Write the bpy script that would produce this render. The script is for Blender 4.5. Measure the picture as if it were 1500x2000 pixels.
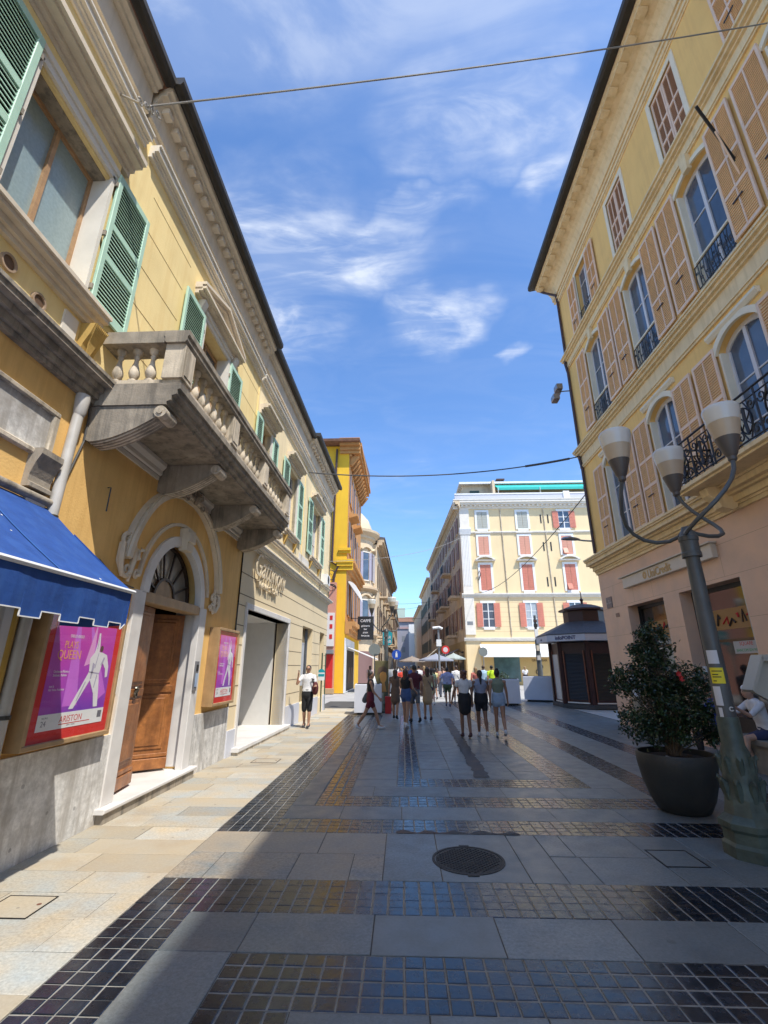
import bpy, bmesh, math, random
from mathutils import Vector, Matrix
R = math.radians
rnd = random.Random(7)
for o in list(bpy.data.objects): bpy.data.objects.remove(o)
C = bpy.context.scene.collection
S = bpy.context.scene

# ------------------------------------------------------------------ camera
cd = bpy.data.cameras.new('camera'); cam = bpy.data.objects.new('camera', cd); C.objects.link(cam)
cd.sensor_fit = 'VERTICAL'; cd.sensor_height = 24; cd.lens = 10.8; cd.clip_end = 3000; cd.clip_start = .05
cam.location = (0, 0, 1.75); cam.rotation_euler = (R(90) + math.atan(302/900), 0, math.atan(37/949))
S.camera = cam
# ------------------------------------------------------------------ light
SUN = Vector((.411, -.46, 1.0)).normalized()
sd = bpy.data.lights.new('sun', 'SUN'); sd.energy = 3.8; sd.angle = R(.53); sd.color = (1, .955, .88)
so = bpy.data.objects.new('sun', sd); C.objects.link(so); so.rotation_euler = SUN.to_track_quat('Z', 'Y').to_euler()
so.location = (20, -20, 60)
S.view_settings.view_transform = 'Standard'; S.view_settings.look = 'None'
S.view_settings.gamma = 1; S.view_settings.use_curve_mapping = False
S.view_settings.exposure = 0.62
W = bpy.data.worlds.new('World'); S.world = W; W.use_nodes = True
nt = W.node_tree; nt.nodes.clear(); N = nt.nodes.new; Lk = nt.links.new
out = N('ShaderNodeOutputWorld'); bg = N('ShaderNodeBackground'); bg.inputs[1].default_value = .15
sky = N('ShaderNodeTexSky'); sky.sky_type = 'NISHITA'; sky.sun_disc = False
sky.sun_elevation = math.asin(SUN.z); sky.sun_rotation = math.atan2(SUN.x, SUN.y)
sky.air_density = 1.0; sky.dust_density = .6; sky.ozone_density = 2.2; sky.altitude = 0
tc = N('ShaderNodeTexCoord'); sp = N('ShaderNodeSeparateXYZ'); Lk(tc.outputs['Generated'], sp.inputs[0])
def wmath(op, a, b=None, clamp=False):
    m = N('ShaderNodeMath'); m.operation = op; m.use_clamp = clamp
    for i, v in enumerate((a, b)):
        if v is None: continue
        if isinstance(v, (int, float)): m.inputs[i].default_value = v
        else: Lk(v, m.inputs[i])
    return m.outputs[0]
zc = wmath('MAXIMUM', sp.outputs[2], .03); zc = wmath('ADD', zc, .12)
px = wmath('DIVIDE', sp.outputs[0], zc); py = wmath('DIVIDE', sp.outputs[1], zc)
cb = N('ShaderNodeCombineXYZ'); Lk(px, cb.inputs[0]); Lk(py, cb.inputs[1])
def wnoise(scale, detail, rough, dist, rot=0, sx=1, sy=1, off=(0, 0, 0)):
    mp = N('ShaderNodeMapping'); mp.inputs['Rotation'].default_value = (0, 0, rot)
    mp.inputs['Scale'].default_value = (sx, sy, 1); mp.inputs['Location'].default_value = off
    Lk(cb.outputs[0], mp.inputs[0]); n = N('ShaderNodeTexNoise'); n.inputs['Scale'].default_value = scale
    n.inputs['Detail'].default_value = detail; n.inputs['Roughness'].default_value = rough
    n.inputs['Distortion'].default_value = dist; Lk(mp.outputs[0], n.inputs[0]); return n.outputs[0]
def wramp(v, a, b, hi=1.0):
    r = N('ShaderNodeMapRange'); r.interpolation_type = 'SMOOTHSTEP'; r.inputs[1].default_value = a; r.inputs[2].default_value = b
    r.inputs[3].default_value = 0; r.inputs[4].default_value = hi; Lk(v, r.inputs[0]); return r.outputs[0]
wisp = wramp(wnoise(2.1, 12, .56, 1.9, R(-35), 1.0, 2.3, (3.1, 1.4, 0)), .40, .72)
puff = wramp(wnoise(4.8, 11, .60, 1.6, R(10), 1.0, 1.5, (1.3, 7.4, 0)), .36, .70)
fine = wramp(wnoise(4.2, 10, .55, 2.4, R(-30), 1.0, 3.0, (8.1, 2.4, 0)), .38, .74)
generic = wramp(wnoise(1.3, 4, .5, .4, R(-20), 1, 1.1, (.9, 4.6, 0)), .52, .75, .45)
veil = wramp(wnoise(2.6, 9, .6, .9, R(-65), 1, 2.6, (6.2, .3, 0)), .35, .80, .30)
wn3 = N('ShaderNodeTexNoise'); wn3.inputs['Scale'].default_value = 3.2; wn3.inputs['Detail'].default_value = 5; Lk(cb.outputs[0], wn3.inputs[0])
vo = N('ShaderNodeVectorMath'); vo.operation = 'MULTIPLY_ADD'; vo.inputs[1].default_value = (.46, .40, 0); Lk(wn3.outputs[1], vo.inputs[0]); Lk(cb.outputs[0], vo.inputs[2])
def blob(cx, cy, rx_, ry_, hi=1.0):
    mp = N('ShaderNodeMapping'); mp.vector_type = 'POINT'; mp.inputs['Location'].default_value = (-(cx+.23)/rx_, -(cy+.20)/ry_, 0); mp.inputs['Scale'].default_value = (1/rx_, 1/ry_, 0)
    Lk(vo.outputs[0], mp.inputs[0]); ln = N('ShaderNodeVectorMath'); ln.operation = 'LENGTH'; Lk(mp.outputs[0], ln.inputs[0])
    r = N('ShaderNodeMapRange'); r.interpolation_type = 'SMOOTHSTEP'; r.inputs[1].default_value = .25; r.inputs[2].default_value = 1.35; r.inputs[3].default_value = hi; r.inputs[4].default_value = 0; Lk(ln.outputs['Value'], r.inputs[0]); return r.outputs[0]
m_big = blob(-.20, .78, .26, .17)
for q in ((-.38, .95, .22, .20, 1.0), (.07, .97, .13, .09, 1.0), (.20, .55, .20, .08, .9), (.27, .62, .06, .06, .8), (.31, 1.09, .07, .03, .9), (-.02, .68, .16, .05, .9)):
    m_big = wmath('MAXIMUM', m_big, blob(*q))
m_top = wmath('MAXIMUM', blob(-.15, .36, .55, .15, .8), blob(.9, .2, 1.0, .5, .5))
cl = wmath('MULTIPLY', wmath('ADD', wmath('MULTIPLY', wisp, .55), wmath('MULTIPLY', wmath('MULTIPLY', puff, wisp), .6)), wmath('MAXIMUM', m_big, generic))
cl = wmath('ADD', cl, wmath('MULTIPLY', m_big, .17))
cl = wmath('ADD', cl, wmath('MULTIPLY', wmath('MULTIPLY', fine, m_big), .34))
cl = wmath('ADD', cl, wmath('MULTIPLY', m_top, wmath('ADD', wmath('MULTIPLY', wisp, .45), .22)))
cl = wmath('ADD', cl, wmath('MULTIPLY', veil, .28), True)
cl = wmath('MULTIPLY', cl, .78)
mixc = N('ShaderNodeMix'); mixc.data_type = 'RGBA'; Lk(cl, mixc.inputs[0])
tint = N('ShaderNodeMix'); tint.data_type = 'RGBA'; tint.blend_type = 'MULTIPLY'; tint.inputs[0].default_value = 1
tint.inputs[7].default_value = (.74, .97, 1.22, 1); Lk(sky.outputs[0], tint.inputs[6])
Lk(tint.outputs[2], mixc.inputs[6]); mixc.inputs[7].default_value = (4.3, 4.6, 5.1, 1)
Lk(mixc.outputs[2], bg.inputs[0]); Lk(bg.outputs[0], out.inputs[0])

# ------------------------------------------------------------------ materials
MAT = {}
def mat(name, col, rough=.7, var=.12, scale=3., bump=.15, bscale=60., metal=0, spec=.5, col2=None, stain=0, rand=0, island=False, grain=0, gscale=90., streak=0, stcol=(.12,.1,.08), trans=0, rvar=0, speck=0):
    if name in MAT: return MAT[name]
    m = bpy.data.materials.new(name); m.use_nodes = True; t = m.node_tree; n = t.nodes.new; l = t.links.new
    b = t.nodes['Principled BSDF']; b.inputs['Metallic'].default_value = metal
    b.inputs['Roughness'].default_value = rough; b.inputs['Specular IOR Level'].default_value = spec
    g = n('ShaderNodeNewGeometry')
    def noise(sc, det=5, vec=None, rgh=.55):
        q = n('ShaderNodeTexNoise'); q.inputs['Scale'].default_value = sc; q.inputs['Detail'].default_value = det; q.inputs['Roughness'].default_value = rgh
        l(vec or g.outputs['Position'], q.inputs[0]); return q.outputs[0]
    def rng(v, a, b_, lo, hi):
        q = n('ShaderNodeMapRange'); q.inputs[1].default_value = a; q.inputs[2].default_value = b_; q.inputs[3].default_value = lo; q.inputs[4].default_value = hi
        l(v, q.inputs[0]); return q.outputs[0]
    def mix(f, a, b_, mode='MIX'):
        q = n('ShaderNodeMix'); q.data_type = 'RGBA'; q.blend_type = mode
        if isinstance(f, float): q.inputs[0].default_value = f
        else: l(f, q.inputs[0])
        for i, v in ((6, a), (7, b_)):
            if isinstance(v, tuple): q.inputs[i].default_value = (*v[:3], 1)
            else: l(v, q.inputs[i])
        return q.outputs[2]
    c = tuple(col); c2 = tuple(col2) if col2 else tuple(x*(1-var*2) for x in c)
    cur = mix(rng(noise(scale), .3, .7, 0, 1), c, c2)
    if grain:
        gr = rng(noise(gscale, 3, None, .8), .3, .7, 1-grain, 1+grain)
        q = n('ShaderNodeVectorMath'); q.operation = 'SCALE'; l(cur, q.inputs[0]); l(gr, q.inputs['Scale']); cur = q.outputs[0]
    if rand:
        if island: rv = g.outputs['Random Per Island']
        else: rv = n('ShaderNodeObjectInfo').outputs['Random']
        f = rng(rv, 0, 1, 1-rand, 1+rand)
        q = n('ShaderNodeVectorMath'); q.operation = 'SCALE'; l(cur, q.inputs[0]); l(f, q.inputs['Scale']); cur = q.outputs[0]
        m['r'] = 1
        if col2:
            wn = n('ShaderNodeTexWhiteNoise'); wn.noise_dimensions = '1D'; l(rv, wn.inputs['W'])
            cur = mix(rng(wn.outputs[0], .35, 1, 0, .75), cur, c2)
    if stain:
        s1 = rng(noise(1.3, 8, None, .65), .5, .68, 0, stain); cur = mix(s1, cur, tuple(stcol))
    if speck:
        vo_ = n('ShaderNodeTexVoronoi'); vo_.inputs['Scale'].default_value = 4.5; l(g.outputs['Position'], vo_.inputs['Vector'])
        sc_ = n('ShaderNodeSeparateColor'); l(vo_.outputs['Color'], sc_.inputs[0])
        th = n('ShaderNodeMath'); th.operation = 'MULTIPLY'; th.inputs[1].default_value = .13; l(sc_.outputs[0], th.inputs[0])
        lt = n('ShaderNodeMath'); lt.operation = 'LESS_THAN'; l(vo_.outputs['Distance'], lt.inputs[0]); l(th.outputs[0], lt.inputs[1])
        g2_ = n('ShaderNodeMath'); g2_.operation = 'GREATER_THAN'; g2_.inputs[1].default_value = .45; l(sc_.outputs[1], g2_.inputs[0])
        m2_ = n('ShaderNodeMath'); m2_.operation = 'MULTIPLY'; l(lt.outputs[0], m2_.inputs[0]); l(g2_.outputs[0], m2_.inputs[1])
        m3_ = n('ShaderNodeMath'); m3_.operation = 'MULTIPLY'; m3_.inputs[1].default_value = .45; l(m2_.outputs[0], m3_.inputs[0])
        cur = mix(m3_.outputs[0], cur, (.06,.06,.06))
    if streak:
        mp = n('ShaderNodeMapping'); mp.inputs['Scale'].default_value = (5, 5, .35); l(g.outputs['Position'], mp.inputs[0])
        s2 = rng(noise(1.5, 7, mp.outputs[0], .65), .48, .62, 0, min(1, streak*1.25)); cur = mix(s2, cur, tuple(stcol))
    l(cur, b.inputs['Base Color'])
    if rvar:
        l(rng(noise(scale*1.7, 5), .3, .7, max(0.03, rough-rvar), rough+rvar), b.inputs['Roughness'])
    if bump:
        bp = n('ShaderNodeBump'); bp.inputs['Strength'].default_value = bump; bp.inputs['Distance'].default_value = .012
        l(noise(bscale, 4), bp.inputs['Height']); l(bp.outputs[0], b.inputs['Normal'])
    if trans: b.inputs['Transmission Weight'].default_value = trans
    MAT[name] = m; return m

OCH = mat('ochre_plaster', (.88, .55, .19), .9, .08, 1.1, .3, 40, stain=.30, stcol=(.60,.34,.10), streak=.28)
OCHL = mat('light_yellow_plaster', (.93, .73, .345), .9, .06, 1.2, .25, 40, stain=.22, stcol=(.76,.54,.22), streak=.28)
PALE = mat('pale_yellow_plaster', (.90, .74, .45), .9, .05, 1.0, .2, 40, stain=.18, stcol=(.62,.48,.27), streak=.24)
BEIG = mat('beige_shop_plaster', (.80, .65, .41), .85, .04, .8, .08, 30, stain=.08, stcol=(.5,.4,.25))
STON = mat('weathered_stone', (.70, .60, .46), .85, .12, 4, .35, 50, stain=.6, stcol=(.17,.14,.10), streak=.5)
STND = mat('dark_weathered_stone', (.42, .36, .28), .9, .2, 4, .35, 40, stain=.5, stcol=(.10,.09,.075), streak=.5)
SOFF = mat('painted_cornice', (.72, .62, .48), .85, .08, 2, .1, 40, stain=.22, stcol=(.36,.30,.22), streak=.15)
WHT = mat('white_trim', (.76, .71, .62), .7, .06, 3, .1, 40, stain=.12, stcol=(.4,.36,.3))
MARB = mat('worn_marble', (.72, .70, .66), .6, .16, 3.2, .2, 30, stain=1.0, stcol=(.34,.31,.27), grain=.22, gscale=14, streak=.55, speck=1)
MARW = mat('white_marble', (.70, .67, .63), .55, .08, 3, .1, 30, stain=.25, stcol=(.45,.38,.32))
GUTR = mat('dark_gutter', (.045, .04, .035), .6, .2, 4, .1)
GREEN = mat('mint_shutter_paint', (.47, .68, .52), .55, .06, 5, .08, 40, stain=.15, stcol=(.22,.4,.28), rand=.05)
DKG = mat('shutter_gap_shade', (.02, .035, .028), .9)
RYEL = mat('golden_plaster', (.93, .575, .19), .9, .05, 1.0, .35, 50, stain=.18, stcol=(.70,.40,.14), streak=.22)
RTRM = mat('cream_trim', (.86, .66, .38), .8, .06, 2, .15, 40, stain=.25, stcol=(.55,.40,.20), streak=.3)
RJMB = mat('cream_jamb', (.84, .73, .54), .8, .05, 2, .1)
RSHF = mat('salmon_shutter_frame', (.84, .60, .43), .6, .05, 5, .05, rand=.05)
RSHP = mat('tan_shutter_panel', (.76, .47, .215), .65, .08, 6, .1, rand=.05)
RSHD = mat('brown_shutter_panel', (.40, .22, .12), .7, .1, 6, .1, rand=.05)
PINK = mat('pink_stone_cladding', (.74, .46, .30), .45, .1, 1.6, .05, 30, col2=(.62, .41, .29), rand=.03, stain=.2, stcol=(.44,.27,.18))
GLAS = mat('window_glass', (.10, .135, .19), .05, .3, .8, .02, 2, spec=1.0)
GLSD = mat('shop_glass', (.022, .022, .025), .06, .3, .8, .02, 2, spec=.8)
CURT = mat('net_curtain', (.42, .45, .47), .25, .1, 9, .1, spec=.9)
FROS = mat('frosted_glass', (.30, .40, .42), .3, .1, 30, .1, 90, spec=.7)
WFRM = mat('white_window_frame', (.66, .63, .62), .5, .04, 5, .05)
TANW = mat('tan_window_frame', (.48, .29, .15), .6, .15, 12, .1)
WOOD = mat('varnished_wood', (.40, .155, .045), .38, .25, 5, .1, 50, grain=.2, gscale=18, streak=.3, stcol=(.12,.035,.012), rvar=.1)
WOOL = mat('light_oak', (.42, .27, .13), .5, .15, 6, .1, 40, streak=.2, stcol=(.2,.11,.05))
DKWD = mat('dark_wood', (.05, .028, .018), .5, .2, 8, .1)
IRON = mat('black_iron', (.012, .013, .018), .45, .2, 10, .1, 60, spec=.6)
LAMP = mat('grey_green_enamel', (.095, .102, .100), .45, .15, 6, .12, 50, stain=.2, stcol=(.05,.05,.04), rvar=.1)
LGRN = mat('green_cast_iron', (.085, .115, .09), .5, .3, 7, .3, 40, stain=.5, stcol=(.25,.22,.15), rvar=.1)
CUPW = mat('opal_lamp_glass', (.68, .67, .62), .25, .05, 3, 0, spec=.6)
CUPB = mat('frosted_lamp_band', (.52, .42, .30), .35, .05, 3, 0)
CUPD = mat('lamp_cup_metal', (.10, .09, .085), .4, .1, 3, .05)
BLUE = mat('blue_canvas', (.014, .07, .29), .8, .12, 6, .5, 9, stain=.35, stcol=(.035,.11,.34), streak=.25, grain=.12, gscale=200)
WHPL = mat('white_paint', (.78, .78, .76), .5, .04, 4, .05)
GREY = mat('grey_paint', (.22, .23, .24), .5, .1, 4, .05)
BLAK = mat('black_paint', (.015, .015, .017), .5, .1, 4, .05)
SHWH = mat('white_canvas', (.80, .78, .74), .8, .04, 4, .1)
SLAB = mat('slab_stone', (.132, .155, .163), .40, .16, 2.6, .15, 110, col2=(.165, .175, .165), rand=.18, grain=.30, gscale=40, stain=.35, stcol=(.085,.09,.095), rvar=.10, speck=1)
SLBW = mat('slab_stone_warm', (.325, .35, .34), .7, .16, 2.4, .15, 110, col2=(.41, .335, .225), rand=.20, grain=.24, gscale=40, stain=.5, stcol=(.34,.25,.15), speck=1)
TILE = mat('porphyry_tile', (.013, .020, .032), .24, .25, 8, .07, 30, rand=.35, grain=.3, gscale=60, rvar=.09, spec=.75)
TILS = mat('porphyry_tile_set', (.013, .020, .032), .24, .25, 8, .07, 30, rand=.35, island=True, grain=.3, gscale=60, rvar=.09, spec=.75)
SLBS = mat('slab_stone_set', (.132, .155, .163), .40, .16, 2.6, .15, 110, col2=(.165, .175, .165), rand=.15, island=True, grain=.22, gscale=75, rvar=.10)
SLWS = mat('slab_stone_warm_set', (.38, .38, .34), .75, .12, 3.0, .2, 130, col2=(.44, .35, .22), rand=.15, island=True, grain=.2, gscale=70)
GROU = mat('mortar_joint', (.31, .295, .255), .9, .2, 8, .3, 90)
FARP = mat('far_paving', (.44, .43, .40), .7, .12, 1.2, .1, 60, stain=.2, stcol=(.3,.29,.27))
ROOF = mat('roof_tiles', (.26, .13, .08), .9, .2, 3, .3)
YELB = mat('bright_yellow_plaster', (.80, .47, .03), .9, .05, 1.0, .15, 40, streak=.12, stcol=(.6,.3,.03))
ORNG = mat('orange_stone', (.55, .27, .09), .9, .1, 2, .15)
CREM = mat('cream_facade', (.70, .56, .38), .9, .08, 1.0, .1, streak=.15, stcol=(.4,.3,.2))
CRMD = mat('aged_facade', (.66, .50, .33), .9, .12, .9, .1, streak=.25, stcol=(.2,.14,.09))
GFAC = mat('butter_facade', (.80, .63, .37), .9, .04, .6, .08, streak=.08, stcol=(.55,.42,.2))
CORL = mat('coral_shutter', (.62, .22, .15), .7, .08, 4, .08, rand=.06)
TEAL = mat('teal_awning', (.02, .42, .36), .7, .05, 4, .05)
PLNT = mat('planter_white', (.60, .61, .66), .45, .04, 2, .05, 40, stain=.1, stcol=(.42,.42,.45))
POT = mat('anthracite_pot', (.035, .04, .038), .55, .2, 3, .15, 50, stain=.25, stcol=(.09,.085,.06), rvar=.1)
SOIL = mat('soil', (.035, .022, .015), .95, .3, 20, .6, 60)
LEAF = mat('camellia_leaf', (.030, .066, .020), .34, .35, 5, .1, 60, rand=.5, island=True, spec=.6)
BARK = mat('bark', (.13, .095, .06), .9, .25, 14, .6, 50)
REDF = mat('red_petal', (.55, .03, .03), .6)
RED = mat('red_paint', (.60, .02, .015), .5)
YEL = mat('yellow_print', (.80, .66, .03), .6)
CNCR = mat('weathered_concrete', (.30, .27, .22), .85, .2, 3, .3, 50, stain=.5, stcol=(.14,.12,.09))
CABL = mat('cable', (.10, .10, .10), .7)
CABW = mat('pale_cable', (.35, .33, .30), .7)
IRNM = mat('cast_iron_cover', (.030, .027, .025), .5, .3, 30, .8, 70, metal=.4)
MET = mat('brushed_metal', (.35, .35, .36), .35, .1, 9, .05, metal=.8)
PIPE = mat('pale_downpipe', (.55, .52, .47), .5, .1, 5, .05, streak=.3, stcol=(.3,.26,.2))
BRNP = mat('brown_downpipe', (.07, .035, .03), .5)
RUST = mat('asphalt_patch', (.045, .04, .038), .6, .3, 5, .5, 60, stain=.6, stcol=(.16,.08,.04))
def flat(name, col, rough=.6): return mat(name, col, rough, .03, 6, .03)

# ------------------------------------------------------------------ mesh helpers
OFF = {}
class Fr:
    def __init__(s, o, sd, dd): s.o = Vector(o); s.s = Vector(sd); s.d = Vector(dd)
    def __call__(s, a, d, z): return s.o + s.s*a + s.d*d + Vector((0, 0, z))
WORLD = Fr((0,0,0), (1,0,0), (0,1,0))
class MB:
    def __init__(s, fr=WORLD): s.v = []; s.f = []; s.mi = []; s.fr = fr; s.m = 0
    def add(s, vs, fs, raw=False):
        b = len(s.v); s.v += [tuple(p) if raw else tuple(s.fr(*p)) for p in vs]
        for f in fs: s.f.append([b+i for i in f]); s.mi.append(s.m)
        return s
    def box(s, a0, a1, d0, d1, z0, z1, bev=0):
        if bev and a1-a0 > 2.5*bev and z1-z0 > 2.5*bev:
            q = [(a0,z0,a1,z1,d0),(a0,z0,a1,z1,d1-bev),(a0+bev,z0+bev,a1-bev,z1-bev,d1)]
            vs = []
            for (x0,y0,x1,y1,d) in q: vs += [(x0,d,y0),(x1,d,y0),(x1,d,y1),(x0,d,y1)]
            fs = [(0,1,2,3)]
            for k in (0,4):
                for i in range(4): fs.append((k+i, k+(i+1)%4, k+4+(i+1)%4, k+4+i))
            fs.append((8,9,10,11)); return s.add(vs, fs)
        vs = [(a,d,z) for z in (z0,z1) for d in (d0,d1) for a in (a0,a1)]
        return s.add(vs, [(0,1,3,2),(4,5,7,6),(0,1,5,4),(2,3,7,6),(0,2,6,4),(1,3,7,5)])
    def prof(s, prof, a0, a1, m0=0, m1=0):      # closed (d,z) profile swept along the facade, mitred ends
        n = len(prof); vs = [(a0 - m0*d, d, z) for d, z in prof] + [(a1 + m1*d, d, z) for d, z in prof]
        return s.add(vs, [tuple(range(n)), tuple(range(n, 2*n))] + [(i, (i+1) % n, n+(i+1) % n, n+i) for i in range(n)])
    def prism(s, pts, d0, d1):                  # (a,z) outline pushed along d
        n = len(pts); vs = [(a, d0, z) for a, z in pts] + [(a, d1, z) for a, z in pts]
        return s.add(vs, [tuple(range(n)), tuple(range(n, 2*n))] + [(i, (i+1) % n, n+(i+1) % n, n+i) for i in range(n)])
    def pline(s, pts, a0, a1):                  # (d,z) outline pushed along a
        return s.prof(pts, a0, a1)
    def arc(s, ac, zc, r0, r1, d0, d1, t0=0, t1=180, n=24):
        vs = []; fs = []
        for i in range(n+1):
            t = R(t0 + (t1-t0)*i/n); c, q = math.cos(t), math.sin(t)
            vs += [(ac+c*r0, d0, zc+q*r0), (ac+c*r1, d0, zc+q*r1), (ac+c*r1, d1, zc+q*r1), (ac+c*r0, d1, zc+q*r0)]
        for i in range(n):
            for k in range(4): fs.append((4*i+k, 4*i+(k+1) % 4, 4*i+4+(k+1) % 4, 4*i+4+k))
        fs += [(0,1,2,3), (4*n, 4*n+1, 4*n+2, 4*n+3)]
        return s.add(vs, fs)
    def tube(s, pts, r, n=8, r1=None, flatten=1):
        P = [s.fr(*p) for p in pts]; k = len(P); b = []; rs = r if isinstance(r, (list, tuple)) else [r + ((r1-r) if r1 is not None else 0)*i/max(1, k-1) for i in range(k)]
        up = None; vs = []
        for i in range(k):
            t = (P[min(i+1, k-1)] - P[max(i-1, 0)])
            t = t.normalized() if t.length > 1e-9 else Vector((0,0,1))
            if up is None:
                up = t.orthogonal().normalized()
            up = (up - t*up.dot(t)); up = up.normalized() if up.length > 1e-6 else t.orthogonal().normalized()
            w = t.cross(up)
            for j in range(n):
                a = 2*math.pi*j/n; vs.append(P[i] + (up*math.cos(a) + w*math.sin(a))*rs[i])
        fs = [(i*n+j, i*n+(j+1) % n, (i+1)*n+(j+1) % n, (i+1)*n+j) for i in range(k-1) for j in range(n)]
        fs += [tuple(range(n)), tuple(range((k-1)*n, k*n))]
        return s.add(vs, fs, True)
    def lathe(s, c, prof, n=16, sx=1, sy=1, rot=0):   # c = (a,d) centre; prof [(r,z)]
        k = len(prof); vs = []
        for r, z in prof:
            for j in range(n):
                a = 2*math.pi*j/n + rot; vs.append((c[0]+math.cos(a)*r*sx, c[1]+math.sin(a)*r*sy, z))
        fs = [(i*n+j, i*n+(j+1) % n, (i+1)*n+(j+1) % n, (i+1)*n+j) for i in range(k-1) for j in range(n)]
        fs += [tuple(range(n)), tuple(range((k-1)*n, k*n))]
        return s.add(vs, fs)
    def quad(s, a, b, c, d): return s.add([a, b, c, d], [(0,1,2,3)])
    def build(s, name, m, parent=None, smooth=False, kind=None, off=None):
        me = bpy.data.meshes.new(name); o0 = off if off is not None else (OFF[parent.name] if parent else Vector((0,0,0)))
        me.from_pydata([(x-o0[0], y-o0[1], z-o0[2]) for x, y, z in s.v], [], s.f)
        ms = m if isinstance(m, (list, tuple)) else [m]
        for q in ms: me.materials.append(q)
        if len(ms) > 1: me.polygons.foreach_set('material_index', s.mi)
        bm = bmesh.new(); bm.from_mesh(me); bmesh.ops.recalc_face_normals(bm, faces=bm.faces); bm.to_mesh(me); bm.free()
        if smooth:
            me.polygons.foreach_set('use_smooth', [True]*len(me.polygons)); me.set_sharp_from_angle(angle=R(smooth if smooth is not True else 40))
        o = bpy.data.objects.new(name, me); C.objects.link(o); OFF[o.name] = Vector(o0)
        if parent: o.parent = parent
        elif off is not None: o.location = o0
        if kind: o['kind'] = kind
        return o
def thing(name, label, cat, loc, group=None):
    o = bpy.data.objects.new(name, None); C.objects.link(o); o.location = loc; o.empty_display_size = .2
    o['label'] = label; o['category'] = cat; OFF[o.name] = Vector(loc)
    if group: o['group'] = group
    return o
def tag(o, label, cat, group=None):
    o['label'] = label; o['category'] = cat
    if group: o['group'] = group
    return o
def dup(o, delta=(0,0,0), parent=None, rz=0):
    c = o.copy(); C.objects.link(c); OFF[c.name] = OFF[o.name]
    if parent: c.parent = parent
    c.location = Vector(o.location) + Vector(delta)
    if rz: c.rotation_euler.z += rz
    for ch in o.children:
        d = ch.copy(); C.objects.link(d); d.parent = c; OFF[d.name] = OFF[ch.name]
        for g in ch.children:
            e = g.copy(); C.objects.link(e); e.parent = d; OFF[e.name] = OFF[g.name]
    return c
def text(name, body, m, P, xd, up, size, parent=None, ext=.004, shear=0, align='CENTER', sx=1, bold=0):
    cu = bpy.data.curves.new(name, 'FONT'); cu.body = body; cu.size = size; cu.extrude = ext; cu.shear = shear; cu.align_x = align; cu.resolution_u = 3
    cu.offset = bold
    t = bpy.data.objects.new('t', cu); C.objects.link(t); bpy.context.view_layer.update()
    me = bpy.data.meshes.new_from_object(t.evaluated_get(bpy.context.evaluated_depsgraph_get())); bpy.data.objects.remove(t)
    x = Vector(xd).normalized(); u = Vector(up).normalized(); z = x.cross(u)
    M = Matrix(((x.x*sx, u.x, z.x, P[0]), (x.y*sx, u.y, z.y, P[1]), (x.z*sx, u.z, z.z, P[2]), (0,0,0,1)))
    me.transform(M); me.materials.clear(); me.materials.append(m); me.name = name
    o = bpy.data.objects.new(name, me); C.objects.link(o)
    if parent:
        me.transform(Matrix.Translation(-OFF[parent.name])); o.parent = parent; OFF[o.name] = OFF[parent.name]
    return o
def wallmb(fr, s0, s1, z0, z1, ops, depth, d=0, mb=None):
    """facade skin with real openings (s0,s1,z0,z1) and reveals going in by depth"""
    mb = mb or MB(fr)
    xs = sorted(set([s0, s1] + [v for o in ops for v in o[:2] if s0 < v < s1]))
    zs = sorted(set([z0, z1] + [v for o in ops for v in o[2:4] if z0 < v < z1]))
    for i in range(len(xs)-1):
        for j in range(len(zs)-1):
            cx, cz = (xs[i]+xs[i+1])/2, (zs[j]+zs[j+1])/2
            if any(o[0] < cx < o[1] and o[2] < cz < o[3] for o in ops): continue
            mb.quad((xs[i], d, zs[j]), (xs[i+1], d, zs[j]), (xs[i+1], d, zs[j+1]), (xs[i], d, zs[j+1]))
    for q_ in ops:
        a0, a1, b0, b1 = q_[:4]; e = d-depth
        if len(q_) > 4: mb.quad((a0,d,b0),(a0,e,b0),(a0,e,b1),(a0,d,b1)); mb.quad((a1,d,b0),(a1,e,b0),(a1,e,b1),(a1,d,b1)); continue
        mb.quad((a0,d,b0),(a0,e,b0),(a0,e,b1),(a0,d,b1)); mb.quad((a1,d,b0),(a1,e,b0),(a1,e,b1),(a1,d,b1))
        mb.quad((a0,d,b0),(a1,d,b0),(a1,e,b0),(a0,e,b0)); mb.quad((a0,d,b1),(a1,d,b1),(a1,e,b1),(a0,e,b1))
    return mb
def arch_fill(mb, a0, a1, zs, zt, d0, d1, n=12):   # spandrels of an arched head inside a rectangular opening
    c = (a0+a1)/2; w = (a1-a0)/2; h = zt-zs
    for sg in (-1, 1):
        pts = [(c+sg*w, zs)] + [(c+sg*w*math.cos(R(90*i/n)), zs+h*math.sin(R(90*i/n))) for i in range(1, n+1)] + [(c+sg*w, zt)]
        mb.prism(pts, d0, d1)
def segarch(mb, a0, a1, zs, rise, t, d0, d1, n=14):   # segmental archivolt band
    w = (a1-a0)/2; r = (w*w+rise*rise)/(2*rise); zc = zs+rise-r; th = math.degrees(math.asin(w/r))
    mb.arc((a0+a1)/2, zc, r, r+t, d0, d1, 90-th, 90+th, n)
def segfill(mb, a0, a1, zs, rise, d0, d1, n=12):
    w = (a1-a0)/2; r = (w*w+rise*rise)/(2*rise); zc = zs+rise-r; c = (a0+a1)/2
    pts = [(a0, zs+rise+.001), (a0, zs)]
    for i in range(1, n): 
        a = a0+(a1-a0)*i/n; pts.append((a, zc+math.sqrt(r*r-(a-c)**2)))
    pts += [(a1, zs), (a1, zs+rise+.001)]
    m = len(pts)//2
    mb.prism(pts, d0, d1)

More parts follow.
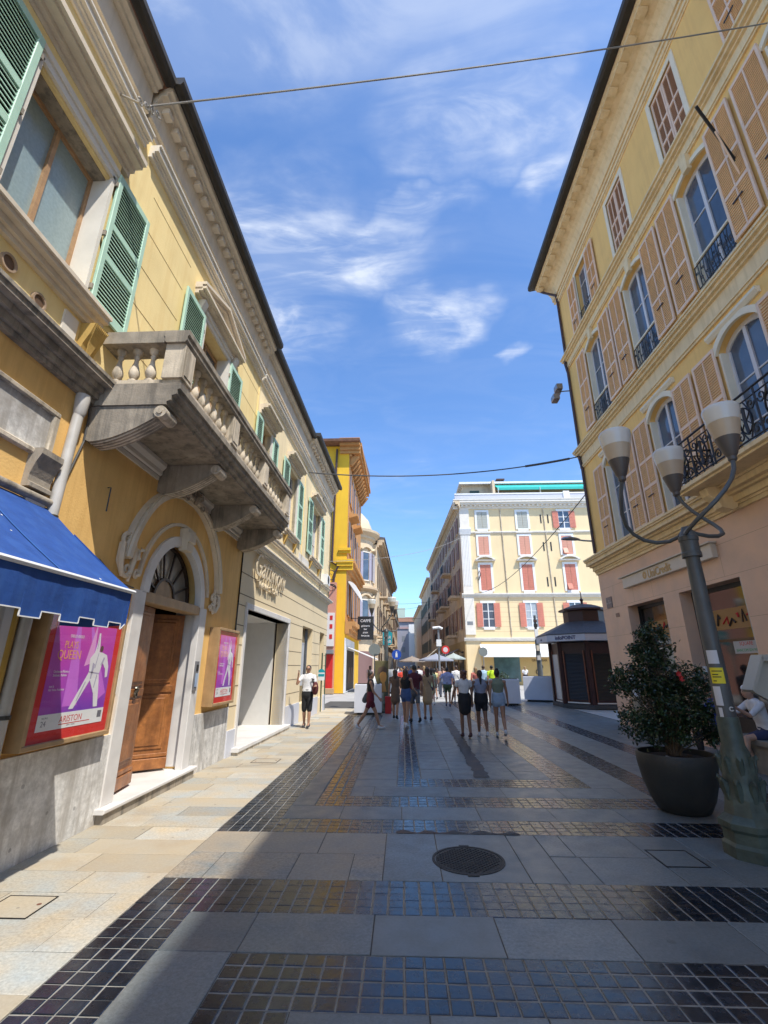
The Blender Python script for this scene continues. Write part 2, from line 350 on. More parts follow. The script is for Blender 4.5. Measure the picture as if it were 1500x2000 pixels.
# ================================================================== SETTING: ground and paving
g = MB(); g.quad((-400,-400,-.03),(400,-400,-.03),(400,900,-.03),(-400,900,-.03))
gr = g.build('ground', FARP, kind='structure')
g = MB(); g.box(-3.9, 7.4, .6, 26.4, -.025, -.0055)
pav = g.build('pavement', mat('dark_joint', (.085,.08,.07), .95), kind='structure')
def slab_mesh(w, l, name, m, bev=.006, z0=-.016, z1=0.):
    b = MB(); q = [(0, z0), (0, z1-bev*.6), (bev, z1)]; vs = []
    for i, z in q:
        vs += [(-w/2+i, -l/2+i, z), (w/2-i, -l/2+i, z), (w/2-i, l/2-i, z), (-w/2+i, l/2-i, z)]
    fs = [(k+i, k+(i+1) % 4, k+4+(i+1) % 4, k+4+i) for k in (0, 4) for i in range(4)] + [(8,9,10,11)]
    b.add(vs, fs); return b
fwd = Vector((math.sin(-math.atan(37/949)), math.cos(math.atan(37/949)), 0))
def inview(x, y):
    t = fwd.x*x + fwd.y*y; u = abs(x*fwd.y - y*fwd.x)
    return t > 2.3 and u < t*.80 + .35
P = .1245
tiles = []
def tz(x0, x1, y0, y1):
    nx = max(1, round((x1-x0)/P)); ny = max(1, round((y1-y0)/P)); dx = (x1-x0)/nx; dy = (y1-y0)/ny
    for i in range(nx):
        for j in range(ny): tiles.append((x0+dx*(i+.5), y0+dy*(j+.5)))
TZ = [(-2.12,-1.62,1.0,4.2), (-2.12,7.3,4.2,4.77), (-1.13,-.63,1.0,3.17), (-1.13,7.3,3.17,3.69),
      (-2.12,-1.5,6.45,19.0), (-2.12,5.3,5.97,6.45), (4.8,5.3,6.45,26.2),
      (-1.2,-.78,7.5,19.0), (-1.2,3.95,7.0,7.5), (3.5,3.95,7.5,26.2),
      (-.12,.28,8.6,19.0), (-.12,2.85,8.08,8.6), (2.4,2.85,8.6,26.2)]
for z in TZ: tz(*z)
for z in TZ:
    b = MB(); b.box(z[0]+.002,z[1]-.002,z[2]+.002,z[3]-.002,-.0054,-.0045 if z[1]-z[0] > 1.5 else -.0049); b.build('grout_bed', GROU, pav)
tiles = [t for t in tiles if inview(*t)]
tiles.sort(key=lambda t: t[0]**2 + t[1]**2)
proto = []
for k in range(4):
    b = slab_mesh(.1180-.002*k*.5, .1190-.001*k, 'tile', TILE, .005)
    proto.append(b)
meshes = []
for i, (x, y) in enumerate(tiles[:300]):
    k = i % 4
    if i < 4:
        o = proto[k].build('tile', TILE, None); meshes.append(o.data)
    else:
        o = bpy.data.objects.new('tile', meshes[k]); C.objects.link(o)
    o.parent = pav; o.location = (x, y, rnd.uniform(-.0025, .001)); OFF[o.name] = Vector((0,0,0))
    o.rotation_euler = (rnd.gauss(0,.0035), rnd.gauss(0,.0035), rnd.gauss(0,.012)); o.scale = (rnd.uniform(.965,1.0), rnd.uniform(.965,1.0), 1)
b = MB()
for x, y in tiles[300:]:
    w = rnd.uniform(.0570, .0595); l = rnd.uniform(.0570, .0595); q = []; tx, ty = rnd.gauss(0,.0035), rnd.gauss(0,.0035); h = rnd.uniform(-.0025,.001); a = rnd.gauss(0,.014)
    for i, z in ((0,-.016),(0,-.004),(.005,0)):
        for sx, sy in ((-1,-1),(1,-1),(1,1),(-1,1)):
            u, v = sx*(w-i), sy*(l-i); q.append((x+u-v*a, y+v+u*a, z+h+u*tx+v*ty))
    b.add(q, [(k+i, k+(i+1) % 4, k+4+(i+1) % 4, k+4+i) for k in (0, 4) for i in range(4)] + [(8,9,10,11)])
b.build('tile', TILS, pav, kind='stuff')
# slabs
slabs = []
def rows(x0, x1, y0, y1, rd, ln, warm, along='x', jit=.25):
    """rows of depth rd; stones of length ln laid along x (or y)"""
    if along == 'x':
        n = max(1, round((y1-y0)/rd)); d = (y1-y0)/n
        for j in range(n):
            x = x0 - rnd.uniform(0, ln*.6)
            while x < x1:
                l = ln*rnd.uniform(1-jit, 1+jit); a, c = max(x, x0), min(x+l, x1)
                if c < x1 and x1-c < .22: c = x1; l = x1-x+1
                if c-a > .08: slabs.append((a, c, y0+j*d, y0+(j+1)*d, warm))
                x += l
    else:
        n = max(1, round((x1-x0)/rd)); d = (x1-x0)/n
        for j in range(n):
            y = y0 - rnd.uniform(0, ln*.6)
            while y < y1:
                l = ln*rnd.uniform(1-jit, 1+jit); a, c = max(y, y0), min(y+l, y1)
                if c < y1 and y1-c < .22: c = y1; l = y1-y+1
                if c-a > .08: slabs.append((x0+j*d, x0+(j+1)*d, a, c, warm))
                y += l
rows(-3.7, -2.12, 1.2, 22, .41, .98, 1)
rows(-1.62, -1.13, 1.2, 3.69, 5, 1.3, 0, 'y'); rows(-.63, 7.3, 1.2, 3.17, .48, .8, 0)
rows(-1.62, 7.3, 3.69, 4.2, .51, .82, 0, jit=.1)
rows(-2.12, -.2, 4.77, 5.97, .60, .62, 2); rows(-.2, 1.4, 4.77, 5.97, 1.2, .8, 0, jit=.05); rows(1.4, 7.3, 4.77, 5.97, .6, .62, 0)
rows(-1.5, 4.8, 6.45, 7.0, .55, .85, 0, jit=.15)
rows(-1.5, -1.2, 7.0, 19, .3, 1.1, 0, 'y'); rows(3.95, 4.8, 7.0, 26.2, .43, .9, 0, 'y')
rows(-.78, 3.5, 7.5, 8.08, .58, .9, 0); rows(-.78, -.12, 8.08, 19, .66, .9, 0, 'y'); rows(2.85, 3.5, 8.08, 26.2, .65, .9, 0, 'y')
rows(.28, 2.4, 8.6, 26.2, .53, .95, 0, 'y'); rows(5.3, 7.3, 5.97, 26.2, .5, .9, 0)
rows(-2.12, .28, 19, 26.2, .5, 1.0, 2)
MHC = (.6, 5.25)
slabs = [s for s in slabs if inview((s[0]+s[1])/2, (s[2]+s[3])/2) or inview(s[0], s[3]) or inview(s[1], s[3])]
slabs.sort(key=lambda s: ((s[0]+s[1])/2)**2 + ((s[2]+s[3])/2)**2)
SLBM = mat('slab_stone_mixed', (.14,.165,.175), .5, .16, 2.6, .2, 130, col2=(.33,.27,.19), rand=.18, grain=.4, gscale=34, stain=.3, stcol=(.24,.17,.11), speck=1)
stuff = {0: MB(), 1: MB(), 2: MB()}
for i, (x0, x1, y0, y1, wm) in enumerate(slabs):
    gp = .0035
    if i < 300:
        b = slab_mesh(x1-x0-2*gp, y1-y0-2*gp, 's', None, .004, -.016, 0)
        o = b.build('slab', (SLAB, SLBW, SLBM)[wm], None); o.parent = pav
        o.location = ((x0+x1)/2, (y0+y1)/2, rnd.uniform(-.002, .002)); OFF[o.name] = Vector((0,0,0)); o.rotation_euler = (rnd.gauss(0,.0012), rnd.gauss(0,.0012), 0)
    else:
        z = rnd.uniform(-.002, .002); q = []
        for e, zz in ((0,-.016),(0,-.003),(.004,0)):
            q += [(x0+gp+e,y0+gp+e,z+zz),(x1-gp-e,y0+gp+e,z+zz),(x1-gp-e,y1-gp-e,z+zz),(x0+gp+e,y1-gp-e,z+zz)]
        stuff[wm].add(q, [(k+i2, k+(i2+1) % 4, k+4+(i2+1) % 4, k+4+i2) for k in (0, 4) for i2 in range(4)] + [(8,9,10,11)])
for k, m in ((0, SLBS), (1, SLWS), (2, SLBM)):
    if stuff[k].v: stuff[k].build('slab', m, pav, kind='stuff')
# asphalt repair patch running along the street
b = MB(); y = 8.7; pts = []
while y < 18: pts.append(y); y += .12
Lf = [(1.18+.024*(y-8.7)+rnd.uniform(-.03,.03), y) for y in pts]; Rt = [(1.42+.026*(y-8.7)+rnd.uniform(-.03,.03), y) for y in pts]
for i in range(len(pts)-1):
    b.quad((*Lf[i],.006),(*Rt[i],.006),(*Rt[i+1],.006),(*Lf[i+1],.006))
tag(b.build('repair_patch', RUST), 'rusty dark asphalt strip running up the middle of the paving', 'paving repair')
b = MB(); pts = [(-.1+i*.08, 6.02+.035*math.sin(i*1.7)+rnd.uniform(-.02,.03)) for i in range(18)]
for i in range(17): b.quad((pts[i][0],5.955,.006),(pts[i+1][0],5.955,.006),(pts[i+1][0],pts[i+1][1],.006),(pts[i][0],pts[i][1],.006))
b.build('crack', RUST, pav)
# manhole
t = thing('manhole_cover', 'round dark cast iron manhole cover in the shaded slabs', 'manhole cover', (.6, 5.25, 0))
b = MB(); b.lathe((.6,5.25), [(.345,.0),(.345,.006),(.318,.007),(.318,.002),(.3,.002)], 48); b.build('rim', IRNM, t, True)
b = MB(); b.lathe((.6,5.25), [(.312,.0),(.312,.005),(.30,.006)], 48)
for i in range(-11, 12):
    for j in range(-11, 12):
        x, y = i*.026, j*.026
        if x*x+y*y < .29**2 and (i+j) % 2 == 0: b.box(.6+x-.009, .6+x+.009, 5.25+y-.009, 5.25+y+.009, .005, .011)
b.build('lid', IRNM, t)
for y in (4.90, 5.60):
    b = MB(); b.box(.6-.05,.6+.05,y-.02,y+.02,.001,.008); b.build('hinge', IRNM, t)
t = thing('access_cover', 'square stone-filled access cover right of the manhole', 'access cover', (2.6,5.36,0))
b = MB(); F_ = (2.40,2.80,5.15,5.57)
b.box(F_[0],F_[1],F_[2],F_[2]+.012,.001,.007); b.box(F_[0],F_[1],F_[3]-.012,F_[3],.001,.007); b.box(F_[0],F_[0]+.012,F_[2]+.012,F_[3]-.012,.001,.007); b.box(F_[1]-.012,F_[1],F_[2]+.012,F_[3]-.012,.001,.007)
b.build('frame', IRNM, t); b = MB(); b.box(2.415,2.785,5.165,5.555,.001,.0035); b.build('lid', SLAB, t)
for nm, x0, x1, y0, y1, lb in (('access_cover',-3.18,-2.78,4.03,4.38,'square stone access cover with rusty lift holes near the theatre wall'), ('access_cover',-2.95,-2.45,9.8,10.2,'thin-framed stone access cover in the sunlit pavement beside the wooden poster case')):
    t = thing(nm, lb, 'access cover', ((x0+x1)/2,(y0+y1)/2,0))
    b = MB(); b.box(x0,x1,y0,y0+.008,.001,.006); b.box(x0,x1,y1-.008,y1,.001,.006); b.box(x0,x0+.008,y0+.008,y1-.008,.001,.006); b.box(x1-.008,x1,y0+.008,y1-.008,.001,.006)
    b.build('frame', IRNM, t); b = MB(); b.box(x0+.01,x1-.01,y0+.01,y1-.01,.001,.004); b.build('lid', SLBW, t)
    for x, y in ((x0+.06,(y0+y1)/2-.06),(x1-.06,(y0+y1)/2+.04)):
        b = MB(); b.lathe((x,y),[(.018,.0045),(.018,.0052),(.004,.0052)],10); b.build('lift_hole', mat('rust', (.16,.06,.035), .9), t)

# ================================================================== LEFT: theatre palace (facade plane x = -3.65)
LF = Fr((-3.65,0,0), (0,1,0), (1,0,0))
pal = thing('theatre_palace', 'ochre palace with stone balcony and arched wooden door on the left', 'building', (-3.65,5,0))
OPS = [(2.85,4.10,5.82,7.62), (6.92,8.12,4.96,7.9), (6.3,8.35,.16,3.73)]
b = wallmb(LF, -8, 10.2, .95, 4.75, [(6.3,8.35,.95,3.73,0)], .45)
b.quad((6.3,-.45,.16),(6.3,0,.16),(6.3,0,.95),(6.3,-.45,.95)); b.quad((8.35,-.45,.16),(8.35,0,.16),(8.35,0,.95),(8.35,-.45,.95))
arch_fill(b, 6.3, 8.35, 2.75, 3.73, -.45, .002)
b.build('lower_wall', OCH, pal)
b = MB(LF); wallmb(LF, -8, 10.3, 4.75, 9.3, OPS[:2], .32, mb=b)
b.build('upper_wall', OCHL, pal)
b = MB(LF); b.box(-8, 10.2, -9, -1.6, 0, 9.9); b.box(-8, 6.0, -1.6, -.46, 0, 9.2); b.box(8.75, 10.2, -1.6, -.46, 0, 9.2); b.box(6.0, 8.75, -1.6, -.46, 3.9, 9.2); b.box(6.0,8.75,-1.6,-.46,0,.13)
b.build('building_core', mat('interior_dark', (.09,.06,.045), .95), pal)
b = MB(LF); b.prof([(-9,9.9),(-9,11.6),(.3,10.12),(.3,10.05),(0,9.9)], -8, 10.3); b.build('roof', ROOF, pal)
# plinth of stained marble
for a0, a1 in ((-8, 4.35), (4.35, 6.14), (8.51, 10.2)):
    b = MB(LF); b.box(a0, a1, -.1, .035, 0, .955); b.build('plinth', MARB, pal)
# pavilion string courses / cornices
def moulding(fr, name, a0, a1, z, steps, m, par, back=-.02):
    pts = [(back, z)]; zz = z
    for d, h in steps: pts.append((d, zz)); zz += h; pts.append((d, zz))
    pts.append((back, zz)); b = MB(fr); b.prof(pts, a0, a1); return b.build(name, m, par)
moulding(LF, 'band_moulding', -8, 4.62, 4.67, [(.06,.06),(.10,.08),(.15,.07),(.24,.06),(.26,.04)], STND, pal)
moulding(LF, 'eave_moulding', 4.62, 10.22, 8.86, [(.05,.07),(.08,.04),(.14,.09),(.17,.03)], WHT, pal)
moulding(LF, 'eave_moulding', -8, 4.5, 8.86, [(.03,.07),(.06,.04),(.11,.09),(.14,.03)], WHT, pal)
# coved eaves
def eave(fr, a0, a1, zb, zt, dmax, par, d0=0, n=6, name='cornice', m=SOFF, edge=True):
    pts = [(-.05+d0, zb)]
    pts += [(d0+.02, zb), (d0+.02, zb+.12), (d0+.07, zb+.12), (d0+.07, zb+.17)]
    for i in range(n+1):
        t = i/n; pts.append((d0+.07+(dmax-.16-.07)*(1-math.cos(t*math.pi/2)), zb+.17+(zt-.2-zb-.17)*math.sin(t*math.pi/2)))
    pts += [(dmax-.09+d0, zt-.2), (dmax-.09+d0, zt-.13), (dmax-.03+d0, zt-.1), (dmax-.03+d0, zt), (-.05+d0, zt)]
    b = MB(fr); b.prof(pts, a0, a1); o = b.build(name, m, par)
    if edge: b = MB(fr); b.prof([(-.05+d0, zt+.002), (dmax+.02+d0, zt+.002), (dmax+.10+d0, zt-.03), (dmax+.14+d0, zt+.03), (dmax+.14+d0, zt+.13), (-.05+d0, zt+.15)], a0-.04, a1+.04); b.build('gutter', GUTR, par)
    return o
eave(LF, 4.42, 10.42, 9.25, 10.04, .33, pal)
eave(LF, -8, 4.36, 9.22, 10.0, .22, pal)
# plain console blocks under the pavilion eave
pb = None
for i in range(21):
    if pb is None:
        b = MB(LF); b.box(4.56, 4.70, .10, .215, 9.70, 9.80, .01); pb = b.build('console_block', SOFF, pal)
    elif True: dup(pb, (0, i*.275, 0))
b = MB(LF); b.tube([(4.40,.07,4.62),(4.40,.06,4.4),(4.36,.08,3.9),(4.34,.08,3.2),(4.33,.08,1.0),(4.33,.08,.05)], .055, 12); b.build('downpipe', PIPE, pal, True)
for z in (3.18, 2.2, 1.3):
    b = MB(LF); b.lathe((4.335,.08), [(.066,z),(.066,z+.035)], 12); b.build('pipe_clip', GUTR, pal)
b = MB(LF); b.lathe((4.40,.07), [(.05,4.40),(.065,4.44),(.075,4.60),(.075,4.66)], 12); b.build('pipe_hopper', PIPE, pal, True)
b = MB(LF); b.tube([(4.22,.05,.1),(4.22,.05,2.9)], .04, 10); b.build('gas_pipe', mat('yellow_pipe', (.50,.30,.05), .5), pal, True)
b = MB(LF); b.tube([(4.06,.05,.1),(4.06,.05,2.9)], .035, 10); b.build('water_pipe', PIPE, pal, True)
# inset stone panel over the awning
b = MB(LF); b.box(2.3,4.12,.0,.012,3.80,4.24); b.build('stone_panel', MARB, pal)
for q in ((2.22,4.20,4.24,4.30),(2.22,4.20,3.74,3.80),(4.12,4.20,3.80,4.24)):
    b = MB(LF); b.box(q[0],q[1],.0,.05,q[2],q[3],.012); b.build('panel_frame', STON, pal)
# pilaster with capital beside the downpipe
b = MB(LF); b.box(4.0,4.24,.0,.07,.1,3.36); b.build('pilaster', MARW, pal)
b = MB(LF); b.prof([(0,3.40),(.09,3.40),(.09,3.44),(.06,3.46),(.06,3.52),(.10,3.66),(.14,3.74),(.14,3.80),(0,3.80)], 3.97, 4.26); b.build('pilaster_capital', STND, pal)
# vents
for s_, z_ in ((3.20,5.33),(3.60,5.25)):
    b = MB(LF); b.arc(s_, z_, .068, .088, .0, .03, 0, 360, 24); v = b.build('vent', mat('vent_plastic', (.42,.30,.20), .6), pal)
    b = MB(LF)
    for k in range(-6, 7):
        h = math.sqrt(max(0, .068**2-(k*.0105)**2)); b.box(s_-h, s_+h, .002, .014, z_+k*.0105-.0028, z_+k*.0105+.0028)
    b.build('grille', mat('vent_grille', (.25,.16,.10), .6), v)
# first-floor window with frosted panes
def win_frame(fr, a0, a1, z0, z1, d, par, fm, gm, mull=.06, fw=.06, bars=(), name='window', trans=None):
    b = MB(fr); c = (a0+a1)/2
    b.box(a0, a0+fw, d, d+.05, z0, z1); b.box(a1-fw, a1, d, d+.05, z0, z1); b.box(a0+fw, a1-fw, d, d+.05, z0, z0+fw); b.box(a0+fw, a1-fw, d, d+.05, z1-fw, z1)
    b.box(c-mull/2, c+mull/2, d+.003, d+.06, z0+fw, z1-fw)
    for zz in bars: b.box(a0+fw, c-mull/2, d+.01, d+.04, zz-.014, zz+.014); b.box(c+mull/2, a1-fw, d+.01, d+.04, zz-.014, zz+.014)
    w = b.build(name, fm, par)
    for x0, x1 in ((a0+fw, c-mull/2), (c+mull/2, a1-fw)):
        zs = [z0+fw] + [q for q in bars] + [z1-fw]
        for k in range(len(zs)-1):
            e0 = .014 if k else 0; e1 = .014 if k < len(zs)-2 else 0
            g = MB(fr); g.box(x0, x1, d+.012, d+.02, zs[k]+e0, zs[k+1]-e1); g.build('pane', gm, w)
    return w
win_frame(LF, 2.87, 4.08, 5.84, 7.6, -.26, pal, TANW, FROS, .05, .05)
b = MB(LF); b.box(4.07,4.12,-.30,.04,5.82,7.7); b.build('window_jamb', WHT, pal)
b = MB(LF); b.box(2.83,2.88,-.30,.04,5.82,7.7); b.build('window_jamb', WHT, pal)
b = MB(LF); b.box(2.88,4.07,-.30,-.05,7.6,7.64); b.build('roller_blind', STND, pal)
moulding(LF, 'window_sill', 2.1, 4.42, 5.52, [(.05,.06),(.09,.07),(.16,.05),(.19,.05)], SOFF, pal)
moulding(LF, 'window_architrave', 2.3, 4.15, 7.66, [(.04,.10),(.06,.08)], WHT, pal)
moulding(LF, 'window_hood', 2.15, 4.30, 7.96, [(.06,.08),(.12,.06),(.22,.05),(.27,.08)], SOFF, pal)
b = MB(LF); b.box(2.35,4.15,.0,.05,7.84,7.96); b.build('hood_frieze', OCHL, pal)
# bracket like a palm fan below the sill, with the round pipe under it
b = MB(LF); b.pline([(0,5.10),(.05,5.12),(.07,5.22),(.13,5.36),(.17,5.50),(0,5.50)], 4.20, 4.42)
b.build('sill_bracket', mat('ochre_stucco_ornament', (.62,.40,.11), .8), pal)
for k in range(-4, 5):
    b = MB(LF); b.tube([(4.31+k*.006,.07,5.14),(4.31+k*.014,.10,5.30),(4.31+k*.025,.185,5.50)], .009, 6); b.build('bracket_flute', mat('ochre_stucco_ornament', (.62,.40,.11), .8), pal, True)
b = MB(LF); b.tube([(4.31,.045,5.12),(4.31,.045,4.78)], .045, 10); b.build('bracket_stem', OCHL, pal, True)
b = MB(LF); b.box(3.93,4.14,.0,.022,5.05,5.46); b.build('patch_panel', WHT, pal)

# shutters --------------------------------------------------------------
def shutter(fr, a0, a1, z0, z1, d, par, m=GREEN, slats='obj', fw=.075, pitch=.052, breaks=(.36,.60), th=.035):
    """louvred shutter > slat; breaks = fractions of the height where the mid rails sit"""
    b = MB(fr); b.box(a0, a0+fw, d, d+th, z0, z1, .006); b.box(a1-fw, a1, d, d+th, z0, z1, .006)
    rails = [z0+fw*.7] + [z0+(z1-z0)*f for f in breaks] + [z1-fw*.6]
    for i, r in enumerate(rails):
        h = fw*.7 if i == 0 else (fw*.6 if i == len(rails)-1 else .04)
        b.box(a0+fw-.001, a1-fw+.001, d+.002, d+th-.002, r-h, r+h)
    s = b.build('shutter', m, par)
    b = MB(fr); b.box(a0+fw, a1-fw, d-.0, d+.004, z0+.05, z1-.04); b.build('slat_gap_shade', DKG, s)  # dark sheet behind the slats, the shade of the gaps put into its colour
    first = None; st = MB(fr)
    for i in range(len(rails)-1):
        lo = rails[i]+(fw*.7 if i == 0 else .04); hi = rails[i+1]-(fw*.6 if i == len(rails)-2 else .04)
        n = max(2, int((hi-lo)/pitch)); p = (hi-lo)/n
        for k in range(n):
            z = lo+p*k
            pts = [(d+.008, z+p*.62), (d+.014, z+p*.72), (d+th-.006, z+p*.20), (d+th-.012, z+p*.10)]
            if slats == 'obj':
                b = MB(fr); b.prof(pts, a0+fw, a1-fw); b.build('slat', m, s)
            else: st.prof(pts, a0+fw, a1-fw)
    if slats != 'obj': st.build('slat', m, s, kind='stuff')
    return s
def hinges(fr, a, zs, par):
    for z in zs:
        b = MB(fr); b.box(a-.012, a+.012, .0, .075, z-.035, z+.035); b.build('hinge', STND, par)
s = shutter(LF, 4.15, 4.86, 5.78, 7.82, .045, pal); hinges(LF, 4.135, (5.98, 6.8, 7.62), s)
s = shutter(LF, 2.1, 2.81, 5.78, 7.82, .045, pal); hinges(LF, 2.83, (6.0, 6.8, 7.62), s)
s = shutter(LF, 6.10, 6.84, 4.99, 7.92, .045, pal, breaks=(.30,.66)); hinges(LF, 6.86, (5.3, 7.6), s)
s = shutter(LF, 8.20, 8.90, 4.99, 7.92, .045, pal, slats='st', breaks=(.30,.66)); hinges(LF, 8.18, (5.3, 7.6), s)
win_frame(LF, 6.94, 8.10, 4.97, 7.86, -.25, pal, TANW, GLAS, .05, .06, (5.7, 6.6))
b = MB(LF); b.box(6.84,6.94,-.2,.05,4.96,7.9); b.build('window_jamb', WHT, pal); b = MB(LF); b.box(8.10,8.20,-.2,.05,4.96,7.9); b.build('window_jamb', WHT, pal)
moulding(LF, 'window_architrave', 6.80, 8.24, 7.92, [(.04,.10),(.07,.08)], WHT, pal)
moulding(LF, 'pediment_base', 6.45, 8.62, 8.12, [(.07,.05),(.14,.04),(.20,.05)], SOFF, pal)
for sg in (-1, 1):                                   # triangular pediment over the balcony window
    c = 7.535; b = MB(LF); e = c+sg*1.10
    for (dd, h0, h1) in ((.20, .02, .08), (.13, -.04, .02)):
        vs = []
        for x, zz in ((e, 8.27), (c, 8.66)):
            vs += [(x, 0, zz+h0), (x, dd, zz+h0), (x, dd, zz+h1), (x, 0, zz+h1)]
        b.add(vs, [(0,1,2,3),(4,5,6,7)] + [(i, (i+1) % 4, 4+(i+1) % 4, 4+i) for i in range(4)])
    b.build('pediment_slope', SOFF, pal)
b = MB(LF); b.prism([(6.5,8.26),(8.57,8.26),(7.535,8.62)], .0, .05); b.build('pediment_field', WHT, pal)
for sg, a in ((-1, 6.62), (1, 8.30)):
    b = MB(LF); b.pline([(0,7.86),(.05,7.86),(.08,7.95),(.13,8.08),(.13,8.12),(0,8.12)], a, a+.14); b.build('scroll_console', WHT, pal)
# shallow rustication joints on the upper wall
for a0, a1, z in ((4.92,6.2,8.42),(4.92,6.05,7.78),(4.92,6.05,7.14),(4.92,6.05,6.5),(4.92,6.05,5.86),(8.95,10.3,7.78),(8.95,10.3,7.14),(8.95,10.3,6.5),(8.8,10.3,8.42),(4.92,6.05,5.3)):
    b = MB(LF); b.box(a0, a1, .0005, .0025, z, z+.012); b.build('rustication_joint', mat('joint_shadow', (.33,.20,.07), .9), pal)
b = MB(LF); b.tube([(4.66,.02,4.47),(10.2,.02,4.47)], .02, 6); b.build('wall_conduit', STND, pal)
b = MB(LF); b.tube([(4.44,.06,5.02),(4.50,.10,4.85),(4.52,.05,4.72),(4.60,.03,4.5),(4.62,.02,4.2),(4.47,.02,3.6)], .012, 6); b.build('loose_cable', CABL, pal)
b = MB(LF); b.tube([(5.2,.01,3.86),(5.2,.05,3.86),(5.2,.05,3.55)], .008, 6); b.build('wall_hook', IRON, pal)
# --- arched door
b = MB(LF); b.arc(7.325, 2.75, .87, 1.03, -.06, .05, 0, 180, 32); b.build('door_arch', MARW, pal)
for a0, a1 in ((6.14,6.40),(8.25,8.51)):
    b = MB(LF); b.box(a0, a1, -.06, .05, .16, 2.75, .01); b.build('door_jamb', MARW, pal)
b = MB(LF); b.box(8.33, 8.345, -.44, -.06, .2, 2.7); b.build('reveal_marble', MARW, pal)
b = MB(LF); b.box(6.40, 8.25, -.20, .03, 2.62, 2.77, .01); b.build('door_lintel', WOOL, pal)
b = MB(LF); b.arc(7.325, 2.88, 1.53, 1.66, 0, .09, 8, 172, 40); b.arc(7.325, 2.88, 1.56, 1.63, .09, .13, 8, 172, 40); b.build('outer_arch_moulding', SOFF, pal)
b = MB(LF); b.arc(7.325, 2.80, 1.15, 1.20, 0, .05, 8, 172, 32); b.build('inner_arch_moulding', SOFF, pal)
b = MB(LF); b.prism([(7.22,3.56),(7.43,3.56),(7.47,3.92),(7.18,3.92)], .0, .14); b.box(7.2,7.45,.14,.17,3.70,3.86,.01); b.build('keystone', SOFF, pal)
# fanlight
b = MB(LF); b.prism([(7.325+.87*math.cos(R(t)), 2.77+.86*math.sin(R(t))) for t in range(0, 181, 9)], -.24, -.22); b.build('fanlight_glass', mat('fanlight_pane', (.34,.31,.26), .25, .1, 5, .05, spec=.8), pal)
b = MB(LF); b.arc(7.325, 2.77, .30, .345, -.22, -.17, 0, 180, 20); b.arc(7.325,2.77,.83,.875,-.22,-.17,0,180,28); b.build('fanlight_ring', DKWD, pal)
b = MB(LF); b.prism([(7.325+.30*math.cos(R(t)), 2.77+.30*math.sin(R(t))) for t in range(0, 181, 12)], -.22, -.19); b.build('fanlight_hub', WOOL, pal)
for t in range(22, 180, 27):
    b = MB(LF); c, q = math.cos(R(t)), math.sin(R(t)); b.tube([(7.325+.33*c,-.19,2.77+.33*q),(7.325+.85*c,-.19,2.77+.85*q)], .019, 4); b.build('fanlight_bar', DKWD, pal)
def curl(mb, a, d, z, r, sg, turns=1.4, th=.03, up=1):
    pts = []
    for i in range(22):
        t = i/21; an = t*turns*2*math.pi; rr = r*(1-t*.8); pts.append((a+sg*rr*math.cos(an)-sg*r*.0, d, z+up*rr*math.sin(an)))
    mb.tube(pts, [th*(1-.55*i/21) for i in range(22)], 6)
for a, sg in ((5.72, 1), (8.93, -1)):                 # stucco scrolls at the arch feet
    k_ = .84 if sg > 0 else .66
    ax_, az_ = (5.70, 2.84) if sg > 0 else (8.92, 2.72)
    b = MB(Fr(LF.o + Vector((0, ax_*(1-k_), az_*(1-k_))), (0,k_,0), (k_,0,0))); b.fr = (lambda A, D, Z, k_=k_, ax_=ax_, az_=az_: Vector((-3.65+D*k_, ax_+(A-ax_)*k_, az_+(Z-2.76)*k_)))
    curl(b, a, .06, 3.34, .13, sg, 1.3, .035); curl(b, a+sg*.30, .06, 3.20, .12, -sg, 1.3, .03, -1); curl(b, a+sg*.12, .06, 2.90, .13, -sg, 1.2, .032, -1); curl(b, a+sg*.40, .06, 2.86, .09, sg, 1.2, .026)
    b.tube([(a-sg*.08,.06,3.28),(a-sg*.10,.07,3.0),(a+sg*.02,.06,2.78)], [.045,.05,.02], 6)
    b.tube([(a+sg*.22,.06,3.42),(a+sg*.24,.08,3.1),(a+sg*.20,.06,2.72)], [.02,.045,.02], 6)
    for k in range(7):
        aa, zz = a+sg*(rnd.random()*.42-.03), 2.76+rnd.random()*.66
        b.tube([(aa,.05,zz),(aa+sg*.05,.10,zz+.04),(aa+sg*.07,.05,zz+.09)], [.012,.026,.006], 6)
    b.build('stucco_scroll', SOFF, pal, True)
b = MB(LF)
for sg in (-1, 1):
    curl(b, 7.325+sg*.13, .14, 4.52, .09, sg, 1.2, .03); curl(b, 7.325+sg*.32, .12, 4.42, .07, -sg, 1.1, .024, -1)
b.tube([(7.325,.12,4.38),(7.325,.18,4.5),(7.325,.13,4.64)], [.03,.06,.02], 8); b.build('arch_crest', STND, pal, True)
b = MB(LF); b.tube([(4.55,.02,2.98),(5.3,.02,2.97),(5.7,.025,2.78),(6.1,.02,2.76)], .010, 5); b.build('wall_cable', CABL, pal)
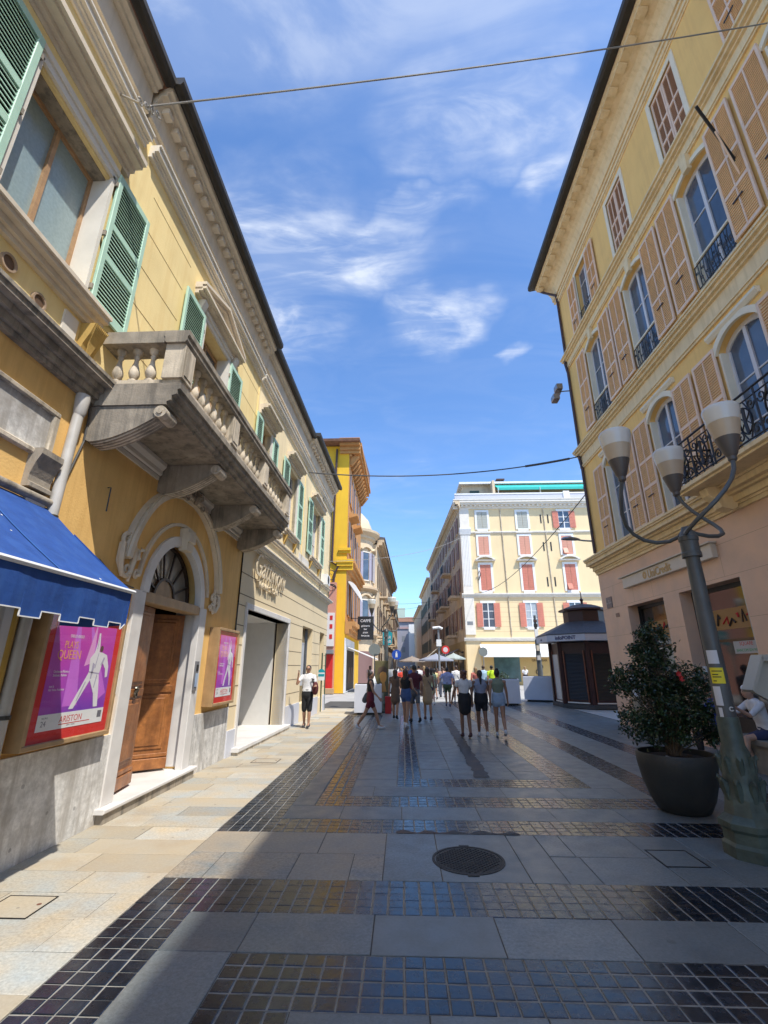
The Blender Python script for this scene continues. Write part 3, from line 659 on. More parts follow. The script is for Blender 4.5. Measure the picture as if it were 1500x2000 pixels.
# door leaves (panelled)
def leaf(name, hx, hd, ang, w, label=None, flip=1):
    c, q = math.cos(ang), math.sin(ang)
    f = Fr((LF.o.x+hd, hx, 0), (q, c, 0), (c*flip, -q*flip, 0))    # local: a along the leaf, d out of its face
    z0, z1 = .20, 2.61; b = MB(f)
    sg = 1
    b.box(0, w, -.05, 0, z0, z1); o = b.build(name, WOOD, pal)
    if label: o['label'] = label
    for zz0, zz1 in ((.52,1.28),(1.52,2.50)):
        p = MB(f); e = .10
        p.box(e, w-e, .001, .018, zz0-.03, zz1+.03, .008); 
        p.build('panel_moulding', WOOD, o); p = MB(f); p.box(e+.045, w-e-.045, .018, .034, zz0+.02, zz1-.02, .013); p.build('door_panel', WOOD, o)
    p = MB(f); p.box(.06, w-.04, .001, .022, 1.345, 1.45, .006); p.build('door_rail', WOOD, o)
    p = MB(f); p.box(.0, w, .001, .03, .20, .36, .01); p.box(.0, w, .001, .02, .37, .43, .008); p.build('kick_board', WOOD, o)
    return o, f
o, f = leaf('door_leaf', 6.42, -.10, R(-9), .80)
b = MB(f); b.arc(.42, 1.375, .028, .045, .03, .055, 0, 360, 14); b.tube([(.42,.03,1.46),(.42,.075,1.45),(.42,.06,1.41)], .014, 6)
for k in range(5): b.tube([(.42,.03,1.44),(.42+.05*math.cos(k*1.26),.05,1.44+.05*math.sin(k*1.26))], .012, 5)
b.build('door_knocker', mat('pewter', (.16,.15,.12), .4, metal=.7), o, True)
b = MB(f); b.box(.405,.435,.001,.02,1.20,1.30,.004); b.build('letter_plate', BLAK, o)
# second leaf, folded inwards from the far jamb
o2, f2 = leaf('door_leaf', 8.24, -.22, R(180+52), .95, flip=-1)
# step
b = MB(LF); b.box(6.05, 8.62, -1.55, .16, .115, .165, .012); b.build('door_step', MARW, pal)
b = MB(LF); b.box(6.10, 8.55, -1.5, .13, -.01, .115); b.build('step_riser', STND, pal)
# intercom on the far jamb
b = MB(LF); b.box(8.27, 8.40, .052, .075, 1.36, 1.84, .006); i_ = b.build('intercom', mat('intercom_grey', (.20,.20,.21), .5), pal)
b = MB(LF); b.box(8.295, 8.375, .076, .082, 1.42, 1.64); b.build('name_panel', flat('pale_blue_label', (.35,.45,.60), .3), i_)
b = MB(LF); b.box(8.295, 8.375, .076, .082, 1.68, 1.78); b.build('speaker_grille', BLAK, i_)
# stickers / small plates right of the first poster case
def plate(fr, a0, a1, z0, z1, m, par, name='notice', d0=.002, d1=.012):
    b = MB(fr); b.box(a0, a1, d0, d1, z0, z1); return b.build(name, m, par)
n1 = plate(LF, 5.98, 6.13, 1.72, 2.20, WHPL, pal)
b = MB(LF); b.prism([(6.058+.045*math.cos(R(t)), 2.10+.04*math.sin(R(t))) for t in range(0,360,20)], .013, .016); b.build('green_disc', flat('green_print', (.02,.32,.10)), n1)
b = MB(LF); b.box(6.03,6.086,.0165,.0175,2.09,2.11); b.build('disc_bar', WHPL, n1)
text('notice_text', 'B&B  2° piano', flat('violet_print', (.22,.12,.35)), (-3.65+.0135, 6.055, 1.85), (0,1,0), (0,0,1), .024, n1, .0005)
n2 = plate(LF, 5.98, 6.13, 1.42, 1.68, WHPL, pal)
b = MB(LF); b.prism([(6.055+.055*math.cos(R(t+30)), 1.605+.055*math.sin(R(t+30))) for t in range(0,360,60)], .013, .016); b.build('black_hexagon', BLAK, n2)
b = MB(LF); b.box(6.0,6.11,.013,.015,1.50,1.52); b.build('black_bar', BLAK, n2)
b = MB(LF); b.box(5.985,6.045,.002,.05,1.12,1.25,.01); b.build('key_box', BLAK, pal)
plate(LF, 10.02, 10.12, 1.62, 1.72, WHPL, pal, 'house_number'); plate(LF, 10.03, 10.11, 1.35, 1.45, STND, pal, 'small_plate')
text('digits', '212', flat('dark_print', (.05,.05,.12)), (-3.65+.014, 10.07, 1.645), (0,1,0), (0,0,1), .05, pal, .0005)

# --- balcony
bal = thing('balcony', 'stone balustraded balcony carried on scroll consoles over the arched door', 'balcony', (-3.65,7.35,4.7))
b = MB(LF)
b.prof([(.01,4.66),(.92,4.66),(.92,4.70),(.97,4.72),(.97,4.78),(1.03,4.80),(1.03,4.86),(1.06,4.87),(1.06,4.95),(.01,4.95)], 4.60, 10.10)
b.build('balcony_slab', STND, bal)
b = MB(LF); b.box(4.66,10.04,.0,1.02,4.951,5.04,.01); b.build('balustrade_base', STON, bal)
RAIL = [(.80,5.52),(.78,5.55),(.78,5.60),(.76,5.62),(.76,5.69),(1.08,5.69),(1.08,5.62),(1.06,5.60),(1.06,5.55),(1.04,5.52)]
b = MB(LF); b.prof(RAIL, 4.58, 10.12); b.build('handrail', STND, bal)
for a0, a1 in ((4.585,4.90),(9.80,10.115)):
    b = MB(LF); b.box(a0, a1, .0, .775, 5.52, 5.69, .012); b.build('handrail_return', STND, bal)
peds = [4.62, 6.33, 8.05, 9.80]
for p in peds:
    b = MB(LF); b.box(p, p+.28, .79, 1.04, 5.04, 5.52, .008); q = b.build('pedestal', STON, bal)
    b = MB(LF); b.box(p+.05, p+.23, 1.04, 1.05, 5.10, 5.46); b.build('pedestal_panel', STON, q)
BP = [(.062,5.04),(.062,5.075),(.040,5.085),(.033,5.10),(.052,5.13),(.064,5.17),(.062,5.21),(.045,5.27),(.028,5.33),(.024,5.38),(.036,5.405),(.036,5.42),(.026,5.44),(.055,5.475),(.058,5.52)]
b = MB(LF); b.lathe((5.02,.915), BP, 14); bp = b.build('baluster', STON, bal, 50)
for i in range(3):
    for k in range(7):
        if i == 0 and k == 0: continue
        a = peds[i]+.28+ (peds[i+1]-peds[i]-.28)*(k+.5)/7
        dup(bp, (0, a-5.02, 0))
bp.location.y += peds[0]+.28+(peds[1]-peds[0]-.28)*.5/7-5.02
for a in (4.74, 9.96):
    for d in (.16, .37, .58): dup(bp, (d-.915, a-peds[0]-.28-(peds[1]-peds[0]-.28)*.5/7+0, 0))
for c in (4.74, 6.42, 8.26, 9.92):                   # scroll consoles
    prof_ = [(0,4.655),(0,4.24)]
    for i in range(11):
        t = i/10; prof_.append((.08+.72*t, 4.20+.30*t**1.7))
    prof_ += [(.86,4.54),(.90,4.60),(.88,4.655)]
    b = MB(LF); b.pline(prof_, c-.12, c+.12); q = b.build('console', STND, bal)
    b = MB(LF); b.tube([(c-.135,.86,4.57),(c+.135,.86,4.57)], .075, 14); b.tube([(c-.15,.86,4.57),(c+.15,.86,4.57)], .035, 10); b.build('console_volute', STON, q, True)
    for k in (-.08,-.027,.027,.08):
        b = MB(LF); b.tube([(c+k,.08+.70*i/8,4.195+.30*(i/8)**1.7) for i in range(9)], .012, 5); b.build('console_reed', STON, q)
for a0, a1 in ((4.9,6.26),(6.58,8.10),(8.42,9.76)):
    b = MB(LF); b.prof([(0,4.40),(.03,4.40),(.03,4.46),(.07,4.48),(.07,4.54),(.12,4.60),(.12,4.655),(0,4.655)], a0, a1); b.build('bed_moulding', WHT, bal)

# --- blue awning
aw = thing('awning', 'blue canvas awning with scalloped valance and white front bar', 'awning', (-3.5,3,3))
b = MB(LF); n = 24; A1, A0 = 4.36, .5
vs = []
for i in range(n+1):
    a = A0+(A1-A0)*i/n
    for j in range(9):
        t = j/8; vs.append((a, .05+1.0*t, 3.28-.84*t-.03*math.sin(math.pi*t)+.004*math.sin(i*1.3)))
fs = [(i*9+j, i*9+j+1, (i+1)*9+j+1, (i+1)*9+j) for i in range(n) for j in range(8)]
b.add(vs, fs); b.add([(a,d,z-.006) for a,d,z in vs], fs); b.build('canopy', BLUE, aw, True)
for a_ in (1.2, 2.3, 3.4):
    b = MB(LF); q_ = [(.05+1.0*t/8, 3.285-.84*t/8-.03*math.sin(math.pi*t/8)) for t in range(9)]
    b.add([(a_+e, d, z) for d, z in q_ for e in (-.009,.009)], [(2*i,2*i+1,2*i+3,2*i+2) for i in range(8)]); b.build('canopy_seam', mat('seam_blue', (.03,.13,.42), .8), aw)
for k in range(9):
    t_ = rnd.uniform(.25,.95); a_ = rnd.uniform(2.4,4.2); z_ = 3.2825-.84*t_-.03*math.sin(math.pi*t_); r_ = rnd.uniform(.006,.014)
    b = MB(LF); b.add([(a_-r_, .05+t_, z_), (a_, .05+t_-r_, z_+r_*.84), (a_+r_*1.4, .05+t_, z_), (a_, .05+t_+r_, z_-r_*.84)], [(0,1,2,3)]); b.build('dropping', WHPL, aw)
b = MB(LF); b.tube([(A0,1.06,2.43),(A1+.02,1.06,2.43)], .020, 8); b.build('front_bar', WHPL, aw, True)
b = MB(LF); b.tube([(A0,.06,3.33),(A1,.06,3.33)], .045, 10); b.build('roller', STND, aw, True)
b = MB(LF); vs = []; ss_ = []
for i in range(20):
    for a_ in (A0+i*.20, A0+i*.20+.1, A0+(i+1)*.20-.002):
        if a_ < A1: ss_.append((a_, (i % 2)*.05))
ss_.append((A1, 0)); n = len(ss_)-1
for i in range(n+1):
    a, tooth = ss_[i]; w = .005*math.sin(a*7)+.003*math.sin(a*17+1)
    vs += [(a, 1.05+w*.3, 2.42), (a, 1.045+w, 2.28), (a, 1.035+w, 2.13-tooth)]
fs = [(3*i+j, 3*i+j+1, 3*i+4+j, 3*i+3+j) for i in range(n) for j in range(2)]
b.add(vs, fs); b.add([(a,d-.004,z) for a,d,z in vs], fs); b.build('valance', BLUE, aw)
b = MB(LF)
for i in range(n): b.tube([vs[3*i+2], vs[3*i+5]], .006, 4)
b.build('valance_trim', WHPL, aw, kind='stuff')
b = MB(LF)
vs = [(A1,.35,3.02),(A1,1.05,2.42),(A1+.0,1.04,2.12),(A1-.01,.7,2.10),(A1,.40,2.12)]
b.add(vs + [(a-.004,d,z) for a,d,z in vs], [(0,1,2,3,4),(5,6,7,8,9)]); b.build('side_gusset', BLUE, aw)
b = MB(LF); b.tube([(2.2,.05,2.25),(3.9,1.02,2.36)], .022, 6); b.build('folding_arm', GREY, aw)

# --- poster cases
def poster_case(a0, a1, z0, z1, d, label, k):
    t = thing('poster_case', label, 'poster case', (-3.65, (a0+a1)/2, z0))
    b = MB(LF); b.box(a0, a1, .004, d-.04, z0, z1); b.build('case_box', WOOL, t)
    w = .05
    for q in ((a0,a1,z0,z0+w),(a0,a1,z1-w,z1),(a0,a0+w,z0+w,z1-w),(a1-w,a1,z0+w,z1-w)):
        b = MB(LF); b.box(q[0],q[1],d-.04,d,q[2],q[3],.008); b.build('case_frame', WOOL, t)
    b = MB(LF); b.box(a0+w,a1-w,d-.039,d-.034,z0+w,z1-w); b.build('backing', flat('red_felt', (.62,.03,.02), .8), t)
    pa0, pa1, pz0, pz1 = a0+.17, a1-.15, z0+.15, z1-.13; D = d-.034
    pm = bpy.data.materials.get('poster_print')
    if not pm:
        pm = bpy.data.materials.new('poster_print'); pm.use_nodes = True; tt = pm.node_tree; bb = tt.nodes['Principled BSDF']; bb.inputs['Roughness'].default_value = .35
        gg = tt.nodes.new('ShaderNodeTexCoord'); ss = tt.nodes.new('ShaderNodeSeparateXYZ'); tt.links.new(gg.outputs['Generated'], ss.inputs[0])
        cr = tt.nodes.new('ShaderNodeValToRGB'); e = cr.color_ramp.elements; e[0].position = 0; e[0].color = (.16,.05,.42,1); e[1].position = 1; e[1].color = (.62,.05,.36,1)
        x = e.new(.45); x.color = (.42,.055,.46,1)
        nn = tt.nodes.new('ShaderNodeTexNoise'); nn.inputs['Scale'].default_value = 1.6; tt.links.new(gg.outputs['Generated'], nn.inputs[0])
        mm = tt.nodes.new('ShaderNodeMath'); mm.operation = 'ADD'; tt.links.new(ss.outputs[2], mm.inputs[0])
        m2 = tt.nodes.new('ShaderNodeMath'); m2.operation = 'MULTIPLY_ADD'; m2.inputs[1].default_value = .9; m2.inputs[2].default_value = -.45; tt.links.new(nn.outputs[0], m2.inputs[0]); tt.links.new(m2.outputs[0], mm.inputs[1])
        tt.links.new(mm.outputs[0], cr.inputs[0]); tt.links.new(cr.outputs[0], bb.inputs['Base Color'])
    b = MB(LF); b.box(pa0,pa1,D,D+.002,pz0,pz1); po = b.build('poster', pm, t)
    H_ = pz1-pz0; Wd = pa1-pa0; X = -3.65+D+.0035
    def T(body, a, z, s, m, al='LEFT', **kw): text('lettering', body, m, (X, pa0+Wd*a, pz0+H_*z), (0,1,0), (0,0,1), s*H_, po, .0004, align=al, **kw)
    gold = flat('gold_print', (.75,.36,.12)); wp = flat('white_print', (.75,.73,.74)); rd = flat('red_print', (.55,.02,.02))
    T('DIEGO BASSO', .22, .86, .042, wp, sx=.8); T('PLAYS', .16, .755, .10, gold, sx=.75); T('QUEEN', .08, .65, .125, gold, sx=.85)
    T('Orchestra Ritmico\nSinfonica Italiana', .08, .52, .034, wp, sx=.85); T('con la\nArt Voice Academy', .06, .385, .032, wp, sx=.85)
    b = MB(LF); b.box(pa0+.0,pa1-.0,D+.0022,D+.0032,pz0,pz0+H_*.145); b.build('footer', WHPL, po)
    T('ARISTON', .30, .055, .085, rd, sx=.95); T('24', .05, .04, .07, flat('grey_print', (.15,.15,.17)))
    b = MB(LF); b.box(pa0+Wd*.30,pa0+Wd*.78,D+.0034,D+.0038,pz0+H_*.035,pz0+H_*.043); b.build('footer_rule', rd, po)
    # flat white dancer print: legs apart, one arm raised
    def pp(a, z): return (pa0+Wd*a, pz0+H_*z)
    body = [(.40,.17),(.47,.17),(.66,.44),(.76,.30),(.80,.165),(.87,.165),(.84,.33),(.80,.50),(.83,.62),(.90,.55),(.92,.46),(.96,.47),(.95,.58),(.89,.70),(.80,.725),(.74,.73),(.735,.80),(.71,.93),(.685,.93),(.68,.80),(.66,.72),(.60,.66),(.62,.52)]
    for k_, q in enumerate(([(.30,.99),(.36,.99),(.52,.2),(.30,.2)],[(.52,.99),(.56,.99),(.98,.3),(.80,.2)],[(.62,.99),(.64,.99),(.66,.62),(.52,.58)])):
        b = MB(LF); b.prism([pp(*w_) for w_ in q], D+.0021+.0004*k_, D+.0023+.0004*k_); b.build('light_beam_print', flat('violet_beam', (.58,.16,.66)) if q[0][0] < .6 else flat('pink_beam', (.75,.35,.66)), po)
    b = MB(LF); b.prism([pp(*q) for q in body], D+.0034, D+.0042); b.build('figure_print', wp, po)
    for q in ([(.655,.45),(.675,.45),(.70,.60),(.66,.62)],[(.74,.36),(.755,.36),(.775,.48),(.76,.5)],[(.49,.24),(.505,.24),(.60,.42),(.585,.43)],[(.62,.515),(.80,.495),(.80,.51),(.62,.53)],[(.70,.56),(.715,.56),(.74,.72),(.73,.72)],[(.80,.60),(.82,.58),(.86,.66),(.84,.68)],[(.69,.76),(.70,.76),(.70,.9),(.693,.9)]):
        b = MB(LF); b.prism([pp(*w_) for w_ in q], D+.0043, D+.0047); b.build('fold_print', flat('grey_lilac_print', (.42,.38,.50)), po)
    b = MB(LF); b.box(pa1-Wd*.10,pa1-Wd*.03,D+.0034,D+.0038,pz0+H_*.05,pz0+H_*.12); b.build('grey_square', flat('grey_print', (.15,.15,.17)), po)
    T('TEATRO', .05, .105, .022, flat('grey_print', (.15,.15,.17))); T('teatro · cinema', .42, .018, .02, flat('grey_print', (.15,.15,.17)))
    b = MB(LF); cx, cz = pp(.775, .765); b.prism([(cx+.03*k*math.cos(R(q)), cz+.036*k*math.sin(R(q))) for q in range(0,360,30)], D+.0034, D+.0043); b.build('figure_head', flat('brown_print', (.12,.06,.05)), po)
    gl = bpy.data.materials.get('case_glass')
    if not gl:
        gl = bpy.data.materials.new('case_glass'); gl.use_nodes = True; tt = gl.node_tree; o_ = tt.nodes['Material Output']
        a_ = tt.nodes.new('ShaderNodeBsdfTransparent'); g_ = tt.nodes.new('ShaderNodeBsdfGlossy'); g_.inputs['Roughness'].default_value = .03; mx = tt.nodes.new('ShaderNodeMixShader')
        mx.inputs[0].default_value = .09; tt.links.new(a_.outputs[0], mx.inputs[1]); tt.links.new(g_.outputs[0], mx.inputs[2]); tt.links.new(mx.outputs[0], o_.inputs[0])
    b = MB(LF); b.quad((a0+w,d-.012,z0+w),(a1-w,d-.012,z0+w),(a1-w,d-.012,z1-w),(a0+w,d-.012,z1-w)); b.build('case_glass', gl, t)
    return t
poster_case(4.52, 5.86, 1.0, 2.32, .17, 'large wooden poster case hanging below the blue awning', 1)
poster_case(8.86, 9.98, 1.06, 2.46, .20, 'smaller wooden poster case between the arched door and the beige shop', .85)

# ================================================================== LEFT 2: shop building, turned one degree into the street
CA = R(1.05)
CF = Fr((-3.65,10.2,0), (math.sin(CA), math.cos(CA), 0), (math.cos(CA), -math.sin(CA), 0))
CL = 11.15
shp = thing('shop_building', 'pale yellow building with beige shopfront and mint shutters beyond the balcony', 'building', (-3.6,15,0))
W3 = [(.50,1.28,5.80,7.9),(3.30,4.45,5.80,7.9),(7.0,8.6,5.80,7.9)]
b = wallmb(CF, 0, CL, 4.56, 9.35, W3, .3); b.build('upper_wall', PALE, shp)
GO = [(.55,4.35,.125,3.02),(6.35,8.05,.55,3.12),(9.55,10.55,.55,3.12)]
b = wallmb(CF, 0, CL, 0, 4.56, GO, .35, d=.03); b.build('shopfront_wall', BEIG, shp)
b = MB(CF); b.box(0,CL,-9,-2.6,0,10.0); b.box(0,CL,-2.6,-.36,3.2,9.9); b.box(4.4,6.3,-2.6,-.36,0,3.2); b.box(8.1,9.5,-2.6,-.36,0,3.2); b.box(10.6,CL,-2.6,-.36,0,3.2); b.build('building_core', mat('interior_dark', (.09,.06,.045), .95), shp)
b = MB(CF); b.quad((CL,.03,0),(CL,-9,0),(CL,-9,9.9),(CL,.03,9.9)); b.build('end_wall', PALE, shp)
b = MB(CF); b.prof([(-9,9.9),(-9,11.5),(.2,10.2),(.2,10.1),(0,9.95)], 0, CL); b.build('roof', ROOF, shp)
eave(CF, .25, 5.6, 9.30, 10.08, .20, shp)
eave(CF, 5.6, CL+.12, 9.30, 10.16, .36, shp)
cb_ = None
for i in range(18):
    b = MB(CF); b.box(5.75+i*.30,5.89+i*.30,.12,.25,9.78,9.88,.01)
    b.build('console_block', SOFF, shp)
moulding(CF, 'eave_moulding', .1, CL, 8.88, [(.05,.07),(.08,.04),(.13,.09),(.16,.03)], WHT, shp)
moulding(CF, 'shop_cornice', -.05, CL+.08, 4.44, [(.06,.03),(.12,.03),(.22,.06),(.26,.03)], WHT, shp)
moulding(CF, 'string_course', 0, CL, 5.0, [(.05,.05),(.09,.08),(.12,.04)], SOFF, shp)
for z in (.95+.0, 1.35, 1.78, 2.20, 2.62, 3.06):      # rustication grooves in the shop wall
    for a0, a1 in (((.0,.5),(4.4,6.3),(8.1,9.5),(10.6,CL)) if z < 3.05 else ((0,.5),(4.4,CL))):
        b = MB(CF); b.box(a0,a1,.0305,.033,z,z+.018); b.build('rustication_joint', mat('joint_brown', (.20,.14,.08), .9), shp)
for z in (3.30, 3.78):
    b = MB(CF); b.box(0,CL,.0305,.033,z,z+.02); b.build('rustication_joint', mat('joint_brown', (.20,.14,.08), .9), shp)
for a0, a1 in ((0,.52),(4.4,6.3),(8.1,9.5),(10.6,CL)):
    b = MB(CF); b.box(a0,a1,.03,.06,0,.62 if a0 else .5); b.build('plinth', PLNT, shp)
# shop entrance
for q in ((.43,.55,.12,3.02),(4.35,4.47,.12,3.02),(.43,4.47,3.02,3.16)):
    b = MB(CF); b.box(q[0],q[1],-.3,.07,q[2],q[3],.01); b.build('door_surround', MARW, shp)
b = MB(CF); b.box(.3,4.6,-2.5,.22,.06,.14,.01); b.build('shop_step', MARW, shp)
b = MB(CF); b.box(.35,4.55,-2.5,.20,-.01,.06); b.build('step_riser', STON, shp)
PNL = flat('white_panel', (.62,.60,.56), .5)
b = MB(CF); b.box(1.5,4.3,-1.7,-1.65,.14,3.1); b.build('display_wall', PNL, shp)
b = MB(CF); b.box(4.25,4.32,-1.65,-.36,.14,3.1); b.build('side_panel', PNL, shp)
b = MB(CF); b.box(.5,4.4,-2.5,-.3,3.02,3.05); b.build('shop_ceiling', PNL, shp)
b = MB(CF); b.box(1.5,1.56,-1.64,-.5,.14,3.0); b.build('glass_fin', PNL, shp)
b = MB(CF); b.box(2.1,2.7,-1.6,-1.0,.14,.42,.01); b.build('display_block', MARB, shp)
b = MB(CF); b.box(2.1,2.7,-1.5,-1.1,.42,1.45,.01); b.build('display_plinth', flat('pale_fabric', (.55,.5,.42)), shp)
b = MB(CF); b.box(.95,1.3,-2.0,-1.95,1.2,1.9); 
scr = bpy.data.materials.new('screen_glow'); scr.use_nodes = True; pb_ = scr.node_tree.nodes['Principled BSDF']; pb_.inputs['Base Color'].default_value = (.03,.02,.2,1); pb_.inputs['Emission Color'].default_value = (.12,.08,.9,1); pb_.inputs['Emission Strength'].default_value = .8
b.build('screen', scr, shp)
for a0, a1 in ((6.35,8.05),(9.55,10.55)):
    b = MB(CF); b.box(a0,a1,-.22,-.20,.55,3.12); w_ = b.build('shop_window', GLSD, shp)
    for q in ((a0,a0+.05),(a1-.05,a1)):
        b = MB(CF); b.box(q[0],q[1],-.25,-.15,.55,3.12); b.build('window_frame', MET, w_)
b = MB(CF); b.box(6.7,7.7,-.199,-.19,1.1,2.6); b.build('window_poster', flat('pale_grey_print', (.45,.47,.5)), shp)
# shop name in raised script letters
sgn = text('shop_lettering', 'Gattinoni', flat('champagne_metal', (.66,.55,.38), .35), CF(.62,.10,3.88), CF.s, (0,0,1), .84, shp, .010, shear=.35, align='LEFT', sx=.86)
text('shop_lettering', 'TRAVEL STORE', flat('champagne_metal', (.66,.55,.38), .35), CF(.95,.08,3.62), CF.s, (0,0,1), .22, shp, .03, align='LEFT', sx=1.2)
# first floor windows with shutters
for i, (a0, a1, z0, z1) in enumerate(W3):
    win_frame(CF, a0+.02, a1-.02, z0+.02, z1-.02, -.22, shp, TANW if i == 0 else WFRM, GLAS if i < 2 else CURT, .05, .05, (z0+.75,z0+1.45))
    for a in (a0-.08, a1):
        b = MB(CF); b.box(a, a+.08, -.1, .05, z0-.02, z1+.02); b.build('window_jamb', WHT, shp)
    moulding(CF, 'window_sill', a0-.25, a1+.25, z0-.22, [(.06,.07),(.12,.06),(.16,.05)], SOFF, shp)
    moulding(CF, 'window_hood', a0-.3, a1+.3, z1+.12, [(.05,.1),(.10,.05),(.22,.05),(.27,.06)], SOFF, shp)
    hw = min((a1-a0)/2+.1, .74)
    for h0, h1 in ((a0-.08-hw, a0-.08), (a1+.08, a1+.08+hw)):
        shutter(CF, h0, h1, z0-.04, z1, .045, shp, slats='st', breaks=(.36,.6))
    for a in (a0-.06, a1-.06):
        b = MB(CF); b.pline([(0,z0-.50),(.03,z0-.48),(.08,z0-.36),(.12,z0-.22),(0,z0-.22)], a, a+.12); b.build('sill_bracket', mat('ochre_stucco_ornament', (.62,.40,.11), .8), shp)
b = MB(CF); b.prism([(6.6,8.06),(9.0,8.06),(7.8,8.5)], .02, .2); b.build('pediment', SOFF, shp)
for a0, a1 in ((.0,.06),(5.55,5.62)):
    b = MB(CF); b.box(a0,a1,.001,.02,4.8,8.88); b.build('pilaster_strip', OCHL, shp)
for a in (1.9, 5.2, 6.0):
    b = MB(CF); b.box(a, a+.8, .001, .02, 5.15, 5.5, .005); b.build('wall_panel', WHT, shp)
b = MB(CF); b.box(9.4,10.1,.0,.28,5.1,5.55,.02); ac = b.build('air_conditioner', WHPL, shp)
b = MB(CF); b.arc(9.65,5.32,.02,.17,.28,.29,0,360,20); b.build('fan_grille', BLAK, ac)
for a in (9.0, CL):
    b = MB(CF); b.tube([(a,.06,9.3),(a-.02,.05,8.8),(a-.02,.05,4.7)], .02, 6); b.build('wall_cable', CABL, shp)

# ================================================================== RIGHT: bank palace (facade plane x = 7)
RF = Fr((7,0,0), (0,1,0), (-1,0,0))
bnk = thing('bank_palace', 'tall golden palace with tan shutters, iron balcony and pink stone bank at its foot', 'building', (7,9,0))
CEN = [14.10-2.985*i for i in range(8)]
R0 = -10
o1 = [(c-.62,c+.62,5.60,8.55) for c in CEN]; o2 = [(c-.62,c+.62,10.0,13.05) for c in CEN]; o3 = []
CL3 = [14.10, 11.18, 8.28, 5.13, 2.2, -.8, -3.8]
o3 = [(c-.52,c+.52,14.1,16.45) for c in CL3]
b = MB(RF); wallmb(RF, R0, 16.6, 4.85, 17.6, o1+o2+o3, .24, mb=b)
for q in o1: arch_fill(b, q[0], q[1], 8.22, 8.551, -.24, .002)
for q in o2: arch_fill(b, q[0], q[1], 12.86, 13.051, -.24, .002)
b.quad((16.6,0,4.85),(16.6,-10,4.85),(16.6,-10,17.6),(16.6,0,17.6)); b.build('upper_wall', RYEL, bnk)
BO = [(12.73,14.80,.0,3.52),(9.76,12.0,.0,3.52),(6.6,9.0,.0,3.52),(3.0,5.6,0,3.52)]
b = MB(RF); wallmb(RF, R0, 16.6, 0, 4.85, BO, .42, mb=b); b.quad((16.6,0,0),(16.6,-10,0),(16.6,-10,4.85),(16.6,0,4.85)); b.build('stone_base', PINK, bnk)
b = MB(RF); b.box(R0,16.5,-12,-.45,0,17.9); b.build('building_core', mat('interior_dark', (.09,.06,.045), .95), bnk)
b = MB(RF)
for z in (.9,1.8,2.7,3.6,4.3): 
    b = MB(RF); 
    for a0, a1 in (((14.8,16.6),(12.0,12.73),(9.0,9.76)) if z < 3.5 else ((R0,16.6),)):
        b = MB(RF); b.box(a0,a1,.0005,.0015,z,z+.006); b.build('cladding_joint', mat('joint_pink', (.36,.24,.16), .8), bnk)
for i, a in enumerate((15.6,14.3,13.2,11.3,10.2,8.2,7.1,5.9)):
    b = MB(RF); b.box(a,a+.006,.0005,.0015,3.606,4.3); b.build('cladding_joint', mat('joint_pink', (.36,.24,.16), .8), bnk)
# ledges
moulding(RF, 'bank_cornice', R0, 16.6, 4.83, [(.06,.08),(.10,.05),(.16,.13),(.26,.05),(.38,.12),(.43,.05),(.46,.06)], RTRM, bnk)
moulding(RF, 'string_course', R0, 16.6, 8.93, [(.05,.06),(.08,.05),(.05,.36),(.12,.06),(.20,.08),(.27,.06),(.30,.05)], RTRM, bnk)
moulding(RF, 'string_course', R0, 16.6, 13.38, [(.05,.05),(.08,.05),(.06,.22),(.12,.06),(.20,.08),(.26,.06)], RTRM, bnk)
moulding(RF, 'eave_moulding', R0, 16.6, 16.75, [(.03,.06),(.07,.05),(.05,.12),(.10,.06)], RTRM, bnk)
eave(RF, R0, 16.95, 17.15, 18.08, .80, bnk, n=5, m=RTRM, edge=False)
b = MB(RF); b.prof([(.70,18.082),(.98,18.02),(1.06,18.06),(1.06,18.24),(.70,18.30)], R0, 17.05); b.build('gutter', GUTR, bnk)
for k in range(46):
    a = 16.75-k*.58
    b = MB(RF); b.pline([(.50,17.78),(.50,17.84),(.74,17.90),(.74,17.84),(.62,17.80)], a-.12, a+.12); b.build('eave_bracket', RTRM, bnk)
b = MB(RF); b.prof([(.6,18.085),(.7,18.24),(-12,19.9),(-12,18.085)], R0, 17.0); b.build('roof', ROOF, bnk)
def rshutter(a0, a1, z0, z1, d, par, pm=RSHP, rows_=(.34,.60), fr=RF, hook=1):
    fw = .055; b = MB(fr); c = (a0+a1)/2
    b.box(a0,a0+fw,d,d+.045,z0,z1,.006); b.box(a1-fw,a1,d,d+.045,z0,z1,.006); b.box(c-.014,c+.014,d+.002,d+.042,z0+.06,z1-.06)
    rl = [z0+.04]+[z0+(z1-z0)*f for f in rows_]+[z1-.04]
    for i, r in enumerate(rl): b.box(a0+fw-.001,a1-fw+.001,d+.003,d+.040,r-.04,r+.04)
    s = b.build('shutter', RSHF, par)
    for i in range(len(rl)-1):
        for x0, x1 in ((a0+fw, c-.014),(c+.014, a1-fw)):
            p = MB(fr); lo, hi = rl[i]+.04, rl[i+1]-.04; n = max(3, int((hi-lo)/.06)); vs = []; st = (hi-lo)/n
            for k in range(n):
                z = lo+k*st; vs += [(x0,d+.030,z),(x1,d+.030,z),(x1,d+.010,z+st),(x0,d+.010,z+st)]
            p.add(vs, [(4*k,4*k+1,4*k+2,4*k+3) for k in range(n)] + [(4*k+3,4*k+2,4*k+5,4*k+4) for k in range(n-1)]); p.build('louvre_panel', pm, s)
    if hook:
        p = MB(fr); zz = z0+(z1-z0)*.24; hx = a0 if hook > 0 else a1; p.box(c-.12,c+.16,d+.046,d+.062,zz,zz+.03); p.build('latch_bar', IRON, s)
    return s
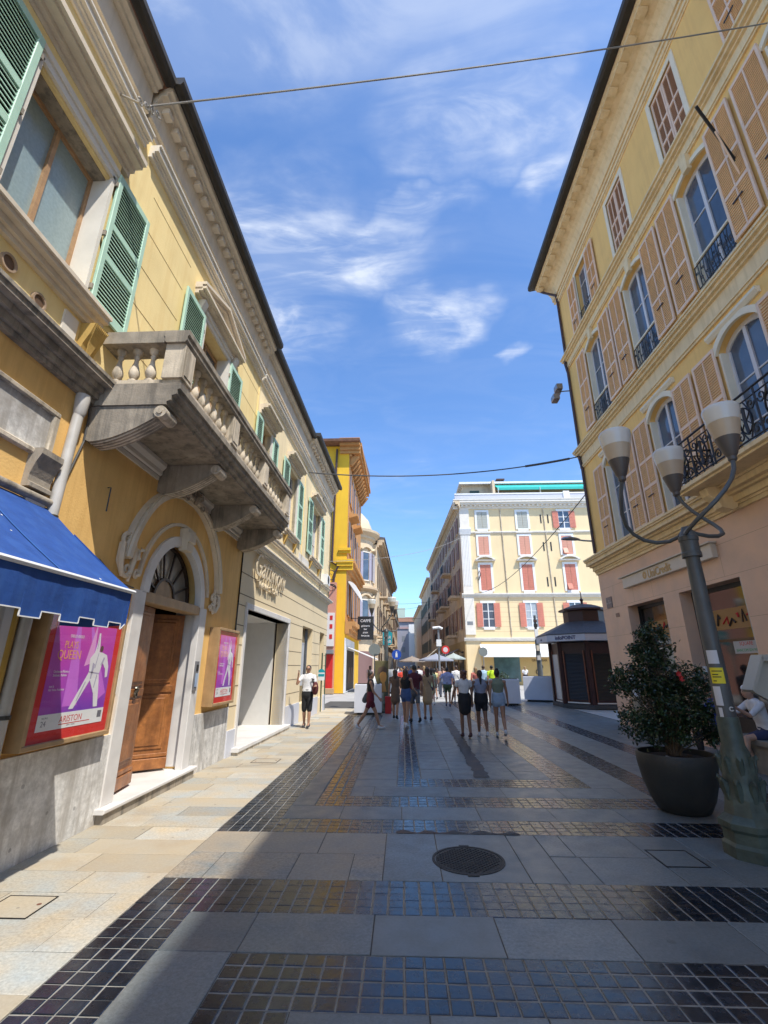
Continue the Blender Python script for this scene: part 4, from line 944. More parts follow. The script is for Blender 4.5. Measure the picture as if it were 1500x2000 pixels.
def rwindow(c, z0, z1, rise, par, low_rail=None, gm=GLAS):
    b = MB(RF); a0, a1 = c-.62, c+.62; d = -.20
    b.box(a0+.05,a0+.11,d,d+.05,z0,z1-rise); b.box(a1-.11,a1-.05,d,d+.05,z0,z1-rise); b.box(c-.045,c+.045,d+.003,d+.055,z0,z1-.06)
    zz = [z0+1.0, z0+1.95]
    zz = [q for q in zz if q < z1-.4]
    for q in zz:
        b.box(a0+.11,c-.045,d+.01,d+.04,q-.016,q+.016); b.box(c+.045,a1-.11,d+.01,d+.04,q-.016,q+.016)
    b.box(a0+.11,a1-.11,d+.001,d+.045,z0,z0+.12)
    w = b.build('window', WFRM, par)
    p = MB(RF); p.box(a0+.05,a1-.05,d+.012,d+.02,z0,z1); p.build('pane', gm, w)
    p = MB(RF); segarch(p, a0+.05, a1-.05, z1-rise-.02, rise-.04, .12, d, d+.05); p.build('arched_head', WFRM, w)
    for x0, x1 in ((a0-.001,a0+.05),(a1-.05,a1+.001)):
        p = MB(RF); p.box(x0,x1,-.235,.012,z0,z1-rise+.02); p.build('window_jamb', RJMB, w)
    return w
for i, c in enumerate(CEN):
    if i > 5: continue
    z0 = 5.60
    rwindow(c, 5.44, 8.50, .30, bnk)
    b = MB(RF); segarch(b, c-.66, c+.66, 8.20, .35, .14, .0, .07, 16); b.prof([(0,8.62),(.05,8.62),(.11,8.70),(.11,8.76),(0,8.76)], c-.78, c+.78); b.build('window_hood', RJMB, bnk)
    for a0, a1 in ((c-.66-.77, c-.66), (c+.66, c+.66+.77)): rshutter(a0, a1, 5.52, 8.42, .05, bnk)
    rwindow(c, 9.95, 13.0, .17, bnk)
    b = MB(RF); segarch(b, c-.66, c+.66, 12.86, .21, .12, .0, .05, 14); b.build('window_hood', RJMB, bnk)
    b = MB(RF); b.prism([(c-.09,12.98),(c+.09,12.98),(c+.13,13.40),(c-.13,13.40)], .0, .12); b.build('keystone', RTRM, bnk)
    for a0, a1 in ((c-.66-.77, c-.66), (c+.66, c+.66+.77)): rshutter(a0, a1, 10.0, 13.12, .05, bnk)
    # little iron window guard
    g_ = MB(RF); g_.tube([(c-.62,.03,10.62),(c+.62,.03,10.62)], .014, 5); g_.tube([(c-.62,.03,10.02),(c+.62,.03,10.02)], .012, 5)
    for k in range(13):
        a = c-.6+k*.1; g_.tube([(a,.03,10.02),(a+.03*math.sin(k*2.1),.05,10.3),(a,.03,10.62)], .009, 4)
        if k < 12: curl(g_, a+.05, .04, 10.20+.2*(k % 2), .045, 1 if k % 2 else -1, 1.1, .012)
    g_.build('window_guard', IRON, bnk)
    g_ = MB(RF); g_.box(c-.62,c+.62,-.05,.0,10.72,10.77); g_.build('guard_rail', RJMB, bnk)
for i, c in enumerate(CL3):
    if i > 4: continue
    w = .52; b = MB(RF)
    for q in ((c-w-.14,c-w,13.95,16.6),(c+w,c+w+.14,13.95,16.6),(c-w,c+w,16.45,16.6)):
        b = MB(RF); b.box(q[0],q[1],-.02,.03,q[2],q[3],.006); b.build('window_surround', RJMB, bnk)
    if i in (1, 2):                                        # closed brown shutters
        rshutter(c-w+.01, c-.005, 13.98, 16.43, -.07, bnk, RSHD, (.33,.58), hook=0); rshutter(c+.005, c+w-.01, 13.98, 16.43, -.07, bnk, RSHD, (.33,.58), hook=0)
    else:
        rwindow(c, 13.9, 16.45, .05, bnk)
        for a0, a1 in ((c-.56-.66,c-.56),(c+.56,c+.56+.66)): rshutter(a0, a1, 13.95, 16.40, .05, bnk)
        g_ = MB(RF); g_.tube([(c-.5,.03,14.6),(c+.5,.03,14.6)], .014, 5)
        for k in range(11): g_.tube([(c-.5+k*.1,.03,14.0),(c-.5+k*.1,.03,14.6)], .01, 4)
        g_.build('window_guard', IRON, bnk)
# corner downpipe
b = MB(RF); b.tube([(16.95,.60,17.95),(16.8,.45,17.7),(16.45,.09,17.2),(16.42,.07,16.8),(16.42,.07,14.0),(16.42,.13,13.6),(16.42,.07,13.2),(16.42,.07,9.6),(16.42,.12,9.3),(16.42,.07,8.9),(16.42,.07,5.6)], .055, 8); b.build('downpipe', BRNP, bnk, True)
# iron balcony
ib = thing('iron_balcony', 'wrought iron balcony above the bank entrance, right side', 'balcony', (7,7,5.3))
b = MB(RF); b.box(2.0,9.72,.46,.93,5.28,5.38,.02); b.box(2.0,9.72,.0,.46,5.44,5.50); b.prof([(.0,5.45),(.93,5.38),(.93,5.44),(.0,5.5)],2.0,9.72)
b = MB(RF); b.prof([(.0,5.44),(.46,5.30),(.90,5.28),(.90,5.32),(.96,5.34),(.96,5.42),(.0,5.47)], 2.0, 9.72); b.build('balcony_slab', RTRM, ib)
for c in (9.3,6.9,4.5,2.4):
    b = MB(RF); b.pline([(.1,4.86),(.20,4.80),(.42,4.86),(.48,5.0),(.62,5.12),(.66,5.28),(.1,5.40)], c-.12, c+.12); b.build('console', RTRM, ib)
def ironpanel(pf, L, name='railing_panel'):
    """pf(u,z)->(a,d,z) local; ornamental wrought iron panel of length L"""
    g = MB(RF); T_ = lambda pts, r=.009: g.tube([pf(u, z) for u, z in pts], r*1.45, 5)
    T_([(0,6.36),(L,6.36)], .017); T_([(0,5.50),(L,5.50)], .013); T_([(0,6.22),(L,6.22)], .010)
    n = max(1, round(L/.62))
    for k in range(n+1):
        u = L*k/n; T_([(u,5.46),(u,6.38)], .014)
    for k in range(n):
        u0 = L*k/n; w = L/n; c = u0+w/2
        for t in range(2):
            pts = [(c+.15*w/.62*math.cos(R(a)) , 5.86+.24*math.sin(R(a))) for a in range(0,361,24)]; T_(pts, .012)
        for sx in (-1, 1):
            for zc, sg in ((5.62,1),(6.10,-1)):
                pts = []
                for i in range(18):
                    t = i/17; an = t*2.6*math.pi; r = .115*(1-t*.82); pts.append((c+sx*(w*.30)+sx*r*math.cos(an)*.8, zc+sg*r*math.sin(an)))
                T_(pts, .010)
            T_([(c+sx*.04,5.52),(c+sx*.14,5.72),(c+sx*.02,5.86),(c+sx*.14,6.0),(c+sx*.04,6.2)], .010)
        T_([(c,5.6),(c+.02,5.86),(c,6.12)], .02)
    return g.build(name, IRON, ib)
for i in range(4): ironpanel(lambda u, z, o=9.66-1.9*(i+1): (o+u, .90, z), 1.9)
ironpanel(lambda u, z: (9.66, .90-u, z), .86, 'railing_end')
# bank name board, street plates, windows
sb = thing('bank_sign', 'long cream fascia sign of the bank above its windows', 'sign', (6.9,12.4,4.1))
b = MB(RF); b.box(10.25,14.60,.004,.13,4.04,4.36,.01); b.build('sign_board', flat('cream_enamel', (.60,.52,.42), .4), sb)
b = MB(RF); b.box(10.20,14.75,.004,.19,4.365,4.40,.006); b.build('sign_hood', flat('cream_enamel', (.60,.52,.42), .4), sb)
gp_ = flat('bronze_letters', (.50,.30,.10), .4)
text('sign_lettering', 'UniCredit', gp_, RF(13.05,.135,4.09), (0,-1,0), (0,0,1), .31, sb, .006, align='LEFT', sx=.92, bold=.004)
b = MB(RF); b.arc(13.22,4.205,.04,.105,.131,.136,0,360,24); b.box(13.11,13.33,.137,.139,4.19,4.21); b.build('sign_emblem', gp_, sb)
b = MB(RF); b.box(15.80,16.22,.004,.02,3.62,3.98,.004); sp_ = b.build('street_plate', flat('grey_marble_plate', (.16,.13,.13), .4), bnk)
text('plate_lettering', 'VIA\nMATTEOTTI', flat('pale_print', (.5,.48,.45)), RF(16.01,.0215,3.83), (0,-1,0), (0,0,1), .075, sp_, .0005)
b = MB(RF); b.box(15.42,15.66,.004,.015,3.28,3.40); b.build('small_plate', flat('brown_enamel', (.22,.12,.08), .4), bnk)
for i, (a0, a1, z0, z1) in enumerate(BO):
    b = MB(RF); b.box(a0+.05,a1-.05,-.40,-.37,.05,3.45); w = b.build('bank_window', GLSD, bnk)
    b = MB(RF); b.box(a0,a0+.05,-.41,-.02,.0,3.52); b.build('frame_post', MET, w); b = MB(RF); b.box(a1-.05,a1,-.41,-.3,.0,3.52); b.build('frame_post', BLAK, w)
    b = MB(RF); b.box(a0,a1,-.41,-.34,3.42,3.52); b.build('frame_head', BLAK, w); b = MB(RF); b.box(a0+.05,a1-.05,-.369,-.35,2.28,2.34); b.build('transom', mat('bronze_frame', (.10,.06,.035), .4, metal=.6), w)
    b = MB(RF); b.box(a0+.05,a1-.05,-.369,-.364,.0,.7); b.build('window_bench', flat('dark_bronze', (.05,.035,.025), .5), w)
    if i < 2:
        b = MB(RF); b.box(a0+.15,a1-.35,-.369,-.365,2.55,3.0); ds = b.build('display_board', flat('amber_display', (.34,.17,.045), .5), w)
        for k in range(7):
            x = a0+.2+k*.2
            if x > a1-.5: break
            b = MB(RF); b.tube([(x+rnd.uniform(-.05,.05),-.36,2.6+rnd.uniform(0,.2)),(x+rnd.uniform(0,.1),-.36,2.8+rnd.uniform(-.1,.15)),(x+rnd.uniform(.05,.2),-.36,2.6+rnd.uniform(0,.3))], rnd.uniform(.01,.03), 5); b.build('display_shape', flat('red_print', (.55,.02,.02)) if k % 2 else DKWD, ds)
plt = plate(RF, 10.05, 10.95, 2.02, 2.32, flat('white_notice', (.50,.48,.46)), bnk, 'window_notice', -.363, -.355)
text('notice_lettering', 'SQUARE', flat('red_print', (.55,.02,.02)), RF(10.55,-.354,2.19), (0,-1,0), (0,0,1), .11, plt, .001)
text('notice_lettering', 'BANCOM 024 MULTI', flat('green_print', (.02,.32,.10)), RF(10.5,-.354,2.06), (0,-1,0), (0,0,1), .085, plt, .001)
plate(RF, 10.02, 10.25, 2.18, 2.34, flat('sky_blue_print', (.03,.22,.5)), bnk, 'blue_sticker', -.354, -.350)
b = MB(RF); b.box(11.86,11.98,-.3,-.18,1.62,1.76,.01); b.build('door_phone', WHPL, bnk)
# corner floodlights and arm lamp
fl = thing('floodlight', 'pair of grey floodlights clamped to the corner downpipe', 'floodlight', (6.7,16.5,12.5))
b = MB(RF); b.tube([(16.5,.05,12.4),(16.7,.35,12.5),(16.75,.5,12.2)], .03, 6); b.build('bracket', GREY, fl)
for d, z in ((.45,12.62),(.62,12.15)):
    b = MB(RF); b.box(16.5,16.85,d-.12,d+.14,z-.1,z+.14,.03); q = b.build('lamp_head', MET, fl); b = MB(RF); b.box(16.52,16.83,d-.10,d+.12,z-.13,z-.101); b.build('lamp_glass', BRNP, q)
al = thing('wall_lamp', 'flat grey street lamp on an arm at the bank corner', 'street lamp', (6.8,16.6,6.1))
b = MB(RF); b.tube([(16.6,.02,6.10),(16.7,.3,6.15),(16.75,.5,6.2)], .03, 6); b.build('arm', GREY, al)
b = MB(RF); b.tube([(16.75,.42,6.2),(16.75,.55,6.22),(16.75,.8,6.27),(16.75,1.0,6.25),(16.75,1.08,6.2)], [.05,.10,.13,.10,.03], 12); b.build('lamp_head', MET, al, True)
al.children[1].scale = (1,1,.6); al.children[1].location.z = 0.05
fp = thing('flag_pole', 'dark flag pole bracket sticking out between the upper shutters', 'flag pole', (7,7.0,12))
b = MB(RF); b.tube([(6.95,.05,11.6),(6.35,1.05,12.3)], .03, 8); b.build('pole', IRON, fp, True)
b = MB(RF); b.tube([(6.95,.05,11.2),(6.6,.6,11.95)], .02, 6); b.build('stay', RSHF, fp, True)

# ================================================================== FAR BUILDINGS
def side_windows(fr, par, cols, rows, w, m_sh, m_gl, shw=.5, balc=(), trim=None):
    """simple shuttered windows: window > pane, shutters"""
    for z0, z1 in rows:
        for c in cols:
            b = MB(fr); 
            b.box(c-w/2-.12,c-w/2,0,.07,z0-.1,z1+.12); b.box(c+w/2,c+w/2+.12,0,.07,z0-.1,z1+.12); b.box(c-w/2,c+w/2,0,.07,z1,z1+.12); b.box(c-w/2,c+w/2,0,.12,z0-.1,z0)
            wn = b.build('window', trim or WHT, par)
            p = MB(fr); p.box(c-w/2,c+w/2,.004,.02,z0,z1); p.build('pane', m_gl, wn)
            if m_sh:
                for s0, s1 in ((c-w/2-shw-.02,c-w/2-.02),(c+w/2+.02,c+w/2+shw+.02)):
                    p = MB(fr); p.box(s0,s1,.071,.11,z0,z1); p.build('shutter', m_sh, wn)
# --- yellow corner building
yb = thing('yellow_building', 'tall bright yellow corner building with deep orange cornices', 'building', (-4.15,34,0))
FD = Fr((-4.15,34,0), (-1,0,0), (0,-1,0)); DS = Fr((-4.15,34,0), (0,1,0), (1,0,0))
b = MB(FD); b.box(0,7,-11,0,0,18.9); b.build('wall', YELB, yb)
b = MB(DS); b.box(0.02,11,.0,.03,4.3,18.7); b.build('street_wall', ORNG, yb)
b = MB(DS); b.box(-.02,6.5,.0,.06,0,3.7); b.build('white_shopfront', WHPL, yb)
b = MB(DS); b.box(1.0,6.1,.055,.07,.1,2.9); b.build('shop_opening', BLAK, yb)
for a in (2.2,3.6,5.0):
    b = MB(DS); b.box(a,a+.7,.072,.10,.6,1.7); b.build('window_goods', flat('brown_goods', (.2,.12,.09)), yb)
moulding(FD, 'corner_cornice', -.9, .75, 18.2, [(.15,.25),(.3,.3),(.6,.3),(.75,.25)], ORNG, yb)
b = MB(FD); b.prof([(0,18.95),(.9,18.95),(.95,19.15),(-11,21),(-11,18.95)], -.9, 7); b.build('roof', ROOF, yb)
moulding(DS, 'street_cornice', -.0, 11, 18.0, [(.2,.25),(.4,.3),(.85,.35),(1.0,.3)], ORNG, yb)
for k in range(12):
    b = MB(DS); b.pline([(.05,17.3),(.2,17.3),(.8,18.1),(.05,18.1)], .2+k*.9, .55+k*.9); b.build('cornice_bracket', ORNG, yb)
for z, d in ((8.6,.6),(4.0,.75)):
    moulding(DS, 'balcony_ledge', 0, 10, z, [(d*.4,.3),(d*.7,.25),(d,.3)], ORNG, yb)
moulding(FD, 'string_course', -.5, .7, 8.6, [(.12,.3),(.22,.25),(.3,.25)], YELB, yb)
moulding(FD, 'string_course', -.3, .6, 9.9, [(.1,.2),(.2,.2)], YELB, yb)
side_windows(DS, yb, (1.6,4.8,8), ((5.4,7.9),(10.2,12.6),(14.2,16.6)), 1.1, flat('grey_shutter', (.22,.2,.22)), GLAS, .5, trim=ORNG)
for a, z in ((1.6,12.9),(4.8,12.9)):
    b = MB(DS); b.prof([(0,z),(.7,z+.2),(.7,z+.35),(0,z+.4)], a-1, a+1); b.build('window_hood', ORNG, yb)
b = MB(FD); b.tube([(1.0,.1,18.6),(1.1,.1,9.2),(.6,.1,8.9),(.9,.1,8.3),(1.0,.1,4.5)], .09, 6); b.build('downpipe', BRNP, yb)
b = MB(FD); b.tube([(3.3,.1,18.6),(3.3,.1,4.5)], .07, 6); b.build('downpipe', BRNP, yb)
hs = thing('striped_awning', 'white bonnet awning over a window of the yellow corner building', 'awning', (-4.1,36,7))
b = MB(DS); n = 8; vs = []
for i in range(n+1):
    t = R(90*i/n); vs += [(.6,.03+.95*math.sin(t),6.6+1.3*math.cos(t)), (3.0,.03+.95*math.sin(t),6.6+1.3*math.cos(t))]
b.add(vs, [(2*i,2*i+1,2*i+3,2*i+2) for i in range(n)] + [tuple(range(0,2*n+2,2)), tuple(range(1,2*n+2,2))]); b.build('canopy', SHWH, hs, True)
hs = thing('shop_awning', 'pale folding awning sloping out over the white shopfront', 'awning', (-4.1,37,2.7))
b = MB(DS); b.add([(.9,.08,3.15),(6.0,.08,3.15),(6.0,2.1,2.35),(.9,2.1,2.35),(.9,.08,3.10),(6.0,.08,3.10),(6.0,2.1,2.28),(.9,2.1,2.28)], [(0,1,2,3),(4,5,6,7),(0,1,5,4),(2,3,7,6),(0,3,7,4),(1,2,6,5)]); b.build('canopy', SHWH, hs)
bs = thing('hanging_sign', 'black vertical hanging sign with white and pink lettering', 'sign', (-2.9,38,5))
b = MB(FD); b.fr = Fr((-3.9,37.5,0), (1,0,0), (0,-1,0)); b.box(.35,1.62,0,.12,3.75,5.55,.02); b.build('sign_board', BLAK, bs)
for body, z, s_ in (('CAFFÈ',5.1,.30),('gelateria',4.75,.20),('bar',4.5,.2),('pizza',4.25,.2),('focaccia',4.0,.2)):
    text('sign_lettering', body, flat('white_print', (.75,.73,.74)), (-2.92,37.37,z), (1,0,0), (0,0,1), s_, bs, .003)
b = MB(b.fr); b.tube([(-.25,.05,5.4),(.5,.05,5.4)], .03, 5); b.build('sign_bracket', IRON, bs)
# --- low pink house with red door between
pk = thing('pink_house', 'narrow pink house with a red door beside the yellow building', 'building', (-5.8,33,0))
FP = Fr((-4.8,33.4,0), (-1,0,0), (0,-1,0))
b = MB(FP); b.box(0,4,-.5,0,0,7.6); b.build('wall', flat('pink_render', (.55,.25,.17)), pk)
b = MB(FP); b.box(.02,1.5,.0,.1,3.1,5.4); b.build('white_fascia', flat('fascia_white', (.66,.6,.55)), pk)
for z in (3.6,4.3,4.9):
    b = MB(FP); b.box(.15,.35,.1,.12,z,z+.3); b.build('fascia_mark', RED, pk)
b = MB(FP); b.box(.05,1.0,.0,.06,.35,2.55); dr = b.build('door', RED, pk); b = MB(FP); b.box(.55,.95,.061,.075,1.5,2.3); b.build('door_notice', WHPL, dr)
b = MB(FP); b.box(.0,1.4,.0,.5,2.6,2.85); b.build('canopy', GREY, pk)
b = MB(FP); b.box(-.1,1.5,.0,.35,0,.35,.02); b.build('door_step', flat('tan_stone', (.42,.28,.15)), pk)
b = MB(FP)
curl(b, .3, .9, 7.9, .5, 1, 1.4, .04); curl(b, .9, .9, 8.4, .4, -1, 1.3, .04); curl(b, .2,.9,7.0,.35,-1,1.2,.04); b.tube([(0,.0,7.2),(.5,.9,7.4),(1.2,.95,8.2)], .05, 5); b.build('iron_scroll_bracket', IRON, pk)

# --- cream round-cornered building
rb = thing('round_corner_building', 'cream palace with a rounded corner and small dome', 'building', (-5,49,0))
b = MB(); b.lathe((-5.45,49.2), [(2.35,0),(2.35,14.6),(2.6,14.8),(2.6,15.0),(3.05,15.35),(3.1,15.6),(2.4,15.7)], 36); b.build('corner_tower', CREM, rb, 30)
b = MB(); b.lathe((-5.45,49.2), [(2.2,15.7),(2.15,16.3),(1.8,17.2),(1.1,18.0),(.35,18.4),(.3,18.6),(.12,18.7),(.1,19.3),(.02,19.5)], 28); b.build('dome', flat('dome_cream', (.62,.53,.36)), rb, 50)
for zz in (4.6, 9.2):
    b = MB(); b.lathe((-5.45,49.2), [(2.36,zz-.1),(2.55,zz),(2.9,zz+.15),(2.9,zz+.35),(2.36,zz+.4)], 32); b.build('round_balcony', CRMD, rb, 30)
for (z0,z1) in ((5.3,8.2),(10.3,13.2)):
    for k, an in enumerate((-125,-85,-45,-5)):
        an = R(an); cx, cy = -5.45+2.35*math.cos(an), 49.2+2.35*math.sin(an)
        f = Fr((cx,cy,0), (-math.sin(an), math.cos(an), 0), (math.cos(an), math.sin(an), 0))
        side_windows(f, rb, (0,), ((z0,z1),), .8, flat('lilac_shutter', (.36,.34,.42)), GLAS, .34, trim=WHT)
        b = MB(f); segarch(b, -.6, .6, z1+.25, .3, .16, 0, .25); b.build('window_hood', CREM, rb)
E0 = Vector((-2.72,49.6,0)); E1 = Vector((-1.75,84,0)); eds = (E1-E0).normalized(); FE = Fr(E0, eds, (eds.y,-eds.x,0)); EL = (E1-E0).length
b = MB(FE); b.box(0,EL,-8,0,0,14.6); b.build('street_wall', CREM, rb)
moulding(FE, 'street_cornice', 0, EL, 14.3, [(.2,.25),(.6,.3),(.8,.3)], CRMD, rb)
b = MB(FE); b.prof([(-8,14.6),(-8,17),(.9,15.4),(.9,15.2)], 0, EL); b.build('roof', flat('slate_roof', (.10,.09,.09)), rb)
side_windows(FE, rb, [1.8+3*i for i in range(11)], ((5.3,8.0),(10.0,12.6)), 1.1, flat('brown_shutter', (.16,.11,.08)), GLAS, .5, trim=CREM)
for z in (4.8, 9.4):
    for k in range(5):
        a = 1.8+6*k+(3 if z > 5 else 0); b = MB(FE); b.box(a-1.1,a+1.1,0,.9,z-.15,z); q = b.build('balcony', CRMD, rb)
        for j in range(9): 
            p = MB(FE); p.box(a-1.05+j*.26,a-1.0+j*.26,.82,.87,z,z+.95); p.build('baluster', IRON if k % 2 else CREM, q)
b = MB(FE); b.box(0,EL,.0,.12,0,4.2); b.build('stone_base', CRMD, rb)
for k in range(10):
    b = MB(FE); b.box(1+3.2*k,3.3+3.2*k,.12,.14,.2,3.2); b.build('shop_window', GLSD, rb)
moulding(FE, 'string_course', 0, EL, 4.1, [(.2,.2),(.35,.2)], CREM, rb)
b = MB(); b.lathe((-5.45,49.2), [(2.37,0.1),(2.37,3.2)], 32); b.build('tower_shopfront', flat('mauve_front', (.22,.13,.12)), rb, 30)
# --- pale continuation and end block of the street
fb = thing('distant_left_building', 'distant ochre houses closing the left side of the narrow street', 'building', (-1.7,100,0))
F2 = Fr((-1.75,84.5,0), (0.004,1,0), (1,-.004,0))
b = MB(F2); b.box(0,55,-8,0,0,12.8); b.build('wall', CRMD, fb); moulding(F2,'cornice',0,55,12.6,[(.3,.3),(.6,.3)],CREM,fb)
side_windows(F2, fb, [2+3.5*i for i in range(12)], ((4.5,6.6),(8.6,10.8)), 1.1, flat('brown_shutter', (.16,.11,.08)), GLAS, .5, trim=CREM)
eb = thing('scaffolded_building', 'grey sheeted building closing the view at the far end of the street', 'building', (2,152,0))
FB = Fr((-6,152,0), (1,0,0), (0,-1,0))
b = MB(FB); b.box(0,16,-8,0,0,15.4); b.build('wall', flat('grey_sheeting', (.30,.29,.32)), eb)
b = MB(FB); b.box(8.0,10.4,.0,.3,4,14.6); b.build('white_bay', WHPL, eb)
b = MB(FB); b.box(0,16,.0,.25,13.2,13.8); b.build('pink_band', flat('dusty_pink', (.42,.28,.27)), eb)
b = MB(FB); b.prof([(0,15.4),(.5,15.4),(-3,17.2),(-8,17.2),(-8,15.4)], 0, 16); b.build('roof', ROOF, eb)
b = MB(FB); b.box(1,7,-7,-2.5,16.5,20.2); b.build('rooftop_block', flat('mint_render', (.42,.5,.42)), eb)
for k in range(6):
    for z in (6,9.4): b = MB(FB); b.box(1+2.4*k,2+2.4*k,.02,.06,z,z+1.6); b.build('window', GREY, eb)
hb = thing('distant_right_building', 'distant narrow ochre houses on the right of the street', 'building', (5,100,0))
H0 = Vector((5.3,88,0)); H1 = Vector((3.9,150,0)); hd = (H1-H0).normalized(); FH = Fr(H0, hd, (-hd.y,hd.x,0)); HL = (H1-H0).length
b = MB(FH); b.box(0,HL*.42,-8,0,0,17.5); b.box(HL*.42+.05,HL,-8,.2,0,15.5); b.m = 0; b.build('wall', CRMD, hb)
b = MB(FH); b.box(5,7,.0,.1,3,17); b.build('white_strip', CREM, hb)
moulding(FH,'cornice',0,HL*.42,17.4,[(.3,.3),(.6,.3)],CREM,hb); moulding(FH,'cornice',HL*.42,HL,15.4,[(.5,.3),(.8,.3)],CREM,hb)
side_windows(FH, hb, [2+3.5*i for i in range(14)], ((4.5,6.6),(8.6,10.8),(12.4,14.4)), 1.1, flat('dark_green_shutter', (.05,.08,.06)), GLAS, .5, trim=CREM)
# --- butter-yellow corner building on the square
gb = thing('butter_yellow_building', 'butter yellow corner block with coral shutters and a teal rooftop awning', 'building', (6.6,50,0))
FG = Fr((6.6,50,0), (1,0,0), (0,-1,0))
g0 = Vector((6.6,50,0)); g1 = Vector((5.3,87.5,0)); gd = (g1-g0).normalized(); GS = Fr(g0, gd, (-gd.y,gd.x,0)); GL = (g1-g0).length
b = MB(FG); b.box(0,24,-6,0,0,19.0); b.build('front_wall', GFAC, gb)
b = MB(GS); b.box(0,GL,-9,0.0,0,19.0); b.build('street_wall', CRMD, gb)
for a0,a1 in ((0,1.05),(19.5,20.4)):
    b = MB(FG); b.box(a0,a1,.0,.14,4.9,18.9); b.build('pilaster', WHT, gb)
    for k in range(5): b = MB(FG); b.box(a0+.12+k*.17,a0+.2+k*.17,.14,.17,10,15.6); b.build('pilaster_flute', WHPL, gb)
    b = MB(FG); b.prof([(.14,15.7),(.2,15.7),(.38,16.3),(.38,16.45),(.14,16.45)], a0-.1, a1+.1); b.build('pilaster_capital', WHPL, gb)
for z, st in ((4.25,[(.1,.1),(.2,.15),(.25,.1)]),(8.75,[(.1,.15),(.25,.15),(.32,.12)]),(15.85,[(.08,.1),(.16,.12)])):
    moulding(FG, 'string_course', -.2, 24, z, st, WHT, gb)
moulding(FG, 'main_cornice', -.7, 24, 18.75, [(.1,.2),(.2,.2),(.55,.2),(.7,.25),(.75,.1)], WHT, gb)
moulding(GS, 'main_cornice', -.7, GL, 18.75, [(.1,.2),(.2,.2),(.5,.2),(.6,.25),(.65,.1)], CREM, gb)
for k in range(48): b = MB(FG); b.box(-.3+k*.5,-.1+k*.5,.02,.38,19.0,19.14); b.build('dentil', WHPL, gb)
WIN = [2.5,7.0,11.6,16.2,20.6]
for r, (z0, z1) in enumerate(((5.7,8.15),(9.5,12.3),(13.4,15.5),(16.4,18.35))):
    for i, c in enumerate(WIN):
        opn = r == 0 or (r == 3 and i == 2)
        b = MB(FG); w = 1.15
        for q in ((c-w/2-.22,c-w/2,z0-.1,z1+.25),(c+w/2,c+w/2+.22,z0-.1,z1+.25),(c-w/2,c+w/2,z1,z1+.25),(c-w/2,c+w/2,z0-.28,z0)): b.box(q[0],q[1],.0,.09,q[2],q[3])
        wn = b.build('window', WHPL, gb)
        if opn:
            p = MB(FG); p.box(c-w/2,c+w/2,.004,.02,z0,z1); p.build('pane', GLAS if i % 2 == 0 else CURT, wn)
            p = MB(FG); p.box(c-.05,c+.05,.02,.06,z0,z1); p.box(c-w/2,c-.05,.02,.05,z0+(z1-z0)*.33-.03,z0+(z1-z0)*.33+.03); p.box(c+.05,c+w/2,.02,.05,z0+(z1-z0)*.33-.03,z0+(z1-z0)*.33+.03); p.box(c-w/2,c-.05,.02,.05,z0+(z1-z0)*.66-.03,z0+(z1-z0)*.66+.03); p.box(c+.05,c+w/2,.02,.05,z0+(z1-z0)*.66-.03,z0+(z1-z0)*.66+.03); p.build('sash', WHPL, wn)
            for s0, s1 in ((c-w/2-.66,c-w/2-.03),(c+w/2+.03,c+w/2+.66)):
                p = MB(FG); p.box(s0,s1,.091,.14,z0,z1); 
                for k in range(10): p.box(s0+.08,s1-.08,.14,.155,z0+.12+k*(z1-z0-.2)/10,z0+.2+k*(z1-z0-.2)/10)
                p.build('shutter', CORL, wn)
        else:
            ms = CORL if r < 3 else flat('grey_green_shutter', (.42,.42,.36))
            if r == 2: ms = flat('salmon_shutter', (.66,.32,.22))
            for s0, s1 in ((c-w/2,c-.02),(c+.02,c+w/2)):
                p = MB(FG); p.box(s0,s1,.03,.06,z0,z1); n = int((z1-z0)/.2)
                for k in range(n): p.box(s0+.06,s1-.06,.06,.075,z0+.1+k*(z1-z0-.15)/n,z0+.17+k*(z1-z0-.15)/n)
                p.build('shutter', ms, wn)
            if i == 2 and r in (1,2): p = MB(FG); p.add([(c-.5,.07,z0+.7),(c-.02,.07,z0+.7),(c-.02,.4,z0+.05),(c-.5,.4,z0+.05),(c-.5,.1,z0+.7),(c-.02,.1,z0+.7),(c-.02,.43,z0+.08),(c-.5,.43,z0+.08)],[(0,1,2,3),(4,5,6,7),(2,3,7,6),(0,3,7,4),(1,2,6,5)]); p.build('tilted_flap', ms, wn)
        if r == 1:
            p = MB(FG); segarch(p, c-.95, c+.95, z1+.45, .35, .16, 0, .45); p.prof([(0,z1+.38),(.4,z1+.38),(.45,z1+.5),(0,z1+.5)], c-1.1, c+1.1); p.build('arched_hood', WHT, wn)
        if r == 2:
            p = MB(FG); p.prof([(0,z1+.3),(.18,z1+.35),(.2,z1+.45),(0,z1+.45)], c-.9, c+.9); p.build('flat_hood', WHT, wn)
for z in (9.9, 13.8, 17.0):                             # dark vents and iron wall lamps
    for x in (9.0, 9.8): b = MB(FG); b.box(x,x+.14,.002,.03,z,z+1.0); b.build('slot_vent', BLAK, gb)
for x in (4.6, 9.4): b = MB(FG); b.tube([(x,.08,18.7),(x+.1,.08,8.9),(x+.15,.08,4.7)], .05, 5); b.build('downpipe', STON, gb)
for x in (1.7,14.8):
    b = MB(FG); b.tube([(x,.1,10.6),(x+.2,.3,11.2),(x+.1,.3,11.6),(x-.1,.2,11.2)], .05, 5); b.build('wall_bracket', IRON, gb)
for k, z in enumerate((5.2,5.7,6.2,6.7,7.2,7.7,8.2)):
    b = MB(FG); b.box(1.06,24,.0005,.004,z,z+.03); b.build('rustication_joint', flat('joint_buff', (.55,.42,.24)), gb)
